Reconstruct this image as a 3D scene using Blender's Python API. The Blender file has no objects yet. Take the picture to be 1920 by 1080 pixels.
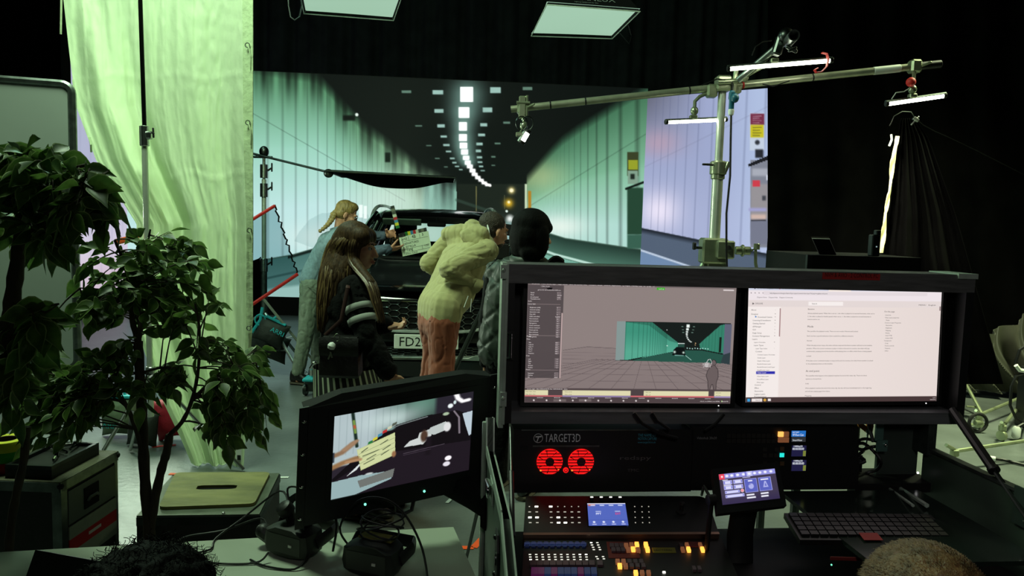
import bpy, bmesh, math, random
import numpy as np
from mathutils import Vector, Matrix, noise

# ---------------------------------------------------------------- camera, world, lights, exposure
CAM_H, FPX = 1.55, 1387.0
PITCH, ROLL = math.radians(5.0), math.radians(1.7)
scene = bpy.context.scene
COL = scene.collection
CAMP = Vector((0, 0, CAM_H))
FWD = Vector((0, math.cos(PITCH), -math.sin(PITCH)))
_r0, _u0 = Vector((1, 0, 0)), Vector((0, math.sin(PITCH), math.cos(PITCH)))
UPV = _u0 * math.cos(ROLL) - _r0 * math.sin(ROLL)
RGT = _r0 * math.cos(ROLL) + _u0 * math.sin(ROLL)
cam_data = bpy.data.cameras.new('camera')
cam = bpy.data.objects.new('camera', cam_data)
COL.objects.link(cam)
cam_data.sensor_width = 36.0
cam_data.lens = FPX / 1920 * 36.0
cam_data.clip_start = 0.05
cam.matrix_world = Matrix(((RGT.x, UPV.x, -FWD.x, 0), (RGT.y, UPV.y, -FWD.y, 0), (RGT.z, UPV.z, -FWD.z, CAM_H), (0, 0, 0, 1)))
scene.camera = cam
vs = scene.view_settings
scene.display_settings.display_device = 'sRGB'
vs.view_transform = 'Standard'
vs.look = 'None'
vs.gamma = 1.0
vs.exposure = 0.0
vs.use_curve_mapping = False
scene.cycles.use_denoising = True
scene.cycles.max_bounces = 6
scene.cycles.transparent_max_bounces = 12
scene.cycles.sample_clamp_indirect = 4.0
world = bpy.data.worlds.new('World')
scene.world = world
world.use_nodes = True
world.node_tree.nodes['Background'].inputs[0].default_value = (0.5, 1.0, 0.7, 1)
world.node_tree.nodes['Background'].inputs[1].default_value = 0.0012


def area_light(name, loc, target, size, energy, col, sy=None, spread=180):
    ld = bpy.data.lights.new(name, 'AREA')
    ld.shape = 'RECTANGLE'
    ld.size, ld.size_y = size, sy or size
    ld.energy, ld.color = energy, col
    ld.spread = math.radians(spread)
    o = bpy.data.objects.new(name, ld)
    COL.objects.link(o)
    o.location = loc
    o.rotation_euler = (Vector(target) - Vector(loc)).to_track_quat('-Z', 'Y').to_euler()
    return o


# the lamp that stands behind the silk, and added area lights without fixtures
area_light('overhead_fill', (-1.9, 3.3, 4.6), (-0.9, 5.2, 0.6), 1.0, 150, (0.72, 1.0, 0.68))  # added overhead light for the hoodie and the left floor
area_light('silk_lamp', (-3.75, 5.9, 1.75), (-2.5, 4.5, 1.55), 0.5, 56, (0.80, 1.0, 0.74))
area_light('silk_low_fill', (-2.75, 5.6, 0.9), (-1.95, 4.5, 0.5), 0.4, 9, (0.80, 1.0, 0.76))  # added low light that brightens the foot of the silk
area_light('silk_top_fill', (-2.9, 6.2, 4.4), (-2.2, 4.5, 1.6), 0.8, 40, (0.52, 1.0, 0.74))  # added light from behind that tints the upper silk
area_light('side_fill', (4.4, 5.2, 4.6), (3.4, 5.4, 0.0), 0.8, 135, (0.88, 1.0, 0.58), spread=95)  # added light that brightens the right floor beyond what the tubes give
area_light('desk_fill', (0.2, -0.9, 2.5), (1.0, 1.7, 1.0), 0.4, 2.2, (1.0, 0.97, 0.92), spread=90)  # added weak fill from behind the camera for the case front


# ---------------------------------------------------------------- helpers
def ray(px, py):
    return FWD + RGT * ((px - 960.0) / FPX) + UPV * ((540.0 - py) / FPX)


def P(px, py, d):
    v = ray(px, py)
    return CAMP + v * (d / v.y)


def PZ(px, py, z):
    v = ray(px, py)
    return CAMP + v * ((z - CAM_H) / v.z)


def V(*a):
    return Vector(a)


def lin(c):
    out = []
    for x in c:
        x = x / 255.0
        out.append(x / 12.92 if x <= 0.04045 else ((x + 0.055) / 1.055) ** 2.4)
    return tuple(out)


def nplin(a):
    a = np.clip(a, 0, 4)
    return np.where(a <= 0.04045, a / 12.92, ((a + 0.055) / 1.055) ** 2.4)


class MB:
    """collects shapes; build() links them as ONE mesh object"""

    def __init__(s, M=None):
        s.v, s.f, s.mi, s.M, s.cur = [], [], [], M, 0

    def add(s, verts, faces):
        b = len(s.v)
        if s.M is not None:
            verts = [s.M @ Vector(v) for v in verts]
        s.v.extend(verts)
        for f in faces:
            s.f.append([i + b for i in f])
            s.mi.append(s.cur)
        return s

    def box(s, c, size, R=None, bev=0.0):
        c = Vector(c)
        h = [x / 2 for x in size]
        bev = min(bev, min(h) * 0.9)
        if bev <= 0:
            vs_ = [Vector((sx * h[0], sy * h[1], sz * h[2])) for sx in (-1, 1) for sy in (-1, 1) for sz in (-1, 1)]
            fs = [(0, 1, 3, 2), (4, 6, 7, 5), (0, 4, 5, 1), (2, 3, 7, 6), (0, 2, 6, 4), (1, 5, 7, 3)]
        else:
            vs_, idx = [], {}
            for sx in (-1, 1):
                for sy in (-1, 1):
                    for sz in (-1, 1):
                        sg = (sx, sy, sz)
                        for ax in range(3):
                            p = [sg[k] * (h[k] - (0 if k == ax else bev)) for k in range(3)]
                            idx[(sx, sy, sz, ax)] = len(vs_)
                            vs_.append(Vector(p))
            fs = []
            for ax in range(3):
                a, b = [k for k in range(3) if k != ax]
                for sg in (-1, 1):
                    q = []
                    for (u, w) in ((-1, -1), (1, -1), (1, 1), (-1, 1)):
                        t = [0, 0, 0]
                        t[ax], t[a], t[b] = sg, u, w
                        q.append(idx[(t[0], t[1], t[2], ax)])
                    fs.append(q)
                for u in (-1, 1):
                    for w in (-1, 1):
                        t0, t1 = [0, 0, 0], [0, 0, 0]
                        t0[a] = t1[a] = u
                        t0[b] = t1[b] = w
                        t0[ax], t1[ax] = -1, 1
                        fs.append([idx[(*t0, a)], idx[(*t1, a)], idx[(*t1, b)], idx[(*t0, b)]])
            for sx in (-1, 1):
                for sy in (-1, 1):
                    for sz in (-1, 1):
                        fs.append([idx[(sx, sy, sz, k)] for k in range(3)])
        if R is not None:
            vs_ = [R @ v for v in vs_]
        return s.add([v + c for v in vs_], fs)

    def obox(s, o, a, b, c):
        """box from a corner and three edge vectors"""
        o, a, b, c = Vector(o), Vector(a), Vector(b), Vector(c)
        vs_ = [o, o + a, o + b, o + a + b, o + c, o + a + c, o + b + c, o + a + b + c]
        return s.add(vs_, [(0, 2, 3, 1), (4, 5, 7, 6), (0, 1, 5, 4), (2, 6, 7, 3), (0, 4, 6, 2), (1, 3, 7, 5)])

    def tube(s, pts, r, n=8, closed=False, cap=True, flat=None):
        pts = [Vector(p) for p in pts]
        k = len(pts)
        if not hasattr(r, '__len__'):
            r = [r] * k
        tang = []
        for i in range(k):
            if closed:
                t = pts[(i + 1) % k] - pts[i - 1]
            else:
                t = pts[min(i + 1, k - 1)] - pts[max(i - 1, 0)]
            if t.length < 1e-9:
                t = Vector((0, 0, 1))
            tang.append(t.normalized())
        ref = Vector((0, 0, 1)) if abs(tang[0].z) < 0.9 else Vector((1, 0, 0))
        if flat is not None:
            ref = Vector(flat)
        nrm = (ref - tang[0] * ref.dot(tang[0])).normalized()
        vs_ = []
        for i in range(k):
            nrm = (nrm - tang[i] * nrm.dot(tang[i]))
            nrm = nrm.normalized() if nrm.length > 1e-6 else tang[i].orthogonal().normalized()
            bi = tang[i].cross(nrm)
            ra, rb = (r[i] if hasattr(r[i], '__len__') else (r[i], r[i]))
            for j in range(n):
                a = 2 * math.pi * j / n
                vs_.append(pts[i] + nrm * (math.cos(a) * ra) + bi * (math.sin(a) * rb))
        fs = []
        for i in range(k if closed else k - 1):
            i2 = (i + 1) % k
            for j in range(n):
                fs.append((i * n + j, i * n + (j + 1) % n, i2 * n + (j + 1) % n, i2 * n + j))
        if cap and not closed:
            fs.append(tuple(range(n))[::-1])
            fs.append(tuple((k - 1) * n + j for j in range(n)))
        return s.add(vs_, fs)

    def cap(s, a, b, ra, rb=None, n=10):
        """capsule with round ends"""
        a, b = Vector(a), Vector(b)
        rb = ra if rb is None else rb
        d = (b - a)
        d = d.normalized() if d.length > 1e-6 else Vector((0, 0, 1))
        pts, rs = [], []
        for t in (-0.98, -0.75, -0.4):
            pts.append(a + d * ra * t); rs.append(ra * math.sqrt(1 - t * t))
        pts += [a, b]; rs += [ra, rb]
        for t in (0.4, 0.75, 0.98):
            pts.append(b + d * rb * t); rs.append(rb * math.sqrt(1 - t * t))
        return s.tube(pts, rs, n)

    def chain(s, pts, rs, n=10):
        for i in range(len(pts) - 1):
            s.cap(pts[i], pts[i + 1], rs[i], rs[i + 1], n)
        return s

    def ell(s, c, r, R=None, nu=16, nv=10):
        c = Vector(c)
        if not hasattr(r, '__len__'):
            r = (r, r, r)
        vs_ = [Vector((0, 0, r[2]))]
        for i in range(1, nv):
            t = math.pi * i / nv
            for j in range(nu):
                a = 2 * math.pi * j / nu
                vs_.append(Vector((r[0] * math.sin(t) * math.cos(a), r[1] * math.sin(t) * math.sin(a), r[2] * math.cos(t))))
        vs_.append(Vector((0, 0, -r[2])))
        fs = [(0, 1 + j, 1 + (j + 1) % nu) for j in range(nu)]
        for i in range(nv - 2):
            for j in range(nu):
                a, b = 1 + i * nu, 1 + (i + 1) * nu
                fs.append((a + j, b + j, b + (j + 1) % nu, a + (j + 1) % nu))
        L, b = len(vs_) - 1, 1 + (nv - 2) * nu
        fs += [(L, b + (j + 1) % nu, b + j) for j in range(nu)]
        if R is not None:
            vs_ = [R @ v for v in vs_]
        return s.add([v + c for v in vs_], fs)

    def loft(s, rings, cap=True):
        n = len(rings[0])
        vs_ = [Vector(p) for r in rings for p in r]
        fs = []
        for i in range(len(rings) - 1):
            for j in range(n):
                fs.append((i * n + j, i * n + (j + 1) % n, (i + 1) * n + (j + 1) % n, (i + 1) * n + j))
        if cap:
            fs.append(tuple(range(n))[::-1])
            fs.append(tuple((len(rings) - 1) * n + j for j in range(n)))
        return s.add(vs_, fs)

    def lathe(s, prof, o, ax=(0, 0, 1), n=20):
        o, ax = Vector(o), Vector(ax).normalized()
        a = ax.orthogonal().normalized()
        b = ax.cross(a)
        rings = [[o + ax * h + (a * math.cos(2 * math.pi * j / n) + b * math.sin(2 * math.pi * j / n)) * max(r, 1e-4) for j in range(n)] for r, h in prof]
        return s.loft(rings)

    def cyl(s, a, b, r, n=16):
        a, b = Vector(a), Vector(b)
        L = (b - a).length
        e = min(r * 0.12, L * 0.2)
        return s.lathe([(r - e, 0), (r, e), (r, L - e), (r - e, L)], a, b - a, n)

    def prism(s, poly, d):
        """extrude a planar polygon by vector d"""
        poly = [Vector(p) for p in poly]
        d = Vector(d)
        n = len(poly)
        fs = [tuple(range(n))[::-1], tuple(range(n, 2 * n))]
        fs += [(j, (j + 1) % n, n + (j + 1) % n, n + j) for j in range(n)]
        return s.add(poly + [p + d for p in poly], fs)

    def grid(s, fn, nu, nv):
        vs_ = [fn(i / nu, j / nv) for j in range(nv + 1) for i in range(nu + 1)]
        fs = [(j * (nu + 1) + i, j * (nu + 1) + i + 1, (j + 1) * (nu + 1) + i + 1, (j + 1) * (nu + 1) + i) for j in range(nv) for i in range(nu)]
        return s.add(vs_, fs)

    def sheet(s, fn, nu, nv, th):
        """a cloth with real thickness: two grids joined at the rim"""
        g = [[Vector(fn(i / nu, j / nv)) for i in range(nu + 1)] for j in range(nv + 1)]
        W = nu + 1
        off = []
        for j in range(nv + 1):
            for i in range(nu + 1):
                a = g[j][min(i + 1, nu)] - g[j][max(i - 1, 0)]
                b = g[min(j + 1, nv)][i] - g[max(j - 1, 0)][i]
                c = a.cross(b)
                off.append(g[j][i] + (c.normalized() * th if c.length > 1e-12 else Vector((0, th, 0))))
        flat = [p for row in g for p in row]
        N = len(flat)
        fs = []
        for j in range(nv):
            for i in range(nu):
                q = (j * W + i, j * W + i + 1, (j + 1) * W + i + 1, (j + 1) * W + i)
                fs.append(q)
                fs.append(tuple(N + k for k in q[::-1]))
        rim = [(j, i) for i in range(W) for j in (0,)]
        loop = [i for i in range(W)] + [j * W + nu for j in range(1, nv + 1)] + [nv * W + i for i in range(nu - 1, -1, -1)] + [j * W for j in range(nv - 1, 0, -1)]
        for k in range(len(loop)):
            a, b = loop[k], loop[(k + 1) % len(loop)]
            fs.append((a, N + a, N + b, b))
        return s.add(flat + off, fs)

    def mesh(s, name, smooth=35.0, recalc=True):
        me = bpy.data.meshes.new(name)
        me.from_pydata([tuple(v) for v in s.v], [], s.f)
        if recalc:
            bm = bmesh.new()
            bm.from_mesh(me)
            bmesh.ops.recalc_face_normals(bm, faces=bm.faces)
            bm.to_mesh(me)
            bm.free()
        if len(me.polygons) == len(s.mi) and any(s.mi):
            me.polygons.foreach_set('material_index', s.mi)
        if smooth:
            me.shade_smooth()
            me.set_sharp_from_angle(angle=math.radians(smooth))
        me.update()
        return me

    def build(s, name, mats, parent=None, smooth=35.0, label=None, recalc=True):
        return link(name, s.mesh(name, smooth, recalc), mats, parent, label)


def world_inv(o):
    M = Matrix.Identity(4)
    while o is not None:
        M = o.matrix_basis @ M
        o = o.parent
    return M.inverted()


def link(name, me, mats, parent=None, label=None):
    if not isinstance(mats, (list, tuple)):
        mats = [mats]
    for m in mats:
        me.materials.append(m)
    o = bpy.data.objects.new(name, me)
    COL.objects.link(o)
    if parent is not None:
        me.transform(world_inv(parent))
        o.parent = parent
    if label:
        o['label'] = label
    return o


def thing(name, label, cat, loc=(0, 0, 0), group=None, M=None):
    o = bpy.data.objects.new(name, None)
    o.empty_display_size = 0.1
    COL.objects.link(o)
    if M is not None:
        o.matrix_basis = M
    else:
        o.location = loc
    return tag(o, label, cat, group)


def tag(o, label, cat, group=None, kind=None):
    o['label'] = label
    o['category'] = cat
    if group:
        o['group'] = group
    if kind:
        o['kind'] = kind
    return o


def struct(o, label=None):
    o['kind'] = 'structure'
    if label:
        o['label'] = label
    return o


# ---------------------------------------------------------------- materials
def mat(name, c, rough=0.5, metal=0.0, var=0.12, scale=12.0, bump=0.0, bscale=60.0, spec=0.5, coat=0.0, sheen=0.0, transl=0.0, stretch=None, alpha=1.0, c2=None, lo=0.35, hi=0.65):
    m = bpy.data.materials.new(name)
    m.use_nodes = True
    nt = m.node_tree
    N, L = nt.nodes, nt.links
    b = N['Principled BSDF']
    tc = N.new('ShaderNodeTexCoord')
    mp = N.new('ShaderNodeMapping')
    L.new(tc.outputs['Object'], mp.inputs[0])
    if stretch:
        mp.inputs['Scale'].default_value = stretch
    nz = N.new('ShaderNodeTexNoise')
    nz.inputs['Scale'].default_value = scale
    nz.inputs['Detail'].default_value = 4
    L.new(mp.outputs[0], nz.inputs['Vector'])
    cr = N.new('ShaderNodeValToRGB')
    a = lin(c)
    if c2 is None:
        A = [x * (1 - var) for x in a]
        B = [min(1, x * (1 + var)) for x in a]
    else:
        A, B = a, lin(c2)
    cr.color_ramp.elements[0].position, cr.color_ramp.elements[0].color = lo, (*A, 1)
    cr.color_ramp.elements[1].position, cr.color_ramp.elements[1].color = hi, (*B, 1)
    L.new(nz.outputs[0], cr.inputs[0])
    L.new(cr.outputs[0], b.inputs['Base Color'])
    b.inputs['Roughness'].default_value = rough
    b.inputs['Metallic'].default_value = metal
    b.inputs['Specular IOR Level'].default_value = spec
    b.inputs['Coat Weight'].default_value = coat
    b.inputs['Coat Roughness'].default_value = 0.05
    b.inputs['Sheen Weight'].default_value = sheen
    b.inputs['Alpha'].default_value = alpha
    if bump:
        nb = N.new('ShaderNodeTexNoise')
        nb.inputs['Scale'].default_value = bscale
        nb.inputs['Detail'].default_value = 5
        L.new(mp.outputs[0], nb.inputs['Vector'])
        bp = N.new('ShaderNodeBump')
        bp.inputs['Strength'].default_value = bump
        bp.inputs['Distance'].default_value = 0.02
        L.new(nb.outputs[0], bp.inputs['Height'])
        L.new(bp.outputs[0], b.inputs['Normal'])
    if transl:
        tr = N.new('ShaderNodeBsdfTranslucent')
        L.new(cr.outputs[0], tr.inputs[0])
        if bump:
            L.new(bp.outputs[0], tr.inputs['Normal'])
        mx = N.new('ShaderNodeMixShader')
        mx.inputs[0].default_value = transl
        L.new(b.outputs[0], mx.inputs[1])
        L.new(tr.outputs[0], mx.inputs[2])
        L.new(mx.outputs[0], N['Material Output'].inputs[0])
    return m


def emat(name, c, strength=1.0):
    m = bpy.data.materials.new(name)
    m.use_nodes = True
    b = m.node_tree.nodes['Principled BSDF']
    b.inputs['Base Color'].default_value = (0.02, 0.02, 0.02, 1)
    b.inputs['Roughness'].default_value = 0.5
    b.inputs['Emission Color'].default_value = (*lin(c), 1)
    b.inputs['Emission Strength'].default_value = strength
    return m


def glassmat(name, tint, gloss=0.12, rough=0.02):
    m = bpy.data.materials.new(name)
    m.use_nodes = True
    nt = m.node_tree
    N, L = nt.nodes, nt.links
    t = N.new('ShaderNodeBsdfTransparent')
    t.inputs[0].default_value = (*lin(tint), 1)
    g = N.new('ShaderNodeBsdfGlossy')
    g.inputs['Roughness'].default_value = rough
    fr = N.new('ShaderNodeLayerWeight')
    pw = N.new('ShaderNodeMath')
    pw.operation = 'POWER'
    L.new(fr.outputs['Facing'], pw.inputs[0])
    pw.inputs[1].default_value = 4.0
    ad = N.new('ShaderNodeMath')
    ad.operation = 'MULTIPLY_ADD'
    L.new(pw.outputs[0], ad.inputs[0])
    ad.inputs[1].default_value = 3.0 * gloss
    ad.inputs[2].default_value = gloss * 0.3
    mx = N.new('ShaderNodeMixShader')
    L.new(ad.outputs[0], mx.inputs[0])
    L.new(t.outputs[0], mx.inputs[1])
    L.new(g.outputs[0], mx.inputs[2])
    L.new(mx.outputs[0], N['Material Output'].inputs[0])
    return m


def screenmat(name, strength=1.0, gloss=0.25):
    m = bpy.data.materials.new(name)
    m.use_nodes = True
    nt = m.node_tree
    b = nt.nodes['Principled BSDF']
    b.inputs['Base Color'].default_value = (0.004, 0.004, 0.004, 1)
    b.inputs['Roughness'].default_value = gloss
    b.inputs['Specular IOR Level'].default_value = 0.2
    at = nt.nodes.new('ShaderNodeAttribute')
    at.attribute_name = 'Shown'
    nt.links.new(at.outputs['Color'], b.inputs['Emission Color'])
    b.inputs['Emission Strength'].default_value = strength
    return m


M_BLACK = mat('black_plastic', (14, 15, 15), 0.45, var=0.2)
M_MATT = mat('matt_black', (10, 11, 11), 0.8, var=0.2, spec=0.2)
M_DRAPE = mat('black_drape', (5, 5, 5), 1.0, var=0.3, scale=4, spec=0.02)
M_ALU = mat('aluminium', (178, 184, 180), 0.28, 1.0, var=0.1, scale=30)
M_ALUD = mat('worn_aluminium', (120, 128, 124), 0.4, 1.0, var=0.25, scale=25)
M_CHROME = mat('chrome', (215, 218, 215), 0.08, 1.0, var=0.04)
M_TUBE = mat('polished_tube', (204, 212, 196), 0.34, 0.55, var=0.08)
M_STEEL = mat('dark_steel', (70, 74, 72), 0.35, 1.0, var=0.2)
M_RUBBER = mat('rubber', (12, 12, 12), 0.7, var=0.2)
M_CABLE = mat('black_cable', (9, 9, 10), 0.5, var=0.2)
M_SKIN = mat('skin', (205, 150, 118), 0.5, var=0.06, scale=30, bump=0.05, bscale=120)
M_SKIN2 = mat('olive_skin', (200, 150, 118), 0.5, var=0.06, scale=30, bump=0.05, bscale=120)
M_WHITE = mat('white_paint', (215, 220, 212), 0.5, var=0.05)
M_RED = mat('red_tape', (190, 28, 22), 0.6, var=0.1)
M_ORANGE = mat('orange_tape', (235, 84, 30), 0.6, var=0.08)
M_YELLOW = mat('yellow_tape', (205, 205, 40), 0.6, var=0.06)
M_TEAL = mat('turquoise_fabric', (30, 165, 175), 0.7, var=0.1)


# ---------------------------------------------------------------- plane frames, painted screens, lettering
class Fr:
    """a flat frame from three corners (top-left, top-right, bottom-left): u right, v down, w out of the face"""

    def __init__(s, tl, tr, bl):
        s.o = Vector(tl)
        a, b = Vector(tr) - s.o, Vector(bl) - s.o
        s.W, s.H = a.length, b.length
        s.ux, s.uy = a.normalized(), b.normalized()
        s.n = s.uy.cross(s.ux).normalized()
        if s.n.dot(CAMP - s.o) < 0:
            s.n = -s.n

    def pt(s, u, v, w=0.0):
        return s.o + s.ux * u + s.uy * v + s.n * w

    def uv(s, px, py):
        r = ray(px, py)
        t = (s.o - CAMP).dot(s.n) / r.dot(s.n)
        q = CAMP + r * t - s.o
        d = s.ux.dot(s.uy)
        a, b = q.dot(s.ux), q.dot(s.uy)
        k = 1 - d * d
        return ((a - d * b) / k, (b - d * a) / k)

    def px(s, px, py, w=0.0):
        u, v = s.uv(px, py)
        return s.pt(u, v, w)

    def box(s, mb, u0, v0, u1, v1, w0, w1):
        return mb.obox(s.pt(u0, v0, w0), s.ux * (u1 - u0), s.uy * (v1 - v0), s.n * (w1 - w0))

    def boxpx(s, mb, x0, y0, x1, y1, w0, w1):
        u0, v0 = s.uv(x0, y0)
        u1, v1 = s.uv(x1, y1)
        return s.box(mb, u0, v0, u1, v1, w0, w1)

    def rim(s, mb, u0, v0, u1, v1, t, w0, w1):
        s.box(mb, u0, v0, u1, v0 + t, w0, w1)
        s.box(mb, u0, v1 - t, u1, v1, w0, w1)
        s.box(mb, u0, v0 + t, u0 + t, v1 - t, w0, w1)
        s.box(mb, u1 - t, v0 + t, u1, v1 - t, w0, w1)

    def text(s, mb, txt, u, v, h, w=0.001, bold=False, wid=None):
        """u, v: left end of the baseline; h: capital height; wid: squeeze to this width"""
        text_on(mb, txt, s.pt(u, v, w), s.ux, -s.uy, h, wid)


_txt = {}


def glyphs(txt):
    if txt not in _txt:
        cu = bpy.data.curves.new('lettering', 'FONT')
        cu.body = txt
        cu.resolution_u = 2
        o = bpy.data.objects.new('lettering', cu)
        me = o.to_mesh()
        vs_ = [(v.co.x, v.co.y) for v in me.vertices]
        fs = [tuple(p.vertices) for p in me.polygons]
        o.to_mesh_clear()
        bpy.data.objects.remove(o)
        bpy.data.curves.remove(cu)
        _txt[txt] = (vs_, fs)
    return _txt[txt]


def text_on(mb, txt, o, ux, uy, h, wid=None):
    vs_, fs = glyphs(txt)
    if not vs_:
        return
    k = h / 0.69
    kx = k
    if wid:
        kx = wid / max(v[0] for v in vs_)
    mb.add([o + ux * (x * kx) + uy * (y * k) for x, y in vs_], fs)


def painted(name, fr, nx, ny, painter, m, parent, u1=None, v1=None, w=0.0):
    """a screen surface whose picture is computed on the screen's own width and height"""
    u1, v1 = u1 or fr.W, v1 or fr.H
    uu, vv = np.meshgrid(np.linspace(0, 1, nx + 1), np.linspace(0, 1, ny + 1))
    U, Vv = uu.ravel(), vv.ravel()
    o, ux, uy, n = (np.array(x) for x in (fr.o, fr.ux, fr.uy, fr.n))
    pts = o + np.outer(U * u1, ux) + np.outer(Vv * v1, uy) + n * w
    me = bpy.data.meshes.new(name)
    nf = nx * ny
    i, j = np.meshgrid(np.arange(nx), np.arange(ny))
    b = (j * (nx + 1) + i).ravel()
    q = np.stack([b, b + nx + 1, b + nx + 2, b + 1], 1)
    me.vertices.add(len(pts))
    me.vertices.foreach_set('co', pts.astype(np.float32).ravel())
    me.loops.add(nf * 4)
    me.loops.foreach_set('vertex_index', q.astype(np.int32).ravel())
    me.polygons.add(nf)
    me.polygons.foreach_set('loop_start', np.arange(0, nf * 4, 4, dtype=np.int32))
    me.update(calc_edges=True)
    img = painter(U, Vv)
    c = np.ones((len(U), 4), np.float32)
    c[:, :3] = nplin(img)
    at = me.color_attributes.new('Shown', 'FLOAT_COLOR', 'POINT')
    at.data.foreach_set('color', c.ravel())
    return link(name, me, m, parent)


def smooth_path(p, k=4):
    out = []
    for i in range(len(p) - 1):
        p0, p1, p2, p3 = p[max(i - 1, 0)], p[i], p[i + 1], p[min(i + 2, len(p) - 1)]
        for q in range(k):
            s = q / k
            out.append(0.5 * ((2 * p1) + (p2 - p0) * s + (2 * p0 - 5 * p1 + 4 * p2 - p3) * s * s + (3 * p1 - p0 - 3 * p2 + p3) * s ** 3))
    return out + [p[-1]]


class Pic:
    def __init__(s, U, Vv, bg):
        s.U, s.V = U, Vv
        s.c = np.ones((len(U), 3)) * (np.array(bg) / 255.0)

    def mix(s, a, col):
        a = np.clip(a, 0, 1)[:, None]
        col = np.asarray(col) / 255.0
        s.c = s.c * (1 - a) + col * a

    def rect(s, x0, y0, x1, y1, col, soft=0.0, a=1.0):
        if soft <= 0:
            m = ((s.U >= x0) & (s.U <= x1) & (s.V >= y0) & (s.V <= y1)).astype(float)
        else:
            f = lambda t: np.clip(t / soft + 0.5, 0, 1)
            m = f(s.U - x0) * f(x1 - s.U) * f(s.V - y0) * f(y1 - s.V)
        s.mix(m * a, col)

    def disc(s, x, y, r, col, soft=0.5, ry=None, a=1.0):
        d = np.sqrt(((s.U - x) / r) ** 2 + ((s.V - y) / (ry or r)) ** 2)
        s.mix(np.clip((1 - d) / soft, 0, 1) * a, col)

    def glow(s, x, y, r, col, a=1.0, ry=None):
        d2 = ((s.U - x) / r) ** 2 + ((s.V - y) / (ry or r)) ** 2
        s.mix(np.exp(-d2) * a, col)

    def inside(s, pts):
        m = np.zeros(len(s.U), bool)
        n = len(pts)
        for i in range(n):
            (x0, y0), (x1, y1) = pts[i], pts[(i + 1) % n]
            if y0 == y1:
                continue
            c = (s.V >= min(y0, y1)) & (s.V < max(y0, y1))
            xi = x0 + (s.V - y0) * (x1 - x0) / (y1 - y0)
            m ^= c & (s.U < xi)
        return m

    def poly(s, pts, col, a=1.0):
        s.mix(s.inside(pts).astype(float) * a, col)

    def line(s, pts, w, col, a=1.0):
        m = np.zeros(len(s.U))
        for i in range(len(pts) - 1):
            (x0, y0), (x1, y1) = pts[i], pts[i + 1]
            dx, dy = x1 - x0, y1 - y0
            t = np.clip(((s.U - x0) * dx + (s.V - y0) * dy) / (dx * dx + dy * dy), 0, 1)
            d = np.hypot(s.U - x0 - t * dx, s.V - y0 - t * dy)
            m = np.maximum(m, np.clip((w - d) / (w * 0.6), 0, 1))
        s.mix(m * a, col)


# ---------------------------------------------------------------- grown (remeshed) surfaces
def grown(name, mb, m, parent, voxel=0.01, smooth=4, wr=None, label=None, taper=None):
    me0 = mb.mesh(name, 0, True)
    o = bpy.data.objects.new(name, me0)
    COL.objects.link(o)
    r = o.modifiers.new('r', 'REMESH')
    r.mode = 'VOXEL'
    r.voxel_size = voxel
    r.use_smooth_shade = True
    if smooth:
        sm = o.modifiers.new('s', 'SMOOTH')
        sm.factor, sm.iterations = 0.5, smooth
    dg = bpy.context.evaluated_depsgraph_get()
    me = bpy.data.meshes.new_from_object(o.evaluated_get(dg))
    bpy.data.objects.remove(o)
    bpy.data.meshes.remove(me0)
    if wr:
        amp, freq, st = wr
        n = len(me.vertices)
        for v in me.vertices:
            p = v.co
            q = Vector((p.x * freq * st[0], p.y * freq * st[1], p.z * freq * st[2]))
            a = noise.noise(q)
            b = noise.noise(q * 2.3 + Vector((7, 3, 1)))
            v.co = p + v.normal * (amp * (0.25 - math.exp(-(a / 0.11) ** 2) * 0.9 - 0.35 * math.exp(-(b / 0.10) ** 2) + 0.45 * a))
    me.name = name
    me.shade_smooth()
    return link(name, me, m, parent, label)


def frame3(fwd, up):
    f = Vector(fwd).normalized()
    u = Vector(up)
    u = (u - f * u.dot(f)).normalized()
    r = f.cross(u)          # right-hand side of the one who looks along f
    return Matrix((r, f, u)).transposed()   # local x right, y forward, z up

# ================================================================ SETTING
M_FLOOR = mat('studio_floor', (96, 102, 100), 0.36, var=0.25, scale=1.6, bump=0.12, bscale=26, spec=0.45)
M_WALLB = mat('black_wall', (8, 9, 9), 0.9, var=0.2, spec=0.1)
mb = MB(); mb.add([(-9, -3, 0), (9, -3, 0), (9, 15, 0), (-9, 15, 0)], [(0, 1, 2, 3)])
struct(mb.build('floor', M_FLOOR, smooth=0))
mb = MB(); mb.box((0, 6, 7.05), (18, 18, 0.1))
struct(mb.build('ceiling', M_WALLB, smooth=0))
mb = MB(); mb.box((0, 15.05, 3.5), (18, 0.1, 7)); struct(mb.build('wall_back', M_WALLB, smooth=0))
mb = MB(); mb.box((-9.05, 6, 3.5), (0.1, 18, 7)); struct(mb.build('wall_left', M_WALLB, smooth=0))
mb = MB(); mb.box((9.05, 6, 3.5), (0.1, 18, 7)); struct(mb.build('wall_right', M_WALLB, smooth=0))

M_BACKD = mat('black_velvet', (52, 58, 60), 0.9, var=0.2, scale=3, spec=0.1)


def fold(u, k, a, seed=0.0):
    return a * (math.sin(u * k + 1.3 * math.sin(u * k * 0.37 + seed)) + 0.4 * math.sin(u * k * 2.7 + seed))


mb = MB()
mb.sheet(lambda s, t: Vector((-8.6 + 17.2 * s, 14.2 + fold(s, 150, 0.09), 6.9 - 6.88 * t)), 420, 6, 0.01)
tag(mb.build('backdrop_curtain', M_BACKD, smooth=80), 'full height black velvet curtain hanging in folds behind the video walls', 'curtain')

# ---- video walls
M_SCREEN = screenmat('led_tiles', 1.0, 0.5)
M_CAB = mat('cabinet_black', (10, 11, 11), 0.6)


def wall_frame(tl, tr, zb):
    return Fr(tl, tr, (tl.x, tl.y, zb))


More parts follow.
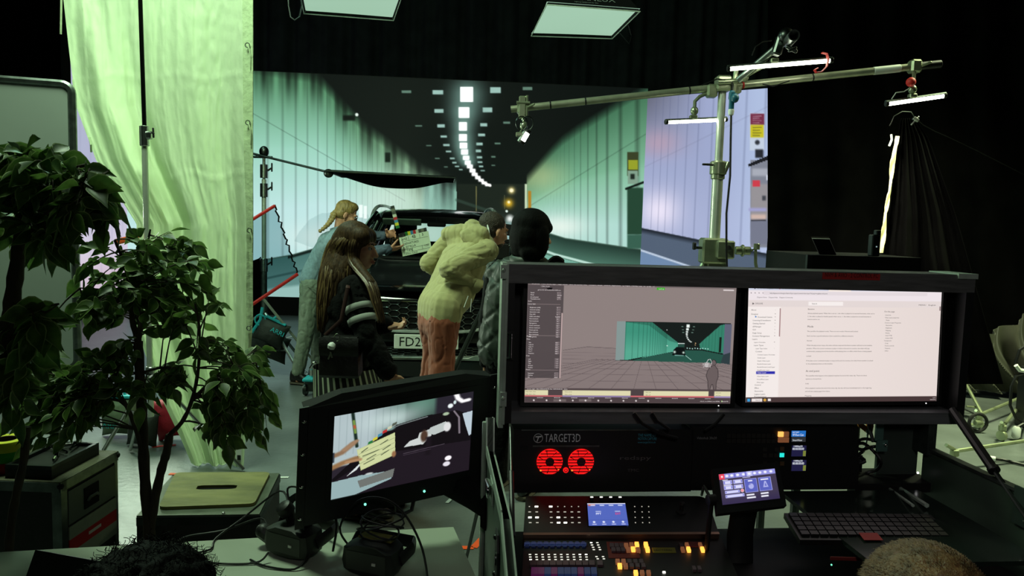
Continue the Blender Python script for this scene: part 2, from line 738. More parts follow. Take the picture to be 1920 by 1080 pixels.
def content_xy(fr, U, Vv):
    o, ux, uy = (np.array(x) for x in (fr.o, fr.ux, fr.uy))
    q = o + np.outer(U * fr.W, ux) + np.outer(Vv * fr.H, uy) - np.array(CAMP)
    dn = q @ np.array(FWD)
    return 960 + FPX * (q @ np.array(RGT)) / dn, 540 - FPX * (q @ np.array(UPV)) / dn


def tunnel(U, Vv):
    X, Y = content_xy(FW, U, Vv)
    p = Pic(X, Y, (13, 18, 16))
    p.mix(np.clip((Y - 240) / 130, 0, 1) * 0.5, (26, 36, 29))
    # ---- roadway
    road = Y > (455 - 0.02 * np.abs(X - 900))
    hz = np.clip((Y - 400) / 60, 0, 1)
    p.mix(np.where(Y > 405, 1.0, 0.0) * np.clip((Y - 400) / 25, 0, 1), (58, 84, 72))
    p.glow(930, 455, 160, (120, 150, 130), 0.5, 40)
    # ---- left wall
    top = np.interp(X, [230, 594, 612, 636, 680, 724, 794, 855], [90, 142, 160, 186, 233, 264, 318, 345])
    bot = np.interp(X, [230, 473, 548, 600, 700, 860], [548, 491, 478, 463, 470, 474])
    m = np.clip((Y - top) / 26 + 0.4, 0, 1) * (X < 856) * np.clip((bot - Y) / 2, 0, 1)
    tt = np.clip((Y - top) / np.maximum(bot - top, 1), 0, 1)
    g0 = np.array([84, 142, 100]) / 255; g1 = np.array([156, 212, 190]) / 255; g2 = np.array([194, 232, 230]) / 255
    w1 = np.clip(tt / 0.42, 0, 1)[:, None]; w2 = np.clip((tt - 0.4) / 0.35, 0, 1)[:, None]
    wall = g0 * (1 - w1) + g1 * w1
    wall = wall * (1 - w2) + g2 * w2
    far = np.clip((X - 640) / 200, 0, 1)[:, None]
    wall = wall * (1 - far * 0.6) + np.array([176, 190, 158]) / 255 * far * 0.6
    fr2 = np.clip((X - 788) / 10, 0, 1)[:, None] * (Y > 340)[:, None]
    wall = wall * (1 - fr2 * 0.75) + np.array([128, 182, 168]) / 255 * fr2 * 0.75
    dx = np.maximum(935 - X, 30)
    ph = (1 / dx) / 0.00016 - 0.43
    fp = np.abs(ph - np.round(ph))
    wd = np.clip(0.04 + 0.00025 * dx, 0.07, 0.16)
    st = np.clip(1 - fp / wd, 0, 1) * np.clip((dx - 60) / 160, 0.12, 1)
    wall = wall * (1 - 0.2 * st[:, None])
    seam = np.clip(1 - np.abs(Y - (216 + 0.575 * (X - 480))) / 1.8, 0, 1) * (X < 760)
    wall = wall * (1 - 0.22 * seam[:, None])
    dirt = np.exp(-((Y - top) / 45) ** 2) * (0.35 + 0.25 * np.sin(X * 0.13) + 0.15 * np.sin(X * 0.41))
    wall = wall * (1 - np.clip(dirt, 0, 0.8)[:, None])
    mm = m[:, None]
    p.c = p.c * (1 - mm) + wall * mm
    on = m
    glow = np.exp(-((X - 640) / 90) ** 2 - ((Y - 445) / 26) ** 2) * on
    p.mix(glow * 0.8, (236, 248, 242))
    p.glow(730, 372, 70, (235, 250, 240), 0.45, 40)
    p.mix(p.inside([(552, 452), (560, 436), (580, 412), (602, 400), (640, 398), (690, 402), (700, 430), (600, 470)]) * 0.22 * on, (110, 150, 150))
    p.rect(673, 384, 680, 408, (240, 255, 250), 1.5); p.rect(682, 386, 688, 410, (240, 255, 250), 1.5)
    # kerb and pavement below the left wall
    pav = np.clip((Y - bot) / 2, 0, 1) * (X < 900)
    pt_ = np.clip((Y - bot) / np.maximum(556 - bot, 8), 0, 1)[:, None]
    pc = np.array([70, 112, 106]) / 255 * (1 - pt_) + np.array([108, 150, 144]) / 255 * pt_
    pv = pav[:, None] * np.clip((760 - X) / 80, 0, 1)[:, None]
    p.c = p.c * (1 - pv) + pc * pv
    p.mix(np.clip(1 - np.abs(Y - bot - 3) / 4, 0, 1) * (X < 700) * (X > 540), (8, 14, 12))
    p.mix(np.clip((Y - (600 - 0.135 * X * 0.9)) / 6, 0, 1) * (X < 720) * (Y > 500), (150, 190, 184))
    p.line([(440, 535), (600, 500)], 3, (60, 96, 92))
    # ---- right wall
    topr = np.interp(X, [985, 1036, 1054, 1085, 1121, 1163, 1230], [335, 277, 259, 237, 215, 189, 152])
    botr = np.interp(X, [985, 1031, 1060, 1200, 1230], [430, 438, 447, 468, 473])
    m = np.clip((Y - topr) / 22 + 0.3, 0, 1) * np.clip((X - 986) / 3, 0, 1) * np.clip((botr - Y) / 2, 0, 1)
    tt = np.clip((Y - topr) / np.maximum(botr - topr, 1), 0, 1)
    w1 = np.clip(tt / 0.5, 0, 1)[:, None]; w2 = np.clip((tt - 0.45) / 0.4, 0, 1)[:, None]
    wall = np.array([62, 110, 80]) / 255 * (1 - w1) + np.array([128, 186, 152]) / 255 * w1
    wall = wall * (1 - w2) + np.array([178, 220, 210]) / 255 * w2
    dx = np.maximum(X - 935, 30)
    ph = (1 / dx) / 0.000533 - 0.22
    fp = np.abs(ph - np.round(ph))
    st = np.clip(1 - fp / np.clip(0.0009 * dx, 0.09, 0.2), 0, 1) * np.clip((dx - 75) / 110, 0.08, 1)
    wall = wall * (1 - 0.3 * st[:, None])
    seam = np.clip(1 - np.abs(Y - (345 - 0.62 * (X - 1060))) / 2, 0, 1)
    wall = wall * (1 - 0.2 * seam[:, None])
    yel = (np.exp(-((Y - 330) / 30) ** 2) * np.clip((1080 - X) / 60, 0, 1))[:, None] * 0.5
    wall = wall * (1 - yel) + np.array([205, 212, 150]) / 255 * yel
    mm = m[:, None]
    p.c = p.c * (1 - mm) + wall * mm
    p.mix(np.exp(-((X - 1050) / 45) ** 2 - ((Y - 425) / 22) ** 2) * m * 0.8, (240, 250, 240))
    # right roadway and its white line
    rr = np.clip((Y - botr) / 2, 0, 1) * (X > 985)
    pc = np.array([34, 56, 48]) / 255 + np.clip((Y - botr) / 45, 0, 1)[:, None] * np.array([52, 74, 64]) / 255
    p.c = p.c * (1 - rr[:, None]) + pc * rr[:, None]
    p.line([(1000, 462), (1040, 477), (1120, 498), (1240, 530)], 3.2, (190, 225, 212))
    p.mix(p.inside([(985, 470), (1040, 481), (1120, 502), (1240, 540), (1240, 570), (985, 570)]), (120, 176, 158))
    p.mix(np.exp(-((X - 790) / 70) ** 4 - ((Y - 440) / 24) ** 4) * 0.9, (240, 250, 246))  # bright patch added behind the car to lighten its windows
    # signs and boxes on the right wall
    p.rect(1176, 285, 1197, 330, (58, 66, 40), 2); p.rect(1178, 300, 1196, 318, (150, 160, 44), 2)
    p.rect(1177, 320, 1196, 345, (130, 160, 140), 2); p.rect(1182, 326, 1190, 336, (30, 40, 34), 3)
    p.rect(1176, 352, 1206, 440, (38, 70, 52), 3); p.line([(1174, 354), (1206, 342)], 3, (16, 24, 20))
    p.rect(1176, 440, 1206, 466, (56, 96, 80), 3)
    # dark middle and far lamps
    p.rect(857, 345, 986, 412, (30, 38, 31), 3)
    p.line([(893, 350), (893, 395)], 1.2, (110, 110, 70)); p.line([(946, 366), (946, 392)], 1, (70, 76, 56))
    p.line([(856, 375), (930, 400)], 4, (60, 84, 72), 0.5)
    p.glow(959, 357, 6, (255, 236, 150), 1); p.disc(959, 357, 4.5, (255, 250, 210), 0.5)
    p.glow(954, 381, 8, (235, 190, 50), 1); p.disc(954, 379, 3.5, (255, 250, 200), 0.6)
    p.disc(950, 396, 3, (235, 255, 245)); p.disc(956, 410, 10, (250, 255, 250), 0.8, a=0.95); p.disc(975, 404, 3, (255, 255, 240))
    p.rect(990, 358, 996, 392, (176, 130, 40), 2); p.rect(984, 345, 988, 430, (205, 225, 190), 2)
    p.glow(945, 440, 26, (205, 235, 235), 0.6, 22); p.rect(928, 418, 966, 450, (150, 190, 190), 6, 0.6)
    # wall fittings on the left
    p.rect(643, 216, 666, 226, (14, 20, 16), 4); p.disc(669, 215, 4, (235, 250, 240), 0.5)
    p.rect(722, 286, 732, 304, (18, 30, 22), 3)
    # ---- rows of ceiling lights
    for x, y, w, h in ((762, 172, 18, 5), (785, 236, 13, 2.5), (804, 273, 10, 2), (820, 297, 9, 2), (836, 313, 7, 2), (989, 166, 18, 6), (950, 230, 13, 4), (933, 269, 11, 3), (925, 294, 8, 3), (925, 310, 7, 2)):
        p.rect(x - w / 2, y - h / 2, x + w / 2, y + h / 2, (96, 128, 112), 2)
    for x, y, w, h in ((821, 173, 20, 8), (823, 208, 17, 7), (827, 236, 14, 6), (832, 256, 12, 4), (837, 272, 12, 4), (841, 284, 10, 3), (848, 297, 9, 3), (852, 305, 8, 3), (857, 312, 8, 2.5), (864, 318, 7, 2), (929, 169, 20, 11), (914, 206, 18, 9), (907, 234, 13, 6), (903, 253, 13, 5), (899, 270, 12, 5), (897, 283, 10, 5), (899, 295, 10, 4), (900, 304, 9, 3), (902, 312, 8, 3), (905, 320, 8, 2)):
        p.rect(x - w / 2, y - h / 2, x + w / 2, y + h / 2, (158, 196, 186), 2)
    row = ((875, 177, 24, 28), (870, 211, 20, 20), (868, 237, 15, 16), (868, 258, 15, 13), (869, 273, 14, 11), (871, 285, 13, 10), (874, 296, 12, 8), (877, 305, 11, 8), (881, 312, 11, 7), (886, 320, 11, 7), (890, 327, 11, 6), (896, 333, 10, 6), (902, 338, 10, 5), (908, 343, 10, 5), (915, 347, 11, 4))
    for x, y, w, h in row[:8]:
        p.glow(x, y, w * 1.3, (130, 172, 160), 0.75, h * 1.1)
    for x, y, w, h in row:
        s_ = 2.2 if h > 10 else 3
        m = np.clip((w / 2 - np.abs(X - x)) / s_ + 0.5, 0, 1) * np.clip((h / 2 - np.abs(Y - y)) / s_ + 0.5, 0, 1)
        p.mix(m, (300, 300, 300))
    p.line([(877, 306), (886, 320), (896, 333), (908, 343), (919, 348)], 3, (270, 270, 265))
    return p.c


FW = wall_frame(P(234, 122, 11.45), P(1215, 166, 11.9), 0.3)


def wing_right(U, Vv):
    X, Y = content_xy(FR_, U, Vv)
    p = Pic(X, Y, (158, 168, 204))
    t = np.clip((Y - 180) / 120, 0, 1)
    s_ = np.clip((X - 1215) / 110, 0, 1)
    p.mix((1 - t) * (1 - s_) * 0.75, (84, 84, 96))
    p.mix(np.exp(-((X - 1235) / 40) ** 2 - ((Y - 268) / 26) ** 2) * 0.6, (196, 160, 176))
    p.mix(np.clip((X - 1330) / 90, 0, 1) * 0.7, (182, 200, 232))
    p.glow(1236, 396, 38, (252, 240, 255), 0.9, 36)
    p.mix(np.clip((Y - 300) / 120, 0, 1) * 0.25, (200, 208, 238))
    for x in (1226, 1239, 1252, 1267, 1286, 1307, 1333, 1369, 1395, 1431):
        xx = x - (Y - 300) * 0.045
        p.mix(np.clip(1 - np.abs(X - xx) / (1.2 + (x - 1215) * 0.013), 0, 1) * 0.3, (92, 100, 132))
    p.mix(np.clip(1 - np.abs(Y - (300 - 0.49 * (X - 1235))) / 1.8, 0, 1) * (X < 1445) * 0.3, (120, 124, 150))
    bot = np.interp(X, [1200, 1406, 1460], [426, 468, 479])
    rd = np.clip((Y - bot) / 2, 0, 1)
    p.mix(rd, (84, 98, 118)); p.mix(rd * np.clip(1 - (Y - bot) / 12, 0, 1), (20, 24, 30))
    p.mix(rd * np.clip((Y - (470 + 0.33 * (X - 1203))) / 2, 0, 1), (112, 138, 172))
    p.line([(1195, 467), (1300, 502)], 2.6, (190, 205, 225))
    # machine, awning and signs
    p.rect(1407, 300, 1450, 464, (128, 132, 146), 2); p.rect(1407, 412, 1440, 458, (118, 122, 140), 2)
    p.rect(1408, 345, 1440, 410, (150, 146, 150), 4); p.rect(1411, 338, 1425, 350, (205, 62, 76), 2)
    p.rect(1404, 390, 1437, 396, (160, 160, 205), 4); p.rect(1408, 402, 1436, 411, (205, 180, 170), 5)
    p.rect(1429, 367, 1436, 376, (70, 72, 80), 3); p.rect(1408, 412, 1436, 414.5, (50, 52, 60), 1.5)
    p.rect(1410, 316, 1440, 330, (168, 172, 184), 5)
    p.poly([(1402, 308), (1448, 288), (1448, 297), (1404, 313)], (28, 28, 34)); p.rect(1437, 328, 1448, 338, (220, 225, 240), 2)
    p.rect(1406, 212, 1433, 282, (196, 208, 226), 2)
    p.rect(1407, 213, 1433, 234, (118, 48, 72), 2); p.rect(1407, 234, 1432, 258, (198, 190, 40), 2)
    for k in range(4):
        p.rect(1411, 238 + k * 5, 1428 - 3 * (k % 2), 240 + k * 5, (130, 124, 40), 1)
        p.rect(1411, 217 + k * 4, 1428 - 4 * (k % 2), 218.5 + k * 4, (160, 110, 130), 1)
    p.disc(1420, 267, 6, (48, 52, 60)); p.rect(1416, 280, 1431, 296, (40, 42, 50), 3)
    p.mix(np.clip((X - 1448) / 4, 0, 1) * 0.5, (220, 228, 250))
    return p.c


FR_ = wall_frame(P(1214, 183, 12.8), P(1456, 164, 11.5), 0.3)


def wing_left(U, Vv):
    X, Y = content_xy(FL_, U, Vv)
    p = Pic(X, Y, (176, 180, 206))
    p.mix(np.clip((Y - 330) / 180, 0, 1), (226, 214, 230))
    p.mix(np.clip((Y - 470) / 40, 0, 1) * 0.4, (186, 160, 178))
    for k in range(5):
        p.mix(np.clip(1 - np.abs(X - (150 + 20 * k)) / 2.5, 0, 1) * 0.15, (120, 124, 160))
    return p.c


FL_ = wall_frame(P(132, 102, 10.6), P(243, 146, 12.2), 0.3)

for nm, fr, fn, nx, ny, lb in (
        ('video_wall', FW, tunnel, 840, 370, 'wide video wall showing a green lit road tunnel with ceiling lights'),
        ('video_wall', FR_, wing_right, 200, 240, 'narrow lavender video wall angled in at the right of the tunnel picture'),
        ('video_wall', FL_, wing_left, 60, 110, 'narrow pale lavender video wall behind the silk and the whiteboard')):
    c = fr.pt(fr.W / 2, fr.H + 0.29)
    t = thing(nm, lb, 'video wall', (c.x, c.y, 0), 'video walls')
    painted('screen', fr, nx, ny, fn, M_SCREEN, t)
    mb = MB()
    fr.box(mb, 0, 0, fr.W, fr.H, -0.1, -0.004)
    for k in range(1, int(fr.W / 0.5)):
        fr.box(mb, k * 0.5 - 0.006, 0.05, k * 0.5 + 0.006, fr.H - 0.05, -0.13, -0.1)
    fr.box(mb, 0, -0.006, fr.W, 0, -0.1, 0.006)
    mb.build('cabinet', M_CAB, t, 0)
    mb = MB()
    fr.box(mb, 0, fr.H, fr.W, fr.H + 0.298, -0.5, 0.02)
    mb.build('plinth', M_MATT, t, 0)

# ---- silk (diffusion curtain)
M_SILK = mat('silk', (226, 238, 210), 0.75, var=0.03, scale=3, bump=0.3, bscale=14, transl=0.5, stretch=(1, 1, 0.6), spec=0.2)
_ys = [-90, 0, 100, 200, 300, 420, 520, 600, 700, 760, 820, 886]
_xl = [104, 119, 130, 143, 180, 256, 256, 248, 286, 309, 338, 366]
_xr = [474, 474, 474, 474, 474, 474, 474, 474, 468, 463, 460, 456]


def silk(s, t, off=0.0):
    py = -90 + 976 * t
    xl, xr = float(np.interp(py, _ys, _xl)), float(np.interp(py, _ys, _xr))
    px = xl + (xr - xl) * s
    sw = 0.5 + 0.5 * t
    d = 4.46 + 0.030 * sw * math.sin(s * 15 + 2.6 * t + 1.5 * math.sin(2.2 * t)) + 0.010 * math.sin(s * 37 - 5 * t + 2 * math.sin(s * 5)) * (0.3 + t) + 0.0025 * math.sin(s * 88 + 6 * math.sin(4 * t))
    # the swag that runs from the upper left down to the knot of the gather
    a = s - (0.10 + 0.42 * max(0, t - 0.1))
    d -= 0.11 * math.exp(-(a / 0.07) ** 2) * min(1, t * 2.4) * max(0, 1 - t * 0.55)
    b = s - (0.28 + 0.22 * t)
    d += 0.07 * math.exp(-(b / 0.05) ** 2) * min(1, t * 2)
    d -= 0.08 * max(0, s - 0.86) / 0.14 * 0.6
    d += 0.016 * noise.noise(Vector((s * 5, t * 3, 2))) + 0.007 * noise.noise(Vector((s * 26, t * 5, 5))) + 0.004 * noise.noise(Vector((s * 40, t * 44, 3))) - 0.005 * math.exp(-(noise.noise(Vector((s * 17 + t * 3, t * 2.2, 8))) / 0.06) ** 2)
    for tc, am in ((0.43, .5), (0.61, .35), (0.24, .3)):
        d -= 0.010 * am * math.exp(-((t - tc - 0.006 * math.sin(s * 19)) / 0.004) ** 2)
    p = P(px, py, d + off)
    if p.z < 0.012:
        p.z = 0.012
    return p


t = thing('silk_curtain', 'tall translucent pale green silk hanging in folds at the left', 'curtain', P(395, 884, 4.46))
mb = MB(); mb.sheet(silk, 150, 170, 0.002); mb.build('cloth', M_SILK, t, 80)
M_HEM = mat('silk_hem', (172, 190, 150), 0.8, var=0.08, scale=6, bump=0.3, bscale=25)
mb = MB()
mb.sheet(lambda s, q: silk(0.945 + 0.055 * s, q * 0.9, -0.014), 6, 90, 0.004); mb.build('hem', M_HEM, t, 80, label='darker doubled edge band')  # doubled hem, its half shade put into the darker colour
for py in (85, 230, 432, 615, 760):
    q = (py + 90) / 976
    c = silk(0.972, q, -0.03)
    mb = MB(); mb.tube([c + V(0.013 * math.cos(a * math.pi / 6), -0.003, 0.013 * math.sin(a * math.pi / 6)) for a in range(12)], 0.0035, 6, closed=True)
    mb.build('grommet', M_ALU, t)
    if py < 600:
        mb = MB(); mb.tube([c, c + V(0.012, -0.01, -0.02), c + V(0.02, -0.01, -0.06), c + V(0.018, -0.012, -0.13)], 0.004, 6)
        mb.build('tie_cord', M_HEM, t)
for (x0, y0, x1, y1) in ((114, -60, 114, 64), (137, 150, 140, 188), (168, 258, 171, 285)):
    mb = MB(); mb.tube([P(x0, y0, 4.42), P((x0 + x1) / 2 + 1, (y0 + y1) / 2, 4.40), P(x1, y1, 4.42)], 0.006, 6)
    mb.build('tie_cord', M_HEM, t)
mb = MB(); c = P(448, 853, 4.40); mb.box(c, (0.035, 0.004, 0.09)); mb.build('care_tag', M_WHITE, t)
mb = MB(); mb.box(P(448, 858, 4.395), (0.02, 0.004, 0.03)); mb.build('tag_print', M_BLACK, t)


# ---- light stand in front of the silk
def stand_tube(t, pts_r, m=None, name='tube'):
    for (a, b, r) in pts_r:
        mb = MB(); mb.cyl(a, b, r, 14); mb.build(name, m or M_TUBE, t)


t = thing('light_stand', 'tall chrome light stand in front of the silk, black upper tube', 'light stand', PZ(284, 880, 0))
foot = P(283, 760, 4.28)
top, mid = P(261, -60, 4.28), P(271, 262, 4.28)
M_TUBEB = mat('blackened_tube', (20, 22, 20), 0.3, 0.8)
stand_tube(t, [(top, P(271, 244, 4.28), 0.012)], M_TUBEB, 'upper_tube')
stand_tube(t, [(P(271, 262, 4.28), V(foot.x, foot.y, 0.35), 0.0165)], M_TUBE, 'lower_tube')
mb = MB(); mb.cyl(P(270, 236, 4.28), P(271, 274, 4.28), 0.026); mb.box(P(280, 254, 4.27), (0.03, 0.04, 0.045), bev=0.008); mb.build('collar', M_ALU, t)
mb = MB(); mb.cap(P(283, 248, 4.27), P(288, 250, 4.26), 0.006); mb.cap(P(287, 241, 4.26), P(288, 257, 4.26), 0.0055); mb.build('knob', M_BLACK, t)
hub = V(foot.x, foot.y, 0.62)
for a in (250, 10, 130):
    e = V(foot.x + 0.52 * math.cos(math.radians(a)), foot.y + 0.52 * math.sin(math.radians(a)), 0.015)
    mb = MB(); mb.tube([hub, e], 0.011, 8); mb.build('leg', M_ALU, t)
mb = MB(); mb.cyl(hub - V(0, 0, 0.03), hub + V(0, 0, 0.03), 0.026); mb.build('hub', M_ALU, t)
mb = MB(); mb.box(P(239, 449, 4.27), (0.13, 0.03, 0.035), Matrix.Rotation(-0.25, 3, 'Y'), 0.006); mb.build('clamp', mat('orange_clamp', (226, 92, 30), 0.5), t, label='orange clamp')

# ---- whiteboard
t = thing('whiteboard', 'grey-green whiteboard with rounded aluminium frame behind the left tree', 'whiteboard', PZ(40, 760, 0))
fw = Fr(P(-130, 138, 3.9), P(133, 158, 4.05), P(-130, 640, 3.9))
hgt = (P(133, 158, 4.05) - P(128, 690, 4.05)).length
fw = Fr(P(-130, 138, 3.9), P(133, 158, 4.05), P(-130, 138, 3.9) - V(0, 0, hgt))
mb = MB(); fw.box(mb, 0.01, 0.01, fw.W - 0.01, fw.H - 0.01, -0.02, 0); mb.build('board', mat('board_face', (150, 160, 152), 0.55, var=0.05, scale=2), t)
r_ = 0.05
pts = []
for cx, cy, a0 in ((r_, r_, 180), (fw.W - r_, r_, 270), (fw.W - r_, fw.H - r_, 0), (r_, fw.H - r_, 90)):
    for k in range(6):
        a = math.radians(a0 + 18 * k)
        pts.append(fw.pt(cx + r_ * math.cos(a), cy + r_ * math.sin(a), -0.01))
mb = MB(); mb.tube(pts, 0.022, 8, closed=True); mb.build('frame', M_ALUD, t)
for u in (0.12, fw.W - 0.12):
    b = fw.pt(u, fw.H, -0.05)
    mb = MB(); mb.tube([fw.pt(u, 0.9, -0.05), V(b.x, b.y, 0.06)], 0.016, 8); mb.tube([V(b.x, b.y - 0.28, 0.06), V(b.x, b.y + 0.28, 0.06)], 0.018, 8)
    for s_ in (-0.26, 0.26):
        mb.cyl(V(b.x - 0.012, b.y + s_, 0.03), V(b.x + 0.012, b.y + s_, 0.03), 0.03)
    mb.build('leg', M_ALUD, t)

# ---- softboxes hung from the grid
M_DIFF = emat('lit_diffuser', (166, 205, 178), 0.9)


def softbox(label, tl, tr, br, bl, txt=None):
    c = (tl + tr + br + bl) / 4
    t = thing('softbox', label, 'softbox', c, 'hanging softboxes')
    n = (tr - tl).cross(bl - tl).normalized()
    if n.z > 0:
        n = -n
    mb = MB()
    mb.grid(lambda s, q: tl.lerp(tr, s + 0.03 * (0.5 - s) * 4 * q * (1 - q)).lerp(bl.lerp(br, s + 0.03 * (0.5 - s) * 4 * q * (1 - q)), q) - n * (0.02 + 0.03 * math.sin(math.pi * s) * math.sin(math.pi * q)), 20, 14)
    mb.build('diffuser', M_DIFF, t, 80)
    up = -n * 0.38
    inn = [p.lerp(c, 0.62) + up for p in (tl, tr, br, bl)]
    mb = MB()
    o4 = [tl, tr, br, bl]
    for k in range(4):
        a, b, c2, d = o4[k], o4[(k + 1) % 4], inn[(k + 1) % 4], inn[k]
        mb.prism([a, b, c2, d], -n * 0.004)
    mb.prism(inn, up * 0.05)
    mb.build('skirt', M_MATT, t, 0)
    for k in range(4):
        mb = MB(); mb.tube([o4[k] + n * 0.004, inn[k]], 0.004, 6); mb.build('rod', M_ALUD, t)
    mb = MB(); mb.tube([p + n * 0.003 for p in o4], 0.005, 6, closed=True); mb.build('edge_piping', mat('white_piping', (190, 205, 190), 0.6), t)
    mb = MB(); mb.cyl(c + up * 1.02, c + up * 1.5, 0.09); mb.build('lamp_housing', M_BLACK, t)
    mb = MB(); mb.cyl(c + up * 1.4, V((c + up).x, (c + up).y, 6.99), 0.02); mb.build('hanger', M_STEEL, t)
    if txt:
        ux = (tr - tl).normalized()
        uy = (inn[0].lerp(inn[1], 0.5) - tl.lerp(tr, 0.5)).normalized()
        no = ux.cross(uy)
        if no.dot(CAMP - c) < 0:
            no = -no
        mb = MB()
        text_on(mb, txt, tl.lerp(tr, 0.30) + uy * 0.075 + no * 0.008, ux, uy, 0.055)
        text_on(mb, 'Lighting equipment for film', tl.lerp(tr, 0.30) + uy * 0.045 + no * 0.008, ux, uy, 0.012)
        mb.build('lettering', mat('grey_print', (130, 140, 134), 0.6), t, 0)
    return t


sb = softbox('hanging softbox at top centre-right with a white lit diffuser and brand lettering', P(1025, 8, 6.0), P(1200, 21, 6.0), P(1148, 72, 6.9), P(996, 67, 6.9), 'NANLUX')
mb = MB(); mb.tube([P(1178, 44, 6.4), P(1184, 66, 6.4), P(1180, 82, 6.4), P(1162, 62, 6.4)], 0.006, 6); mb.build('loose_strap', M_STEEL, sb)
sb = softbox('hanging softbox at top left, cut by the picture edge, beside a cable loop', P(551, -68, 6.0), P(770, -52, 6.0), P(738, 38, 6.9), P(570, 25, 6.9))
mb = MB(); mb.tube([P(540, -20, 6.3), P(541, 10, 6.3), P(545, 32, 6.3), P(553, 38, 6.3), P(561, 32, 6.3), P(566, 10, 6.4), P(563, -8, 6.5)], 0.006, 6); mb.build('cable_loop', M_STEEL, sb)

# ---- black drapes at the right
_hx, _hy = [1440, 1640, 1812, 1850, 1885, 1920, 1990], [700, 660, 632, 627, 616, 599, 560]


def rdrape(s, t):
    px = 1440 + 560 * s
    y1 = float(np.interp(px, _hx, _hy))
    py = -420 + (y1 + 420) * t
    return P(px, py, 7.3 + 0.05 * math.sin(s * 40 + t) + 0.1 * s)


mb = MB(); mb.sheet(rdrape, 90, 24, 0.006)
tag(mb.build('black_drape', M_DRAPE, smooth=80), 'black drape hanging at the far right with a slanting lower hem', 'drape')


def odrape(s, t):
    px = 1770 + 200 * s
    y0 = float(np.interp(px, _hx, _hy)) - 3
    p = P(px, y0 + (728 + 14 * s - y0) * t, 7.08)
    a = s * 26 - 7 * t * t + 0.8 * math.sin(5 * t)
    p.y += 0.07 * math.sin(a) + 0.03 * math.sin(2.1 * a + 1)
    p.z = max(p.z, 0.02)
    return p


mb = MB(); mb.sheet(odrape, 70, 30, 0.006)
tag(mb.build('folded_drape', mat('olive_grey_drape', (66, 68, 52), 0.9, var=0.1, sheen=0.2), smooth=80), 'dark olive drape sagging in curved folds above the right floor', 'drape')

# ================================================================ CAR
M_PAINT = mat('black_car_paint', (7, 9, 10), 0.16, var=0.1, coat=1.0, spec=0.6)
M_TRIM = mat('dark_trim', (16, 18, 18), 0.5, var=0.2)
M_GLASS = glassmat('car_glass', (228, 240, 234), 0.1)
M_GLASSD = glassmat('side_glass', (225, 240, 234), 0.08)
M_SEAT = mat('dark_seat_cloth', (16, 17, 18), 0.8, var=0.2, sheen=0.2)
M_TYRE = mat('tyre', (12, 12, 12), 0.8, var=0.2, bump=0.2)
_pc = P(799, 645, 6.2)
CARM = Matrix.Translation((_pc.x, 6.22, 0)) @ Matrix.Rotation(math.radians(4.5), 4, 'Z')
car = thing('car', 'black sport utility car facing the camera with a white number plate, between the crew', 'car', M=CARM)


M_RAIL = mat('silver_rail', (205, 212, 208), .25, .6)


def cmb():
    return MB(CARM)


def rr_ring(y, w, zb, zt, r, n=5, bow=0.0):
    """rounded section; the front bows back towards the sides"""
    pts = []
    for cx, cz, a0, rad in ((w - r, zt - r, 0, r), (-(w - r), zt - r, 90, r), (-(w - 0.06), zb + 0.06, 180, 0.06), (w - 0.06, zb + 0.06, 270, 0.06)):
        for k in range(n + 1):
            a = math.radians(a0 + 90 * k / n)
            pts.append((cx + rad * math.cos(a), cz + rad * math.sin(a)))
    out = []
    for i, (x, z) in enumerate(pts):
        out.append(V(x, y + bow * (abs(x) / 0.92) ** 2.4, z))
    return out


_sec = [(0.0, .80, .27, .86, .10), (.035, .84, .26, .91, .12), (.10, .88, .25, .95, .13), (.30, .915, .24, .985, .13), (.6, .925, .24, 1.03, .12), (1.0, .925, .24, 1.10, .12), (1.28, .925, .24, 1.155, .10), (2.4, .925, .24, 1.165, .08), (3.6, .915, .25, 1.16, .08), (4.2, .87, .3, 1.12, .1), (4.42, .78, .36, 1.0, .14)]
mb = cmb(); mb.loft([rr_ring(y, w, zb, zt, r, bow=max(0, 0.22 - y * 0.22)) for y, w, zb, zt, r in _sec])
mb.build('body', M_PAINT, car, 50)


def ztop(y):
    return float(np.interp(y, [s_[0] for s_ in _sec], [s_[3] for s_ in _sec]))


mb = cmb()
mb.sheet(lambda s, t: V(-.76 + 1.52 * s, 0.06 + 0.2 * abs(2 * s - 1) ** 2.4 + (1.17 - 0.2 * abs(2 * s - 1) ** 2.4) * t, ztop(0.06 + 1.2 * t) + 0.004 + 0.012 * (1 - (2 * s - 1) ** 2) + 0.012 * math.exp(-((abs(2 * s - 1) - 0.72) / 0.07) ** 2)), 40, 20, 0.012)
mb.build('bonnet', M_PAINT, car, 60)


def yf(x):
    return 0.22 * (abs(x) / 0.92) ** 2.4


def hexgrid(mb, x0, x1, z0, z1, cw, ch, r, off):
    rows = int((z1 - z0) / ch) + 1
    cols = int((x1 - x0) / cw / 0.75) + 1
    for j in range(rows):
        for i in range(cols):
            cx = x0 + cw * 0.75 * i + cw / 2
            cz = z0 + ch * (j + 0.5 * (i % 2))
            pts = [(cx - cw * .5, cz), (cx - cw * .25, cz - ch * .5), (cx + cw * .25, cz - ch * .5), (cx + cw * .5, cz), (cx + cw * .25, cz + ch * .5)]
            pts = [(min(max(x, x0), x1), min(max(z, z0), z1)) for x, z in pts]
            pts3 = [V(x, yf(x) - off, z) for x, z in pts]
            if (pts3[0] - pts3[3]).length > cw * 0.4:
                mb.tube(pts3, r, 4)


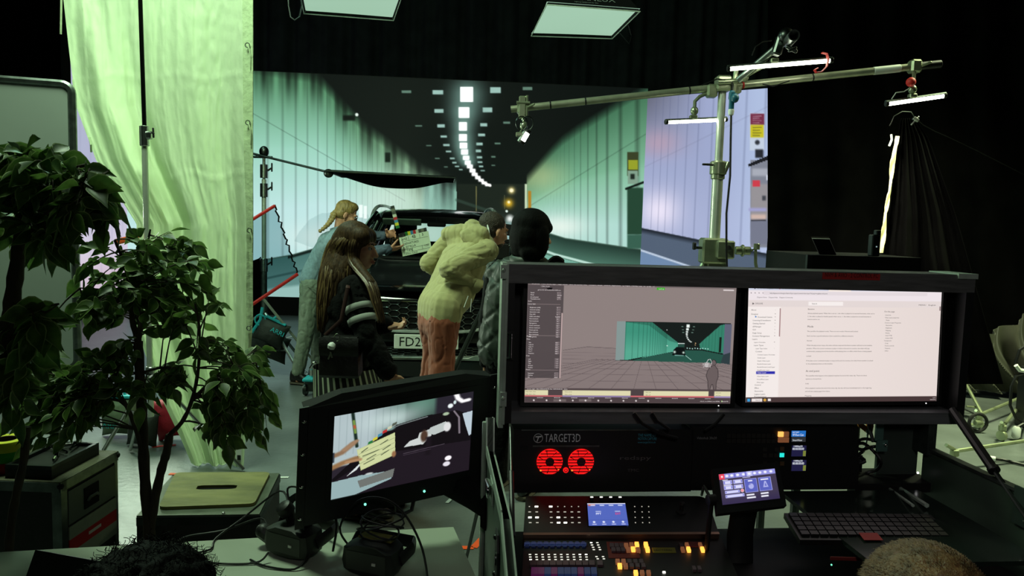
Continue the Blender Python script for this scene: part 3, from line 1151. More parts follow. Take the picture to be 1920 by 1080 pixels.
mb = cmb(); mb.sheet(lambda s, t: V(-.62 + 1.24 * s, yf(-.62 + 1.24 * s) - 0.006, .625 + .235 * t), 24, 4, 0.004); g = mb.build('grille', M_MATT, car)
M_LAT = mat('grille_metal', (92, 98, 96), 0.25, 0.9)
mb = cmb(); hexgrid(mb, -.56, .56, .632, .858, .104, .052, 0.0048, 0.016); mb.build('lattice', M_LAT, g)
mb = cmb(); mb.tube([V(x, yf(x) - 0.014, .868) for x in np.linspace(-.58, .58, 17)], 0.0075, 6); mb.build('chrome_strip', M_CHROME, g)
mb = cmb(); mb.tube([V(x, yf(x) - 0.016, .612 + .075 * (abs(x) / .60) ** 4) for x in np.linspace(-.60, .60, 21)], (0.014), 6); mb.build('chrome_strip', M_RAIL, g)
mb = cmb(); mb.sheet(lambda s, t: V(-.60 + 1.2 * s, yf(-.60 + 1.2 * s) - 0.006, .405 + .075 * t), 24, 3, 0.004); g = mb.build('lower_grille', M_MATT, car)
mb = cmb(); hexgrid(mb, -.56, .56, .408, .478, .07, .022, 0.003, 0.014); mb.build('lattice', M_LAT, g)
mb = cmb()
mb.prism([V(-.56, yf(.56) - .03, .41), V(-.42, yf(.45) - .03, .41), V(-.36, yf(.36) - .03, .388), V(.36, yf(.36) - .03, .388), V(.42, yf(.45) - .03, .41), V(.56, yf(.56) - .03, .41), V(.55, yf(.56) - .03, .36), V(-.55, yf(.56) - .03, .36)], (0, 0.06, 0))
mb.build('skid_strip', mat('silver_trim', (228, 234, 224), 0.5, 0.0), car)
mb = cmb(); mb.sheet(lambda s, t: V(-.75 + 1.5 * s, yf(-.75 + 1.5 * s) - 0.004 + 0.03 * t, .35 - .13 * t), 20, 3, 0.01); mb.build('valance', M_TRIM, car)
mb = cmb(); mb.box((0, -0.03, .53), (.54, .012, .122), bev=0.004); pl = mb.build('number_plate', M_WHITE, car, label='white number plate')
mb = cmb(); text_on(mb, 'FD23', V(-.232, -0.0375, .492), V(1, 0, 0), V(0, 0, 1), 0.077, 0.235); mb.build('lettering', M_BLACK, pl, 0)
mb = cmb(); mb.box((-.07, -0.03, .455), (.025, .02, .02)); mb.build('sensor', M_TRIM, car)
for s_ in (-1, 1):
    mb = cmb()
    mb.loft([[V(s_ * x, yf(x) + 0.012 * (1 - k) - 0.022 + .0 * k, z) for x, z in ((.62, .80), (.74, .775), (.86, .80), (.88, .86), (.82, .885), (.64, .862))] for k in (0, 1.0)])
    h = mb.build('headlight', mat('lamp_lens', (150, 160, 158), 0.08, 0.6), car)
    for x in (.70, .80):
        mb = cmb(); mb.lathe([(.02, 0), (.032, .006), (.034, .018), (.01, .02)], V(s_ * x, yf(x) - 0.03, .83), (0, 1, 0)); mb.build('reflector', M_CHROME, h)
    mb = cmb(); mb.sheet(lambda a, b: V(s_ * (.66 + .2 * a), yf(.66 + .2 * a) - 0.008, .47 + .11 * b), 8, 4, 0.004); f = mb.build('fog_lamp_bay', M_MATT, car)
    mb = cmb(); mb.lathe([(.03, 0), (.036, .01), (.03, .02)], V(s_ * .76, yf(.76) - 0.02, .53), (0, 1, 0)); mb.build('fog_lamp', M_CHROME, f)
    # pillars, rails, mirrors
    mb = cmb(); mb.tube([V(s_ * .80, 1.16, 1.13), V(s_ * .755, 1.45, 1.31), V(s_ * .70, 1.75, 1.48), V(s_ * .645, 2.02, 1.60)], [(.05, .035)] * 4, 8); mb.build('windscreen_pillar', M_PAINT, car)
    for (ya, yb, rr_, nm) in ((2.5, 2.6, .04, 'door_pillar'), (3.35, 3.42, .04, 'door_pillar'), (4.3, 4.08, .06, 'rear_pillar')):
        mb = cmb(); mb.tube([V(s_ * .86, ya, 1.13), V(s_ * .645, yb, 1.62)], [(rr_, .025)] * 2, 8); mb.build(nm, M_PAINT, car)
    mb = cmb(); mb.grid(lambda a, b: V(s_ * (.865 - .205 * b), 1.25 + .75 * b + (2.95 - .72 * b) * a, 1.15 + .46 * b), 8, 3); mb.build('side_glass', M_GLASSD, car)
    mb = cmb(); pth = smooth_path([V(s_ * .69, 1.98, 1.575), V(s_ * .675, 2.03, 1.64), V(s_ * .645, 2.12, 1.69), V(s_ * .625, 2.35, 1.705), V(s_ * .62, 3.0, 1.71), V(s_ * .62, 3.6, 1.69), V(s_ * .60, 3.9, 1.62)], 4); mb.tube(pth, [(.017, .022)] * len(pth), 8); mb.build('roof_rail', M_RAIL, car)
    mb = cmb(); mb.ell((s_ * 1.02, 1.5, 1.17), (.11, .06, .075)); mb.cap((s_ * .90, 1.52, 1.12), (s_ * .97, 1.51, 1.14), .025); mb.build('wing_mirror', M_PAINT, car)
    for y in (.88, 3.5):
        mb = cmb(); c = V(s_ * .80, y, .34)
        mb.lathe([(.20, -.11), (.30, -.115), (.335, -.09), (.34, 0), (.335, .09), (.30, .115), (.20, .11)], c, (1, 0, 0), 28)
        w = mb.build('wheel', M_TYRE, car)
        mb = cmb(); mb.lathe([(.02, .10), (.06, .105), (.07, .08), (.2, .06), (.22, .1), (.2, -.1)], c, (s_, 0, 0), 24); mb.build('rim', M_ALUD, w)
        mb = cmb(); mb.tube([c + V(s_ * .125, .385 * math.cos(a), .385 * math.sin(a)) for a in np.linspace(-0.2, math.pi + .2, 17)], 0.022, 6); mb.build('arch_trim', M_TRIM, car)


def roof_ring(y, w, z, cr):
    top = [V(w * math.sin(a), y, z - 0.03 + (0.03 + cr) * math.cos(a) ** 0.7) for a in np.linspace(-math.pi / 2 * .999, math.pi / 2 * .999, 15)]
    bot = [V(w * .98 * x, y, z - 0.055) for x in np.linspace(1, -1, 9)]
    return top + bot


mb = cmb(); mb.loft([roof_ring(1.96, .63, 1.575, .02), roof_ring(2.06, .66, 1.612, .03), roof_ring(2.4, .67, 1.645, .04), roof_ring(3.0, .67, 1.655, .045), roof_ring(3.7, .65, 1.645, .04), roof_ring(4.1, .61, 1.61, .03)])
mb.build('roof', M_PAINT, car, 50)
mb = cmb(); mb.grid(lambda a, b: V((2 * a - 1) * (.775 - .15 * b), 1.20 + .80 * b - 0.07 * (1 - (2 * a - 1) ** 2), 1.16 + .425 * b), 12, 6); mb.build('windscreen', M_GLASS, car)
mb = cmb(); mb.grid(lambda a, b: V((2 * a - 1) * (.74 - .15 * b), 4.30 - .22 * b, 1.15 + .44 * b), 8, 4); mb.build('rear_window', M_GLASSD, car)
mb = cmb(); mb.tube([V(x, 1.22 - 0.07 * (1 - (x / .76) ** 2), 1.175) for x in np.linspace(-.74, .74, 13)], 0.018, 6); mb.build('wiper_cowl', M_TRIM, car)
for x in (-.35, .3):
    mb = cmb(); mb.tube([V(x, 1.16, 1.17), V(x + .25, 1.15, 1.185), V(x + .5, 1.17, 1.19)], 0.008, 6); mb.build('wiper', M_MATT, car)
mb = cmb(); mb.box((0, 1.55, 1.05), (1.5, .5, .2), bev=.06); mb.build('dashboard', M_SEAT, car)
mb = cmb(); mb.tube([V(-.36 + .18 * math.cos(a), 1.82 + .05 * math.sin(a), 1.06 + .16 * math.sin(a)) for a in np.linspace(0, 6.28, 20)[:-1]], 0.014, 6, closed=True); mb.tube([V(-.36, 1.82, 1.06), V(-.36, 1.65, 1.02)], .03, 8); mb.build('steering_wheel', M_BLACK, car)
mb = cmb(); mb.box((0.02, 1.78, 1.515), (.2, .03, .055), bev=.012); mb.tube([V(0.02, 1.79, 1.52), V(0.02, 1.9, 1.58)], .01, 6); mb.build('rear_view_mirror', M_BLACK, car)
M_CARD = mat('grey_card', (150, 190, 190), 0.3, var=0.1)
mb = cmb(); mb.box((-.36, 1.95, 1.53), (.42, .02, .09), Matrix.Rotation(0.7, 3, 'X'), .008); mb.build('sun_visor', mat('visor_cloth', (150, 158, 145), 0.7), car)
for x in (-.37, .37):
    mb = cmb(); mb.box((x, 2.35, .80), (.5, .5, .18), bev=.06); mb.box((x, 2.62, 1.08), (.48, .16, .6), Matrix.Rotation(-0.2, 3, 'X'), .06)
    mb.cap(V(x - .06, 2.68, 1.36), V(x - .06, 2.70, 1.44), .01); mb.cap(V(x + .06, 2.68, 1.36), V(x + .06, 2.70, 1.44), .01)
    s1 = mb.build('seat', M_SEAT, car)
    mb = cmb(); mb.box((x, 2.69, 1.47), (.27, .11, .17), bev=.05); mb.build('headrest', M_SEAT, s1)
mb = cmb(); mb.box((0, 3.5, .85), (1.3, .5, .2), bev=.06); mb.box((0, 3.75, 1.05), (1.3, .14, .45), bev=.05); s1 = mb.build('rear_bench', M_SEAT, car)
for x in (-.42, .42):
    mb = cmb(); mb.box((x, 3.76, 1.32), (.22, .09, .12), bev=.04); mb.build('headrest', M_SEAT, s1)

# ---- wheel dollies beside the front wheels
for lb, q in (('small turquoise-topped wheel dolly on the floor beside the jeans wearer’s boots', P(583, 716, 6.35)), ('small wheel dolly at the front right corner of the car', P(893, 712, 6.05))):
    q = V(q.x, q.y, 0)
    t = thing('wheel_dolly', lb.replace('’', "'"), 'dolly', q, 'wheel dollies by the car')
    mb = MB(); mb.box(q + V(0, 0, .15), (.11, .16, .03), bev=.008); mb.build('plate', M_TEAL, t)
    for a in (-.045, .045):
        mb = MB(); mb.lathe([(.02, -.014), (.05, -.016), (.055, 0), (.05, .016), (.02, .014)], q + V(a, 0, .055), (1, 0, 0)); mb.build('castor', M_STEEL, t)
    mb = MB(); mb.cyl(q + V(0, 0, .05), q + V(0, 0, .24), .014); mb.cap(q + V(0, 0, .24), q + V(.03, 0, .29), .018); mb.build('jack_post', M_CHROME, t)
    mb = MB(); mb.obox(q + V(-.05, -.02, .04), (.1, 0, 0), (0, .04, 0), (0, 0, .1)); mb.build('fork', M_STEEL, t)

# ================================================================ FLAG STAND, FLAG, NET
q = PZ(497, 690, 0)
q = V(P(495, 420, 7.15).x, 7.15, 0)
t = thing('flag_stand', 'light stand with sandbags at its foot left of the car, arm reaching right', 'light stand', q)


def up(z, dx=0.0, dy=0.0):
    return V(q.x + dx, q.y + dy, z)


mb = MB(); mb.cyl(up(.45), up(1.12), .03); mb.build('lower_tube', M_ALUD, t)
mb = MB(); mb.cyl(up(1.10), up(1.9), .022); mb.build('middle_tube', M_TUBE, t)
mb = MB(); mb.cyl(up(1.86), up(2.14), .014); mb.build('upper_tube', M_CHROME, t)
for z in (1.08, 1.80, 1.98):
    mb = MB(); mb.cyl(up(z - .07), up(z + .06), .037); mb.build('collar', M_ALU, t)
    mb = MB(); mb.cap(up(z, .03), up(z + .03, .075), .009); mb.cap(up(z + .0, .075), up(z + .07, .075), .008); mb.build('knob', M_BLACK, t)
mb = MB(); mb.ell(up(2.16), (.045, .045, .055)); mb.cyl(up(2.11, -.10), up(2.11, .08), .012); mb.build('grip_head', M_STEEL, t)
mb = MB(); mb.tube([P(430, 277, 7.12), P(494, 293, 7.1), P(616, 323, 6.9)], .011, 8); mb.build('arm', M_STEEL, t)
for a in (-50, 75, 190):
    e = up(.02, .85 * math.cos(math.radians(a)), .6 * math.sin(math.radians(a)))
    mb = MB(); mb.tube([up(.62), e], .015, 8); mb.build('leg', M_ALU, t)
    mb = MB(); mb.tube([up(.25), up(.62).lerp(e, .55)], .008, 6); mb.build('brace', M_ALU, t)
qf = V(q.x, q.y, q.z)

A, B, C, D = P(612, 320, 6.7), P(853, 333, 6.6), P(851, 341, 7.5), P(640, 331, 7.5)
t = thing('black_flag', 'black cloth flag held level over the car roof on a thin frame', 'flag', A)


def flg(s, q_):
    p = A.lerp(B, s).lerp(D.lerp(C, s), q_)
    p.z -= 0.11 * math.sin(math.pi * s) * math.sin(math.pi * min(1, q_ * .9 + .0)) + 0.004 * math.sin(s * 17 + q_ * 4) * q_
    return p


mb = MB(); mb.sheet(flg, 40, 14, .006); mb.build('cloth', M_DRAPE, t, 80)
mb = MB(); mb.tube([A, B, C, D], .011, 6, closed=True); mb.build('frame', M_STEEL, t)
mb = MB(); mb.ell(P(616, 325, 6.75), (.045, .03, .04)); mb.cyl(P(610, 322, 6.75), P(622, 328, 6.75), .016); mb.build('ear', M_STEEL, t)

N1, N2, N4 = P(515, 386, 6.75), P(558, 514, 6.95), P(425, 441, 6.4)
N3 = P(455, 583, 6.6)
t = thing('net_flag', 'translucent grey net in a red edged square frame leaning by the silk', 'flag', N3)
mnet = glassmat('grey_net', (182, 200, 205), 0.0, 0.5)
mb = MB(); mb.grid(lambda s, q_: N4.lerp(N1, s).lerp(N3.lerp(N2, s), q_), 8, 8); mb.build('net', mnet, t, 0)
mb = MB(); mb.tube([N4, N1], .015, 6); mb.build('edge', M_RED, t, label='red taped edge')
mb = MB(); mb.tube([N3, N2], .017, 6); mb.build('edge', M_RED, t, label='red taped edge')
mb = MB(); mb.tube([N1.lerp(N2, k / 24) + V(.012 * math.sin(k * 2.3), 0, .01 * math.cos(k * 3.1)) for k in range(25)], .008, 5); mb.build('frayed_edge', M_MATT, t)
mb = MB(); mb.tube([N4, N3], .012, 5); mb.build('frame_bar', M_STEEL, t)
fo = P(560, 690, 7.0)
mb = MB(); mb.tube([N3.lerp(N2, .35), PZ(604, 697, .015)], .013, 8); mb.build('prop', M_TUBE, t)


# ---- sandbags
def sandbag(label, c, w, h, dpt, m, rot, grp, txt=None, strap=True, lean=0.0):
    t = thing('sandbag', label, 'sandbag', c, grp)
    R = Matrix.Rotation(rot, 3, 'Y') @ Matrix.Rotation(lean, 3, 'X')

    def fn(sgn):
        def g(s, q_):
            x, z = (s - .5), (q_ - .5)
            pinch = 1 - 0.16 * (1 - (2 * x) ** 2) * (abs(2 * z) ** 2) - 0.1 * (1 - (2 * z) ** 2) * (abs(2 * x) ** 2)
            bulge = ((1 - (2 * x) ** 2) * (1 - (2 * z) ** 2)) ** 0.55
            wr = 0.05 * noise.noise(V(x * 7, z * 7, w * 30 + sgn))
            return c + R @ V(x * w * pinch, sgn * dpt * (bulge * .5 + .02 + wr * bulge), z * h * pinch)
        return g
    mb = MB()
    mb.grid(fn(-1), 18, 18); mb.grid(fn(1), 18, 18)
    mb.build('bag', m, t, 60)
    if strap:
        a, b = c + R @ V(-.12 * w, 0, h * .47), c + R @ V(.12 * w, 0, h * .47)
        mb = MB(); mb.tube([a, a.lerp(b, .2) + R @ V(0, 0, .03), a.lerp(b, .8) + R @ V(0, 0, .03), b], [(.010, .004)] * 4, 6); mb.build('handle', M_TEAL, t)
        mb = MB(); mb.box(c + R @ V(0, -.02, h * .475), (w * .7, dpt * .22, .022), R, .006); mb.build('top_band', M_TEAL, t)
    if txt:
        ux, uy = R @ V(1, 0, 0), R @ V(0, 0, 1)
        mb = MB(); text_on(mb, 'ARRI', c + R @ V(-w * txt[0], -dpt * .62, txt[1] * h), ux, uy, h * txt[2]); mb.build('lettering', M_TEAL, t, 0)
    return t


M_BAG = mat('grey_green_canvas', (92, 108, 84), 0.8, var=0.12, bump=0.15)
M_BAGD = mat('dark_canvas', (32, 38, 34), 0.75, var=0.12, bump=0.15)
M_BAGR = mat('red_canvas', (176, 28, 54), 0.7, var=0.1, bump=0.15)
b0 = P(228, 795, 5.0)
sandbag('grey-green sandbag with turquoise lettering standing beside the light stand', V(b0.x, 5.0, .15), .27, .29, .2, M_BAG, 0.0, 'sandbags', (.25, -.2, .13))
b0 = P(318, 796, 4.95)
sandbag('red sandbag slumped under the silk behind the tree trunk', V(b0.x, 4.95, .16), .22, .31, .16, M_BAGR, -0.22, 'sandbags', None, False)
b0 = P(285, 812, 4.92)
sandbag('dark sandbag lying between the grey-green and the red one', V(b0.x, 4.8, .12), .2, .24, .16, M_BAGD, 0.1, 'sandbags', None, False)
b0 = P(510, 622, 6.95)
sandbag('dark star shaped sandbag with turquoise lettering hung on the flag stand', V(b0.x, 6.93, b0.z), .30, .26, .16, M_BAGD, 0.42, 'sandbags', (-.02, .12, .17))
b0 = P(496, 640, 7.0)
sandbag('darker sandbag hanging below the star shaped one on the flag stand', V(b0.x, 7.08, b0.z - .06), .42, .26, .14, M_BAGD, 0.25, 'sandbags', None, False)
mb = MB(); b1 = P(488, 600, 6.9); mb.tube([b1 + V(.05 * math.cos(a), 0, .05 * math.sin(a)) for a in np.linspace(0, 6.28, 17)[:-1]], .008, 6, closed=True); mb.tube([b1 + V(.02, 0, .12), b1 + V(0, 0, 0), b1 + V(-.08, 0, -.12)], [(.014, .005)] * 3, 6)
o = mb.build('sandbag_strap', M_TEAL)
tag(o, 'turquoise webbing strap with ring at the flag stand above the sandbags', 'strap')
mb = MB(); b1 = P(460, 605, 7.2); mb.sheet(lambda s, q_: V(b1.x - .12 + .26 * s, 7.2 + .06 * math.sin(9 * s), 1.0 - .95 * q_ + .15 * s), 14, 12, .008)
tag(mb.build('black_cloth', M_DRAPE, None, 80), 'black cloth draped to the floor behind the flag stand', 'cloth')

# ================================================================ BOOM STAND AND TUBE LIGHTS
bx = P(1341, 420, 5.0).x
bq = V(bx, 5.0, 0)
t = thing('boom_stand', 'heavy chrome wind-up stand carrying a long horizontal boom pipe', 'stand', bq)


def bz(py):
    return P(1341, py, 5.0).z


def col(za, zb, r, nm, m=M_TUBE):
    mb = MB(); mb.cyl(V(bx, 5, za), V(bx, 5, zb), r, 20); mb.build(nm, m, t)


col(bz(330), bz(165), .026, 'upper_tube')
col(bz(455), bz(320), .036, 'lower_tube')
M_BRASS = mat('greenish_cast_metal', (158, 166, 138), 0.3, 0.7, var=0.12)
mb = MB(); mb.lathe([(.04, -.05), (.046, -.045), (.046, -.02), (.055, -.015), (.055, .06), (.045, .07)], V(bx, 5, bz(322)), n=20); mb.cyl(V(bx + .03, 4.97, bz(320) - .02), V(bx + .06, 4.97, bz(318) + .05), .016); mb.build('collar', M_BRASS, t)
mb = MB(); mb.cap(V(bx - .05, 4.96, bz(310)), V(bx - .09, 4.95, bz(310)), .008); mb.box((bx - .105, 4.95, bz(310)), (.03, .02, .014), bev=.004); mb.build('knob', M_BLACK, t)
mb = MB(); mb.box((bx - .01, 4.98, bz(470)), (.17, .13, .17), bev=.012); mb.box((bx + .05, 4.93, bz(467)), (.12, .09, .12), bev=.01); mb.box((bx, 5, bz(495)), (.11, .11, .12), bev=.012); mb.build('winch_block', M_BRASS, t)
mb = MB(); mb.lathe([(.0, 0), (.02, .002), (.02, .012), (.008, .014)], V(bx + .06, 4.88, bz(464)), (0, -1, 0)); mb.build('bolt', M_ALU, t)
mb = MB(); c = V(bx + .13, 4.95, bz(468)); mb.cyl(c, c + V(.1, 0, 0), .028); mb.cyl(c + V(.04, 0, 0), c + V(.055, 0, 0), .04); mb.tube([c + V(.1, 0, 0), c + V(.135, 0, .02), c + V(.14, 0, -.08), c + V(.17, 0, -.2)], .011, 8); mb.cyl(c + V(.135, -.02, .01), c + V(.135, -.02, .05), .02); mb.build('crank', M_BRASS, t)
mb = MB(); mb.cap(V(bx - .1, 4.95, bz(465)), V(bx - .14, 4.93, bz(465)), .009); mb.box((bx - .15, 4.93, bz(462)), (.022, .03, .05), bev=.006); mb.build('lever', M_BLACK, t)
for a in (200, 320, 80):
    ca, sa = math.cos(math.radians(a)), math.sin(math.radians(a))
    hubz = bz(483)
    mb = MB(); mb.tube([V(bx + .05 * ca, 5 + .05 * sa, hubz), V(bx + .78 * ca, 5 + .78 * sa, .03)], .02, 10); mb.build('leg', M_BRASS, t)
    mb = MB(); mb.tube([V(bx + .03 * ca, 5 + .03 * sa, .5), V(bx + .5 * ca, 5 + .5 * sa, .55)], .013, 8); mb.build('brace', M_BRASS, t)
mb = MB(); mb.cyl(V(bx, 5, .3), V(bx, 5, bz(495)), .034); mb.build('centre_tube', M_BRASS, t)
BA, BB = P(958, 205, 5.05), P(1763, 120, 4.95)
mb = MB(); mb.tube([BA, BA.lerp(BB, .25), BA.lerp(BB, .5), BA.lerp(BB, .75), BB], .024, 14); bp = mb.build('boom_pipe', mat('boom_metal', (170, 174, 150), 0.35, 0.6, var=0.15), t)


def bpt(px):
    s = (px - 958) / (1763 - 958)
    return BA.lerp(BB, s)


for px in (1034, 1101, 1298, 1528):
    d = (BB - BA).normalized(); mb = MB(); c = bpt(px); mb.cyl(c - d * .006, c + d * .006, .0255); mb.build('tape_ring', M_BLACK, bp)
c = bpt(1398); d = (BB - BA).normalized(); mb = MB(); mb.cyl(c - d * .008, c + d * .008, .0257); mb.build('tape_ring', M_RED, bp, label='red tape ring')
mb = MB(); mb.cyl(bpt(1718), BB + d * .004, .0262); mb.build('end_sleeve', M_BLACK, bp)
mb = MB(); mb.cyl(bpt(1640), bpt(1690), .0256); mb.build('tape_sleeve', M_WHITE, bp)
mb = MB(); c = V(bx, 5, bz(163)); mb.box(c + V(.0, -.01, .02), (.1, .09, .1), bev=.012); mb.cyl(c + V(-.05, -.06, .02), c + V(.08, -.06, .03), .018); mb.cyl(c + V(.06, -.05, -.04), c + V(.07, -.05, .1), .016); mb.box(c + V(.09, -.02, -.02), (.05, .06, .05), bev=.01); mb.build('boom_clamp', M_BRASS, t)
a, b = P(1385, 150, 4.9), P(1462, 84, 4.7)
mb = MB(); mb.tube([a, b], .024, 14); mb.build('pipe_arm', M_ALU, t)
mb = MB(); c = P(1460, 86, 4.68); mb.box(c, (.055, .06, .12), Matrix.Rotation(.25, 3, 'Y'), .01); mb.ell(P(1474, 68, 4.66), (.05, .05, .05)); mb.cap(P(1476, 88, 4.62), P(1492, 96, 4.6), .012); mb.cap(P(1480, 95, 4.6), P(1492, 90, 4.6), .009); mb.build('pipe_coupler', M_STEEL, t)
mb = MB(); a, b = P(1477, 80, 4.66), P(1489, 66, 4.5)
dd = (b - a).normalized(); mb.lathe([(.03, 0), (.032, .004), (.034, (b - a).length), (.027, (b - a).length), (.026, .02)], a, dd, 18); mb.build('pipe_stub', M_ALU, t)
for pts in ([(1410, 104), (1416, 88), (1430, 78), (1447, 76)], [(1360, 150), (1345, 148), (1330, 154), (1316, 160)], [(1430, 158), (1450, 162), (1470, 155), (1480, 152)]):
    mb = MB(); mb.tube([P(x, y, 4.85) for x, y in pts], .004, 5); mb.build('safety_wire', M_CABLE, t)

M_TUBEL = emat('lit_tube', (246, 255, 226), 14.0)


def tube_light(label, a, b, r, hang, extra=None):
    t = thing('tube_light', label, 'tube light', a.lerp(b, .5), 'tube lights on the boom')
    d = (b - a).normalized()
    upv = V(0, 0, 1)
    upv = (upv - d * upv.dot(d)).normalized()
    mb = MB(); mb.tube([a + d * .012, b - d * .012], r, 12); mb.build('diffuser', M_TUBEL, t)
    mb = MB(); mb.tube([a + upv * r * .9, b + upv * r * .9], [(r * .7, r * 1.05)] * 2, 8, flat=upv); mb.build('housing', M_ALUD, t)
    for e, s_ in ((a, 1), (b, -1)):
        mb = MB(); mb.cyl(e - d * .004 * s_, e + d * .016 * s_, r * 1.25, 12); mb.build('end_cap', M_BLACK, t)
    m_ = a.lerp(b, .45) + upv * r * 1.8
    mb = MB(); mb.tube([m_, hang[0]], .009, 8); mb.ell(hang[0], (.026, .026, .03)); mb.box(m_, (.05, .04, .03), bev=.006); mb.build('bracket', M_BRASS, t)
    if len(hang) > 1:
        mb = MB()
        mb.tube(hang, .012, 8)
        mb.box(hang[-1], (.07, .075, .085), bev=.012)
        mb.cap(hang[-1] + V(.03, -.03, 0), hang[-1] + V(.075, -.05, .02), .008)
        mb.build('boom_clamp', M_BRASS, t)
    return t


tl = tube_light('longest lit tube light, tied with a red strap above the boom', P(1364, 129, 4.8), P(1561, 113, 4.7), .0145, [P(1396, 145, 4.88)])
mb = MB(); mb.tube([P(1541, 99, 4.66), P(1550, 101, 4.66), P(1553, 112, 4.66), P(1550, 125, 4.66), P(1540, 135, 4.66), P(1530, 136, 4.66), P(1527, 131, 4.66), P(1533, 128, 4.66)], [(.018, .004)] * 8, 8, flat=(0, 1, 0)); mb.build('strap', M_RED, tl, label='red hook and loop strap')
tube_light('lit tube light hanging just left of the stand column', P(1248, 229, 4.9), P(1362, 224, 5.05), .0125, [P(1302, 208, 5.0), P(1303, 190, 5.0), P(1312, 181, 5.0), bpt(1340) + V(0, 0, -.02)])
t3 = tube_light('tilted lit tube light at the right end of the boom', P(1661, 195, 4.9), P(1773, 179, 4.9), .0145, [P(1711, 168, 4.9), P(1713, 150, 4.9), bpt(1716)])
mb = MB(); mb.ell(P(1708, 154, 4.86), (.03, .03, .03)); mb.build('knob', M_RED, t3, label='red knob')
mb = MB(); mb.tube([P(1708, 164, 4.9), P(1695, 172, 4.9), P(1680, 174, 4.9), P(1672, 186, 4.9)], .004, 5); mb.build('power_lead', M_WHITE, t3)
t4 = tube_light('short lit panel light dangling at the left end of the boom', P(977, 268, 5.0), P(990, 245, 5.0), .02, [P(982, 236, 5.0), P(980, 215, 5.03), bpt(980)])
for dx in (-5, 6):
    mb = MB(); c = P(983 + dx, 231, 4.98); mb.tube([c + V(.038 * math.cos(a), 0, .045 * math.sin(a)) for a in np.linspace(0, 6.28, 19)[:-1]], .004, 5, closed=True); mb.build('cable_loop', M_STEEL, t4)
mb = MB(); c = bpt(980); mb.box(c + V(0, -.03, .0), (.05, .03, .15), bev=.008); mb.cyl(c + V(-.04, -.04, .03), c + V(.05, -.04, .03), .01); mb.cyl(c + V(.03, -.03, -.06), c + V(.03, -.03, .08), .01); mb.build('pipe_clamp', M_BRASS, t4)

t = thing('power_connector', 'blue in-line power connector hanging by the stand column on a black cable', 'connector', P(1373, 200, 4.85))
mb = MB(); c0, c1 = P(1373, 170, 4.85), P(1371, 205, 4.85); mb.lathe([(.012, 0), (.02, .01), (.022, .05), (.017, .06), (.017, .12), (.012, .125)], c0, c1 - c0); mb.ell(P(1378, 184, 4.83), (.026, .026, .03)); mb.build('plug', mat('blue_connector', (24, 92, 112), 0.4), t)
mb = MB(); mb.lathe([(.017, 0), (.02, .01), (.016, .035), (.008, .04)], c1, V(0, 0, -1)); mb.build('gland', M_WHITE, t)
mb = MB(); mb.tube([c1, P(1370, 260, 4.85), P(1369, 330, 4.85), P(1362, 400, 4.85), P(1362, 470, 4.85), P(1364, 530, 4.9), V(bx + .1, 4.8, .02)], .007, 8); mb.tube([c0, P(1374, 160, 4.9), P(1371, 150, 4.95)], .007, 6); mb.build('cable', M_CABLE, t)

# ---- clapperboard
cl = thing('clapperboard', 'white handwritten clapperboard with striped sticks held before the windscreen', 'clapperboard', P(780, 457, 6.85))
fc = Fr(P(748, 445, 6.85), P(803, 433, 6.9), P(755, 481, 6.85))
M_BOARD = mat('white_acrylic', (222, 236, 208), 0.35, var=0.04)
mb = MB(); fc.box(mb, 0, 0, fc.W, fc.H, -.008, 0); bo = mb.build('board', M_BOARD, cl, 0)
mb = MB()
W, H = fc.W, fc.H
for (tx, u, v, h, wd) in (('AMZ', .06, .2, .1, .2), ('4B', .42, .19, .16, .13), ('3', .76, .17, .13, .05), ('DEPARTURES', .1, .45, .11, .52), ('ESTELLA', .16, .61, .1, .34), ('Yang', .16, .78, .14, .22), ('1/25', .78, .74, .1, .14), ('Film Unit', .12, .96, .08, .4)):
    fc.text(mb, tx, u * W, v * H, h * H, .002, wid=wd * W)
for v in (.26, .66, .84):
    fc.box(mb, .08 * W, v * H, .95 * W, (v + .012) * H, 0, .001)
for (u, a, b) in ((.08, .05, .98), (.30, .05, .26), (.68, .03, .26), (.70, .66, .84)):
    fc.box(mb, u * W, a * H, (u + .008) * W, b * H, 0, .001)
mb.build('lettering', M_BLACK, bo, 0)
cols = [(20, 110, 40), (214, 204, 40), (60, 130, 165), (190, 36, 44), (205, 214, 190), (70, 76, 64), (110, 112, 96), (40, 44, 40)]
cm = [mat('stick_stripe', c, .5) for c in cols]


def sticks(name, a, b, wv, t):
    d = b - a
    mb = MB()
    for k in range(8):
        mb.cur = k
        mb.obox(a + d * (k / 8) - wv * .5, d / 8, wv, V(0, .02, 0))
    return mb.build(name, cm, t, 0)


fu, fv = fc.ux, fc.uy
sticks('lower_stick', fc.pt(.22 * W, -.10 * H), fc.pt(.95 * W, -.10 * H), fv * .035, cl)
mb = MB(); fc.box(mb, 0, -.19 * H, .22 * W, 0, -.012, .006); hp = mb.build('hinge_plate', M_BLACK, cl, 0)
for u, v in ((.02, -.13), (.15, -.05), (.2, -.14)):
    mb = MB(); mb.ell(fc.pt(u * W, v * H, .006), .004, nu=8, nv=6); mb.build('rivet', M_ALU, hp)
s0, s1 = P(746, 428, 6.85), P(735, 386, 6.85)
sd = (s1 - s0).normalized()
sticks('upper_stick', s0, s1, V(sd.z, 0, -sd.x) * .035, cl)

# ================================================================ ARTIFICIAL TREES
def leafmat(name, a, b):
    m = mat(name, a, 0.42, var=0.1, scale=25, spec=0.4, transl=0.45, c2=b)
    return m


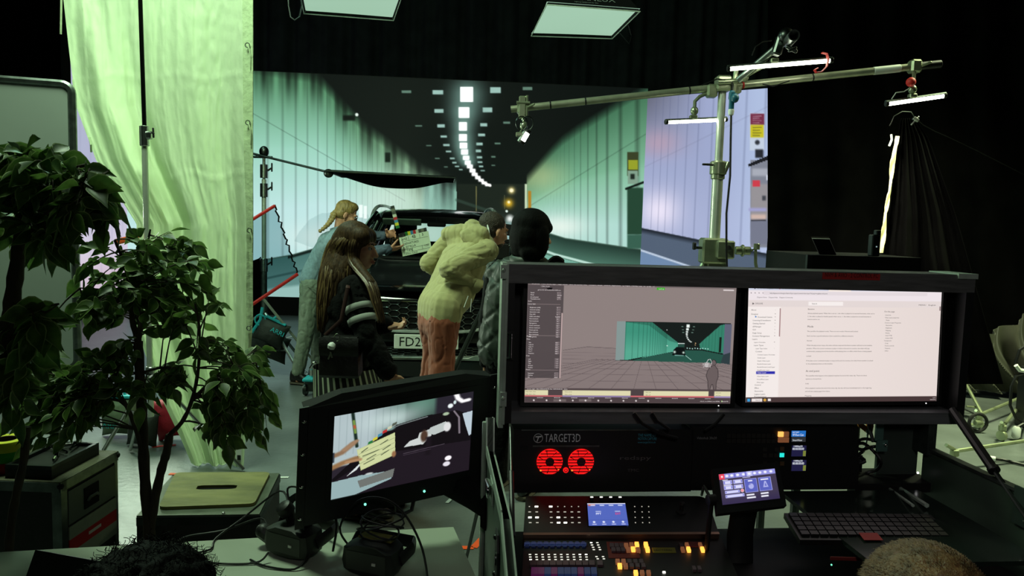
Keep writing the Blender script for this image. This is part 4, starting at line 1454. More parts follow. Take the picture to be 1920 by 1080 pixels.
M_LEAF = leafmat('ficus_leaf', (50, 80, 36), (92, 122, 56))
M_LEAFE = mat('pale_leaf_edge', (140, 160, 100), 0.5, transl=0.25)
M_BARK = mat('bark', (62, 54, 40), 0.85, var=0.35, scale=30, bump=0.5, bscale=70, stretch=(1, 1, 0.3))


def leaf(mb, base, d, up_, L, rng):
    """pointed folded leaf with a paler rim"""
    d = d.normalized()
    sd = d.cross(up_)
    sd = sd.normalized() if sd.length > 1e-4 else d.orthogonal().normalized()
    nn = sd.cross(d)
    droop = rng.uniform(0.05, 0.28)
    w = L * rng.uniform(0.27, 0.34)
    prof = [(0, .02), (.12, .55), (.30, .95), (.48, 1.0), (.66, .74), (.82, .34), (1.0, .02)]
    mid, e1, e2, i1, i2 = [], [], [], [], []
    curl = rng.uniform(.15, .4)
    for t, k in prof:
        c = base + d * (L * t) - V(0, 0, 1) * (droop * L * t * t) + nn * (-.06 * L * t * t)
        mid.append(c)
        for sgn, e, i_ in ((1, e1, i1), (-1, e2, i2)):
            e.append(c + sd * (sgn * w * k) + nn * (curl * w * k))
            i_.append(c + sd * (sgn * w * k * .86) + nn * (curl * w * k * .86))
    n = len(prof)
    vs_ = mid + i1 + i2 + e1 + e2
    mb.cur = 0
    fs = []
    for k in range(n - 1):
        fs.append((k, k + 1, n + k + 1, n + k)); fs.append((k, 2 * n + k, 2 * n + k + 1, k + 1))
    mb.add(vs_, fs)
    b = len(mb.v) - len(vs_)
    mb.cur = 1
    for k in range(n - 1):
        for (i_, e) in ((n, 3 * n), (2 * n, 4 * n)):
            mb.f.append([b + i_ + k, b + i_ + k + 1, b + e + k + 1, b + e + k]); mb.mi.append(1)


def tree(label, base, stems, clusters, L, seed):
    rng = random.Random(seed)
    t = thing('artificial_ficus_tree', label, 'artificial tree', base, 'artificial ficus trees')
    pts_all = []
    for k, (pts, r0, r1) in enumerate(stems):
        w3 = [P(*p) if not isinstance(p, Vector) else p for p in pts]
        sm = []
        for i in range(len(w3) - 1):
            for q in range(4):
                s = q / 4
                p0, p1, p2, p3 = w3[max(i - 1, 0)], w3[i], w3[i + 1], w3[min(i + 2, len(w3) - 1)]
                sm.append(0.5 * ((2 * p1) + (p2 - p0) * s + (2 * p0 - 5 * p1 + 4 * p2 - p3) * s * s + (3 * p1 - p0 - 3 * p2 + p3) * s ** 3))
        sm.append(w3[-1])
        nn = len(sm)
        rad = [(r0 + (r1 - r0) * i / (nn - 1)) * (1 + .09 * math.sin(i * 2.1 + k)) for i in range(nn)]
        mb = MB(); mb.tube(sm, rad, 9); mb.build('trunk' if r0 > .012 else 'branch', M_BARK, t, 60)
        pts_all += sm
    tw, lf = MB(), MB()
    for (cx, cy, d, rx, ry, rd, ntw) in clusters:
        c = P(cx, cy, d)
        k = d / FPX
        for _ in range(ntw):
            while True:
                o = V(rng.uniform(-1, 1), rng.uniform(-1, 1), rng.uniform(-1, 1))
                if o.length < 1:
                    break
            tip = c + V(o.x * rx * k, o.y * rd, o.z * ry * k)
            cand = sorted(pts_all, key=lambda q_: (q_ - tip).length)[:14]
            b = rng.choice(cand[2:])
            if (b - tip).length > 0.42:
                b = tip + (b - tip).normalized() * rng.uniform(.2, .34)
            ln = (tip - b).length
            m_ = b.lerp(tip, .55) + V(0, 0, .18 * ln)
            e = tip - V(0, 0, .06 * ln)
            curve = [b * (1 - s) ** 2 + m_ * (2 * s * (1 - s)) + e * s * s for s in (0, .2, .4, .6, .8, 1)]
            tw.tube(curve, [.0028, .0024, .002, .0016, .0012, .0008], 4)
            nl = rng.randint(6, 9)
            for q_ in range(nl):
                s = .35 + .65 * (q_ + 1) / nl
                p0 = b * (1 - s) ** 2 + m_ * (2 * s * (1 - s)) + e * s * s
                tg = ((m_ - b) * (1 - s) + (e - m_) * s).normalized()
                side = tg.cross(V(0, 0, 1))
                side = side.normalized() if side.length > .05 else V(1, 0, 0)
                sg = 1 if q_ % 2 else -1
                dr = tg * rng.uniform(.35, .8) + side * sg * rng.uniform(.5, .9) + V(rng.uniform(-.25, .25), rng.uniform(-.25, .25), rng.uniform(-.6, .4))
                if q_ == nl - 1:
                    dr = tg + V(0, 0, -.1)
                pet = p0 + dr.normalized() * (.12 * L)
                tw.tube([p0, pet], .0009, 3, cap=False)
                leaf(lf, pet, dr, V(rng.uniform(-.9, .9), rng.uniform(-1.3, .3), rng.uniform(.1, 1)), L * rng.uniform(.65, 1.1), rng)
    tw.build('twigs', M_BARK, t, 0)
    lf.build('foliage', [M_LEAF, M_LEAFE], t, 80, recalc=False)
    return t


D1 = 2.35
tree('small artificial ficus tree with forked trunk before the green-topped crate', PZ(287, 1095, 0),
     [([(287, 1095, D1), (280, 1000, D1), (272, 900, D1), (268, 820, D1), (266, 760, D1), (262, 700, D1), (259, 640, D1)], .018, .015),
      ([(259, 640, D1), (248, 600, D1), (246, 560, D1 - .03), (235, 500, D1 - .05), (215, 450, D1 - .05)], .010, .004),
      ([(259, 640, D1), (263, 610, D1), (258, 560, D1 + .04), (270, 490, D1 + .06), (282, 430, D1 + .08)], .010, .003),
      ([(282, 990, D1), (292, 930, D1), (303, 880, D1), (312, 850, D1), (318, 815, D1)], .015, .013),
      ([(318, 815, D1), (342, 790, D1 - .03), (360, 750, D1 - .05), (372, 690, D1 - .08), (374, 620, D1 - .08), (366, 570, D1 - .06)], .008, .003),
      ([(360, 750, D1 - .05), (400, 715, D1 - .08), (440, 690, D1 - .1), (480, 680, D1 - .1)], .006, .002),
      ([(268, 850, D1), (250, 790, D1 - .04), (225, 745, D1 - .08), (180, 730, D1 - .1), (120, 735, D1 - .1)], .009, .003),
      ([(262, 700, D1), (300, 690, D1 - .08), (330, 690, D1 - .1)], .005, .002),
      ([(246, 560, D1), (200, 545, D1 - .06), (150, 540, D1 - .1)], .005, .002)],
     [(285, 500, D1, 130, 75, .16, 30), (215, 560, D1 - .05, 85, 70, .14, 22), (350, 560, D1, 70, 60, .14, 11), (330, 590, D1 + .1, 60, 40, .1, 6),
      (430, 700, D1 - .08, 70, 85, .14, 27), (445, 790, D1 - .08, 70, 45, .12, 17), (120, 760, D1 - .1, 100, 75, .14, 38), (190, 690, D1 - .08, 60, 60, .12, 14),
      (290, 720, D1 - .08, 45, 50, .1, 9), (60, 700, D1 - .1, 50, 50, .1, 8)], .062, 5)
D2 = 1.92
tree('larger artificial ficus tree with big dark leaves at the far left edge', PZ(10, 1250, 0),
     [([(12, 1150, D2), (18, 1010, D2), (30, 930, D2), (45, 860, D2), (50, 800, D2)], .011, .010),
      ([(-70, 1100, D2 + .05), (-56, 900, D2 + .05), (-28, 780, D2 + .05), (2, 680, D2 + .03), (18, 600, D2 + .02), (26, 540, D2), (35, 470, D2), (42, 400, D2)], .030, .015),
      ([(42, 400, D2), (70, 360, D2), (110, 330, D2), (160, 310, D2), (205, 320, D2)], .008, .003),
      ([(35, 470, D2), (70, 420, D2 - .05), (100, 390, D2 - .08), (150, 370, D2 - .1)], .006, .002),
      ([(42, 400, D2), (40, 350, D2), (20, 310, D2), (-10, 290, D2)], .008, .003),
      ([(22, 570, D2), (60, 575, D2 - .05), (85, 585, D2 - .08), (110, 570, D2 - .08)], .0035, .0015),
      ([(8, 680, D2), (40, 660, D2 - .05), (70, 620, D2 - .08)], .0035, .0015)],
     [(110, 335, D2, 95, 60, .15, 20), (155, 385, D2 - .05, 60, 55, .12, 11), (50, 335, D2, 70, 55, .12, 11), (20, 420, D2 + .05, 50, 60, .1, 6), (95, 430, D2 - .06, 45, 40, .08, 4),
      (75, 590, D2 - .08, 40, 40, .06, 4), (20, 660, D2, 40, 60, .08, 6), (40, 725, D2 - .05, 50, 45, .08, 4)], .080, 11)

# ================================================================ CASES ON THE LEFT
M_PLY = mat('dark_laminate', (38, 42, 36), 0.55, var=0.2, scale=6, bump=0.1)
M_LAMG = mat('grey_laminate', (92, 104, 94), 0.55, var=0.15, scale=5)
M_BAND = mat('grey_white_band', (150, 160, 140), .6, var=.12)
c0, c1 = PZ(113, 905, .70), PZ(219, 847, .70)
e = (c1 - c0).normalized()
lft = V(-e.y, e.x, 0) if V(-e.y, e.x, 0).x < 0 else V(e.y, -e.x, 0)
t = thing('flight_case', 'tall scuffed flight case at lower left with red and white bands', 'flight case', V(c0.x, c0.y, 0) + lft * .3)
dep = (c1 - c0).length
mb = MB(); mb.obox(V(c0.x, c0.y, .06), e * dep, lft * .62, V(0, 0, .63)); mb.build('body', M_PLY, t, 0)
mb = MB(); mb.obox(V(c0.x, c0.y, .69) - lft * .004 - e * .004, e * (dep + .008), lft * .628, V(0, 0, .012)); mb.build('lid', mat('lid_board', (70, 70, 48), .6, var=.3, scale=8, bump=.2), t, 0)
outn = -lft
for (zz, nm) in ((.69, 'edge_angle'),):
    mb = MB()
    mb.obox(V(c0.x, c0.y, zz - .02) + outn * .001, e * dep, outn * .004, V(0, 0, .03)); mb.obox(V(c0.x, c0.y, zz - .02) - e * .004, lft * .62, -e * .004 + V(0, 0, 0), V(0, 0, .03)); mb.build(nm, M_ALUD, t, 0)
for k in (0, 1):
    mb = MB(); p = V(c0.x, c0.y, .06) + e * (dep * k)
    mb.obox(p + outn * .005 - e * .005, e * .03 * (1 - 2 * k) + e * .01 * k, outn * -.03, V(0, 0, .64)); mb.build('corner_angle', M_ALUD, t, 0)
    mb = MB(); mb.ell(V(c0.x, c0.y, .688) + e * (dep * k), .011, nu=10, nv=8); mb.build('ball_corner', M_RUBBER, t)
fs_ = Fr(V(c0.x, c0.y, .69) + outn * .003, V(c0.x, c0.y, .69) + outn * .003 + e * dep, V(c0.x, c0.y, .05) + outn * .003)
mb = MB(); fs_.box(mb, .03, .03, dep - .02, .14, 0, .003); mb.build('upper_panel', M_LAMG, t, 0)
mb = MB(); fs_.box(mb, .11, .05, .19, .12, .001, .006); mb.build('handle_recess', M_MATT, t, 0)
mb = MB(); mb.tube([fs_.pt(.12, .095, .008), fs_.pt(.13, .085, .012), fs_.pt(.17, .085, .012), fs_.pt(.18, .095, .008)], .005, 6); mb.build('handle', M_STEEL, t)
mb = MB(); fs_.box(mb, .03, .148, dep - .02, .190, 0, .004); mb.build('band', M_BAND, t, 0)
mb = MB(); fs_.box(mb, .03, .190, dep - .02, .232, 0, .004); bd = mb.build('band', M_RED, t, 0, label='red band')
mb = MB(); fs_.box(mb, .13, .204, .2, .214, .004, .005); mb.build('print', M_WHITE, bd, 0)
mb = MB(); fs_.box(mb, .03, .232, dep - .02, .28, 0, .004); mb.build('band', M_BAND, t, 0)
for a, b in ((.06, .06), (dep - .06, .06), (.06, .56), (dep - .06, .56)):
    mb = MB(); p = V(c0.x, c0.y, 0) + e * a + lft * b; mb.cyl(p + outn * .015 + V(0, 0, .03), p - outn * .015 + V(0, 0, .03), .03); mb.build('castor', M_RUBBER, t)
zt = .702
for k, (c, lb) in enumerate((((225, 44, 50), 'red roll of tape, lowest of the stack at the far left edge'), ((66, 185, 62), 'green roll of tape, middle of the stack at the far left edge'), ((225, 228, 60), 'yellow roll of tape on top of the stack at the far left edge'))):
    p = PZ(8, 880, .70)
    t = thing('tape_roll', lb, 'tape roll', V(p.x + .004 * k, p.y, zt + .034 * k), 'stack of tape rolls')
    m = mat('tape', c, .45, var=.06)
    mb = MB(); mb.lathe([(.036, 0), (.060, 0), (.061, .002), (.061, .031), (.060, .033), (.036, .033), (.036, 0)], V(p.x + .004 * k, p.y, zt + .034 * k), n=32); mb.build('tape', m, t)
    mb = MB(); mb.lathe([(.033, .001), (.0365, .001), (.0365, .0325), (.033, .0325), (.033, .001)], V(p.x + .004 * k, p.y, zt + .034 * k), n=24); mb.build('core', mat('card_core', (120, 96, 70), .8), t)
p = PZ(47, 893, .70); p1 = PZ(112, 897, .70)
t = thing('tray', 'black flat tray with a rim lying on the scuffed flight case', 'tray', (p + p1) / 2)
o_ = c0 + e * .02 + lft * .04
mb = MB(); mb.obox(V(o_.x, o_.y, zt), e * (dep - .06), lft * .15, V(0, 0, .03)); mb.build('base', M_BLACK, t, 0)
ft = Fr(V(o_.x, o_.y, zt + .03), V(o_.x, o_.y, zt + .03) + e * (dep - .06), V(o_.x, o_.y, zt + .03) + lft * .15)
mb = MB(); ft.rim(mb, 0, 0, dep - .06, .15, .012, -.001, .012); mb.build('rim', M_STEEL, t, 0)
for k, (u, v, a) in enumerate(((.1, .05, .4), (.16, .08, 1.1), (.22, .06, .2), (.2, .11, 2.2))):
    q = ft.pt(u, v, .012 if ft.n.z > 0 else -.012)
    dv = (ft.ux * math.cos(a) + ft.uy * math.sin(a)) * .045
    q.z = zt + .042
    t = thing('metal_clip', 'small shiny metal clip lying in the black tray on the case', 'clip', q, 'clips in the tray')
    mb = MB(); mb.tube([q - dv, q + dv * .2], [(.006, .004), (.008, .004)], 8); mb.tube([q + dv * .2, q + dv * .7 + V(0, 0, .01), q + dv], .004, 6); mb.build('jaw', M_CHROME, t)
    mb = MB(); mb.cyl(q - V(0, 0, .004), q + V(0, 0, .014), .006, 10); mb.build('spring', M_STEEL, t)

zc = .50
q00, q10, q11, q01 = PZ(256, 967, zc), PZ(486, 964, zc), PZ(524, 887, zc), PZ(326, 888, zc)
t = thing('wooden_crate', 'black edged crate with a worn green plywood top and hand slot', 'crate', V((q00.x + q11.x) / 2, (q00.y + q11.y) / 2, 0))
mb = MB(); mb.prism([V(v_.x, v_.y, .0) for v_ in (q00, q10, q11, q01)], (0, 0, zc - .012)); mb.build('body', M_PLY, t, 0)
mb = MB(); mb.prism([V(v_.x, v_.y, zc - .012) for v_ in (q00, q10, q11, q01)], (0, 0, .012)); mb.build('top_frame', mat('metal_rim', (88, 96, 82), .5, .4, var=.2), t, 0)
for a, b in ((q00, q10), (q10, q11)):
    dv = (b - a).normalized(); ov = V(dv.y, -dv.x, 0)
    mb = MB(); mb.obox(V(a.x, a.y, zc - .035), b - a, ov * .004, V(0, 0, .03)); mb.build('edge_angle', M_STEEL, t, 0)
M_GPLY = mat('green_plywood', (88, 90, 46), .7, var=.2, scale=9, bump=.35, bscale=30, c2=(132, 130, 74), stretch=(.4, 1, 1))
i00, i10, i11, i01 = PZ(297, 957, zc), PZ(477, 950, zc), PZ(507, 890, zc), PZ(329, 891, zc)
cc = (i00 + i10 + i11 + i01) / 4


def rounded(qs, f=.1):
    out = []
    for k in range(4):
        a, b, c = qs[k - 1], qs[k], qs[(k + 1) % 4]
        for s in np.linspace(0, 1, 6):
            p0, p2 = b.lerp(a, f), b.lerp(c, f)
            out.append(p0 * (1 - s) ** 2 + b * (2 * s * (1 - s)) + p2 * s * s)
    return out


def slot_ring(s0, s1, q0, q1):
    pts = []
    n = 24
    for k in range(n):
        a = math.radians(225) + 2 * math.pi * k / n
        s = (s0 + s1) / 2 + (s1 - s0) / 2 * max(-1, min(1, 1.15 * math.cos(a)))
        q = (q0 + q1) / 2 + (q1 - q0) / 2 * max(-1, min(1, 1.3 * math.sin(a)))
        pts.append(i00.lerp(i10, s).lerp(i01.lerp(i11, s), q))
    return pts


outer = rounded([i00, i10, i11, i01], .08)
inner = slot_ring(.30, .72, .45, .58)
n = len(outer)
mb = MB()
lv = [V(p.x, p.y, zc + .012) for p in outer] + [V(p.x, p.y, zc + .012) for p in inner] + [V(p.x, p.y, zc + .001) for p in outer] + [V(p.x, p.y, zc + .001) for p in inner]
fs = []
for k in range(n):
    k2 = (k + 1) % n
    fs += [(k, k2, n + k2, n + k), (k, 2 * n + k, 2 * n + k2, k2), (n + k, n + k2, 3 * n + k2, 3 * n + k)]
mb.add(lv, fs)
mb.build('top_panel', M_GPLY, t, 30)
mb = MB(); mb.prism([V(p.x, p.y, zc + .0005) for p in inner], (0, 0, .001)); mb.build('hand_slot', M_MATT, t, 0)
mb = MB(); a = PZ(329, 890, zc); mb.box(a + V(-.01, 0, .002), (.03, .02, .003)); mb.build('tape_scrap', M_ORANGE, t)
for a, b in ((.1, .02), (.7, .02)):
    p = q00.lerp(q10, a).lerp(q01.lerp(q11, a), b); mb = MB(); mb.ell(V(p.x, p.y, zc + .003), (.006, .006, .004), nu=8, nv=6); mb.build('screw', M_ALU, t)

# ================================================================ TABLE AND HEADSETS
zt = .72
t0, t1, t2, t3 = PZ(-70, 1039, zt), PZ(850, 988, zt), PZ(905, 1110, zt), PZ(-200, 1190, zt)
t = thing('table', 'pale grey-green topped table at the bottom with headsets on it', 'table', V(-.7, 1.8, 0))
mb = MB(); mb.prism([t0, t1, t2, t3], (0, 0, -.025)); mb.build('table_top', mat('table_laminate', (168, 178, 160), .45, var=.04, scale=3), t, 0)
ctr = (t0 + t1 + t2 + t3) / 4
for v_ in (t0, t1, t2, t3):
    p = v_.lerp(ctr, .1); mb = MB(); mb.tube([V(p.x, p.y, zt - .025), V(p.x, p.y, 0)], .016, 10); mb.build('leg', M_STEEL, t)
M_HS = mat('headset_black', (22, 24, 23), .5, var=.15)
M_HSG = mat('headset_grey', (52, 56, 52), .5, var=.1)


def headset(label, px, py, yaw, kind):
    c = PZ(px, py, zt)
    R = Matrix.Rotation(yaw, 3, 'Z') * 0.74
    t = thing('vr_headset', label, 'headset', c, 'headsets on the table')
    def w(x, y, z):
        return c + R @ V(x, y, z)
    mb = MB()
    mb.loft([[w(sx * (.085 - .01 * k), y, z) for sx, z in ((1, .015), (1.08, .04), (1, .085), (.5, .10), (-.5, .10), (-1, .085), (-1.08, .04), (-1, .015), (-.3, .006), (.3, .006))] for k, y in ((1.5, -.055), (0, -.045), (-.3, 0), (0.5, .04), (2.5, .055))])
    b = mb.build('visor', M_HS, t, 40)
    mb = MB(); mb.loft([[w(sx * .07, y, z) for sx, z in ((1, .02), (1, .08), (-1, .08), (-1, .02))] for y in (-.0565, -.0555)]); mb.build('front_plate', M_HSG, b, 0)
    mb = MB(); mb.box(w(.03, -.058, .05), (.009, .003, .006), Matrix.Rotation(yaw, 3, 'Z')); mb.build('status_window', M_WHITE, b)
    for s in (-1, 1):
        if kind == 0:
            mb = MB(); mb.lathe([(.004, 0), (.015, .001), (.020, .004), (.021, .014), (.019, .028), (.012, .032), (.004, .032)], w(s * .036, .01, .125), R @ V(s * .25, -.5, .8)); mb.cap(w(s * .036, .02, .085), w(s * .036, .015, .13), .012); mb.build('lens_tube', M_HS, t)
        else:
            mb = MB(); mb.lathe([(.01, 0), (.022, .002), (.024, .012), (.018, .02)], w(s * .032, .045, .06), R @ V(0, 1, .2)); mb.build('lens_tube', M_HS, t)
    mb = MB(); mb.tube([w(-.092, .0, .05), w(-.105, .06, .07), w(-.08, .12, .06), w(0, .14, .05), w(.08, .12, .06), w(.105, .06, .07), w(.092, 0, .05)], [(.016, .005)] * 7, 8); mb.build('strap', M_HS, t)
    if kind == 0:
        mb = MB(); mb.tube(smooth_path([w(-.1, .04, .06), w(-.07, .06, .15), w(.02, .07, .18), w(.13, .05, .13), w(.16, .0, .04)], 4), [(.009, .003)] * 17, 8); mb.build('headband', M_HS, t)
        mb = MB(); mb.cap(w(-.1, 0, .03), w(-.13, -.01, .05), .02); mb.build('ear_pad', M_HS, t)
    else:
        mb = MB(); mb.box(w(0, .02, .104), (.09, .037, .005), Matrix.Rotation(yaw, 3, 'Z'), .002); mb.build('yellow_pad', mat('yellow_pad', (110, 106, 40), .7), t)
    return t, w


h1, w = headset('black headset with two raised lens tubes beside the monitor, cable to the left', 553, 1036, -.45, 0)
for pts in ([(-.1, -.02, .05), (-.2, .05, .06), (-.33, .0, .006), (-.40, -.11, .006), (-.33, -.2, .006), (-.18, -.2, .006), (-.05, -.13, .006), (-.03, -.09, .03)], [(-.08, .06, .12), (-.18, .12, .14), (-.29, .05, .04), (-.30, -.06, .006), (-.25, -.13, .006), (-.29, -.2, .006)], [(.1, -.05, .03), (.09, -.1, .006), (.0, -.13, .006), (-.08, -.12, .006)], [(-.04, .02, .15), (-.06, .03, .2), (-.01, .03, .21), (.03, .02, .17)]):
    mb = MB()
    sm = [w(*p) for p in pts]
    mb.tube(smooth_path(sm, 5), .0026, 6); mb.build('cable', M_CABLE, h1)
h2, w = headset('black headset topped with a coiled cable and yellow pad, nearer the table corner', 702, 1070, -.35, 1)
mb = MB()
coil = []
for k in range(60):
    a = k * .42
    coil.append(w(.01 + (.07 + .012 * math.sin(k * .7)) * math.cos(a), .02 + .055 * math.sin(a), .115 + .03 * math.sin(k * .31) + .03))
mb.tube(coil, .0024, 6); mb.build('cable', M_CABLE, h2)
mb = MB(); mb.tube(smooth_path([w(-.09, .0, .06), w(-.13, 0, .12), w(-.09, .04, .2), w(0, .05, .22), w(.09, .03, .19), w(.17, .0, .1), w(.23, -.08, .01), w(.25, -.18, .006)], 5), .0028, 6); mb.build('cable', M_CABLE, h2)

t = thing('laptop', 'dark open laptop at the bottom left beside curly hair', 'laptop', PZ(120, 1090, zt))
a, b = P(66, 1031, 1.50), P(215, 1058, 1.40)
z0 = zt + .02
hb = V(0, 0, -(min(a.z, b.z) - z0))
fl = Fr(a, b, V(a.x - .02, a.y - .03, z0))
mb = MB(); fl.box(mb, 0, 0, fl.W, fl.H, -.008, 0); mb.build('lid', M_BLACK, t, 0)
mb = MB(); mb.obox(V(a.x - .02, a.y - .03, zt + .001), (b - a) * V(1, 1, 0).length / 1.4142 if False else V(b.x - a.x, b.y - a.y, 0), V(-.06, -.22, 0), V(0, 0, .018)); mb.build('base', M_BLACK, t, 0)

# ================================================================ FIELD MONITOR ON AN ARM
fm = Fr(P(627, 780, 1.75), P(888, 733, 1.87), P(620, 937, 1.75))
mo = fm.pt(fm.W / 2, fm.H, -.05)
t = thing('field_monitor', 'black rack-mount monitor on an arm showing a close-up of the clapperboard', 'monitor', mo)
b0, b1 = fm.uv(565, 768), fm.uv(921, 885)
lx, rx, ty, by = -.083, fm.W + .05, -.03, fm.H + .052
mb = MB(); fm.rim(mb, -.014, -.014, fm.W + .014, fm.H + .014, .014, -.02, .004)
fm.box(mb, lx + .02, ty, -.012, by, -.045, .002); fm.box(mb, fm.W + .012, ty, rx - .005, by, -.045, .002)
fm.box(mb, -.012, ty, fm.W + .012, -.012, -.045, .002); fm.box(mb, -.012, fm.H + .012, fm.W + .012, by, -.045, .002)
fm.box(mb, -.012, -.012, fm.W + .012, fm.H + .012, -.045, -.008)
mb.build('bezel', M_BLACK, t, 0)
for u0, u1 in ((lx, lx + .022), (rx - .006, rx + .018)):
    mb = MB(); fm.box(mb, u0, ty - .004, u1, by + .004, -.006, .002); er = mb.build('rack_ear', M_BLACK, t, 0)
    for k in range(4):
        mb = MB(); c = fm.pt((u0 + u1) / 2, ty + .03 + (by - ty - .05) * k / 3, .0025); mb.ell(c, (.0055, .003, .0042), nu=10, nv=6); mb.build('slot_screw', M_CHROME, er)
mb = MB()
mb.loft([[fm.pt(lx + .01 + .46 * 0, ty, .002), fm.pt(rx, ty, .002), fm.pt(rx, ty, -.07), fm.pt(lx + .01, ty, -.07)], [fm.pt(lx + .1, ty - .02, -.012), fm.pt(rx - .07, ty - .016, -.012), fm.pt(rx - .07, ty - .016, -.06), fm.pt(lx + .1, ty - .02, -.06)]]); mb.build('top_housing', M_MATT, t, 0)
mb = MB(); fm.box(mb, .02, .02, fm.W - .02, fm.H - .01, -.09, -.04); mb.build('back_box', M_BLACK, t, 0)
for u in (.085, .235):
    mb = MB(); mb.ell(fm.pt(u, by - .022, .003), .0032, nu=10, nv=6); mb.build('status_light', emat('green_led', (120, 255, 200), 2.0), t)


def slatepic(U, Vv):
    p = Pic(U, Vv, (44, 38, 48))
    p.rect(-.1, -.1, .5, .62, (176, 192, 196), .02)
    p.mix(np.clip((U - .25) / .4, 0, 1) * (Vv < .45), (40, 58, 52))
    p.glow(.62, .02, .18, (110, 160, 140), .7, .16); p.glow(.40, .16, .22, (205, 225, 222), .8, .12)
    for k in range(9):
        p.mix(np.clip(1 - np.abs(U - .04 - .05 * k) / .006, 0, 1) * (Vv < .5) * .2, (90, 110, 112))
    p.rect(.72, -.1, 1.1, .35, (40, 36, 46), .03)
    # car outline
    p.poly([(.10, 1.1), (.0, .76), (.20, .50), (.33, .33), (.44, .245), (.66, .20), (.88, .205), (.95, .26), (1.02, .6), (1.1, 1.1)], (20, 16, 20))
    p.poly([(.0, .80), (.3, .56), (1.0, .62), (1.1, 1.1), (0, 1.1)], (33, 26, 34))
    p.line([(.22, .45), (.36, .30), (.46, .255), (.66, .215)], .008, (120, 130, 130))
    p.disc(.385, .28, .055, (120, 150, 146), .5, .03)
    p.poly([(.50, .54), (.54, .48), (.60, .46), (.61, .40), (.68, .38), (.70, .46), (.64, .55)], (206, 212, 210))
    p.poly([(.66, .42), (.69, .36), (.80, .32), (.83, .37), (.80, .43), (.72, .46)], (190, 198, 196)); p.disc(.815, .39, .032, (225, 225, 226), .3, .07)
    p.disc(.645, .45, .032, (80, 58, 46), .4, .09); p.rect(.66, .47, .70, .7, (28, 22, 28), .02)
    p.disc(.80, .225, .03, (170, 190, 160), .4, .025); p.line([(.86, .21), (.90, .3), (.91, .5)], .010, (130, 120, 130))
    p.disc(.83, .135, .025, (240, 250, 250), .4, .035); p.disc(.862, .10, .014, (210, 230, 230), .4, .03)
    p.poly([(.925, .26), (1.05, .24), (1.05, .48), (.985, .56), (.955, .42)], (190, 205, 215))
    p.line([(.865, -.02), (.885, .06), (.92, .105), (.965, .10)], .028, (255, 255, 255))
    p.disc(.835, .79, .03, (255, 250, 255), .3, .035); p.disc(.825, .86, .032, (230, 225, 235), .3, .035)
    p.line([(.5, .62), (.8, .60)], .004, (90, 80, 92)); p.line([(.5, .64), (.7, .63)], .004, (70, 60, 72))
    # reflection on the bonnet, light wedge
    p.poly([(.10, .76), (.20, .62), (.22, .60), (.17, .70)], (220, 226, 226))
    p.poly([(-.1, .80), (.2, .78), (.43, .80), (.42, .90), (.12, 1.02), (-.1, 1.1)], (150, 176, 178))
    p.poly([(.18, .84), (.44, .78), (.43, .88), (.2, .93)], (112, 116, 112)); p.disc(.26, .78, .035, (190, 200, 198), .4, .015)
    # slate, sticks and hands
    p.poly([(.165, .46), (.43, .335), (.44, .61), (.20, .72)], (196, 206, 150)); p.poly([(.17, .47), (.43, .345), (.435, .60), (.205, .71)], (206, 214, 160))
    for (a, b, v0) in ((.2, .24, .50), (.21, .32, .55), (.24, .3, .6), (.22, .29, .65), (.33, .38, .45), (.35, .40, .52), (.34, .39, .58)):
        p.line([(a, v0), (b, v0 - .04)], .006, (60, 70, 50))
    for k, v0 in enumerate((.5, .56, .62)):
        p.line([(.18, v0 + .02), (.43, v0 - .10)], .0025, (110, 120, 90))
    for k, col in enumerate(((40, 120, 60), (210, 200, 60), (70, 140, 170), (190, 50, 50), (200, 205, 180), (90, 96, 84))):
        a = .24 + .033 * k
        p.poly([(a, .425 - .075 * k * .45), (a + .033, .41 - .075 * k * .45), (a + .036, .375 - .075 * k * .45), (a + .004, .39 - .075 * k * .45)], col)
    p.line([(.125, .0), (.165, .42)], .016, (28, 44, 36)); p.line([(.135, .10), (.15, .25)], .012, (120, 150, 70)); p.line([(.14, .16), (.145, .19)], .012, (180, 90, 60))
    p.line([(-.02, .49), (.06, .46), (.14, .37)], .035, (142, 112, 86)); p.line([(.08, .43), (.16, .35)], .025, (160, 128, 100)); p.rect(-.02, .44, .012, .56, (44, 50, 60), .01)
    p.line([(-.02, .63), (.07, .585), (.16, .56)], .038, (150, 114, 78)); p.line([(.1, .585), (.19, .585)], .022, (176, 136, 100)); p.disc(.43, .60, .02, (150, 108, 74), .5, .05)
    return p.c


painted('screen', fm, 380, 224, slatepic, screenmat('field_monitor_picture', 1.0, .35), t)
a, b, c = fm.pt(fm.W * .90, by - .01, -.05), P(925, 955, 1.80), P(946, 965, 1.75)
mb = MB(); mb.tube([a + V(-.03, 0, .01), a.lerp(b, .5), b], [(.038, .022)] * 3, 8); mb.build('arm', M_MATT, t)
mb = MB(); mb.box(P(922, 965, 1.78), (.055, .05, .07), bev=.01); mb.cyl(P(941, 950, 1.72), P(941, 1003, 1.72), .011); mb.build('arm_clamp', M_MATT, t)
mb = MB(); mb.tube([fm.pt(.17, by, -.02), fm.pt(.172, by + .025, -.02), fm.pt(.19, by + .036, -.02), fm.pt(.21, by + .03, -.02), fm.pt(.215, by, -.02)], .0055, 8); mb.build('cable_loop', M_CABLE, t)

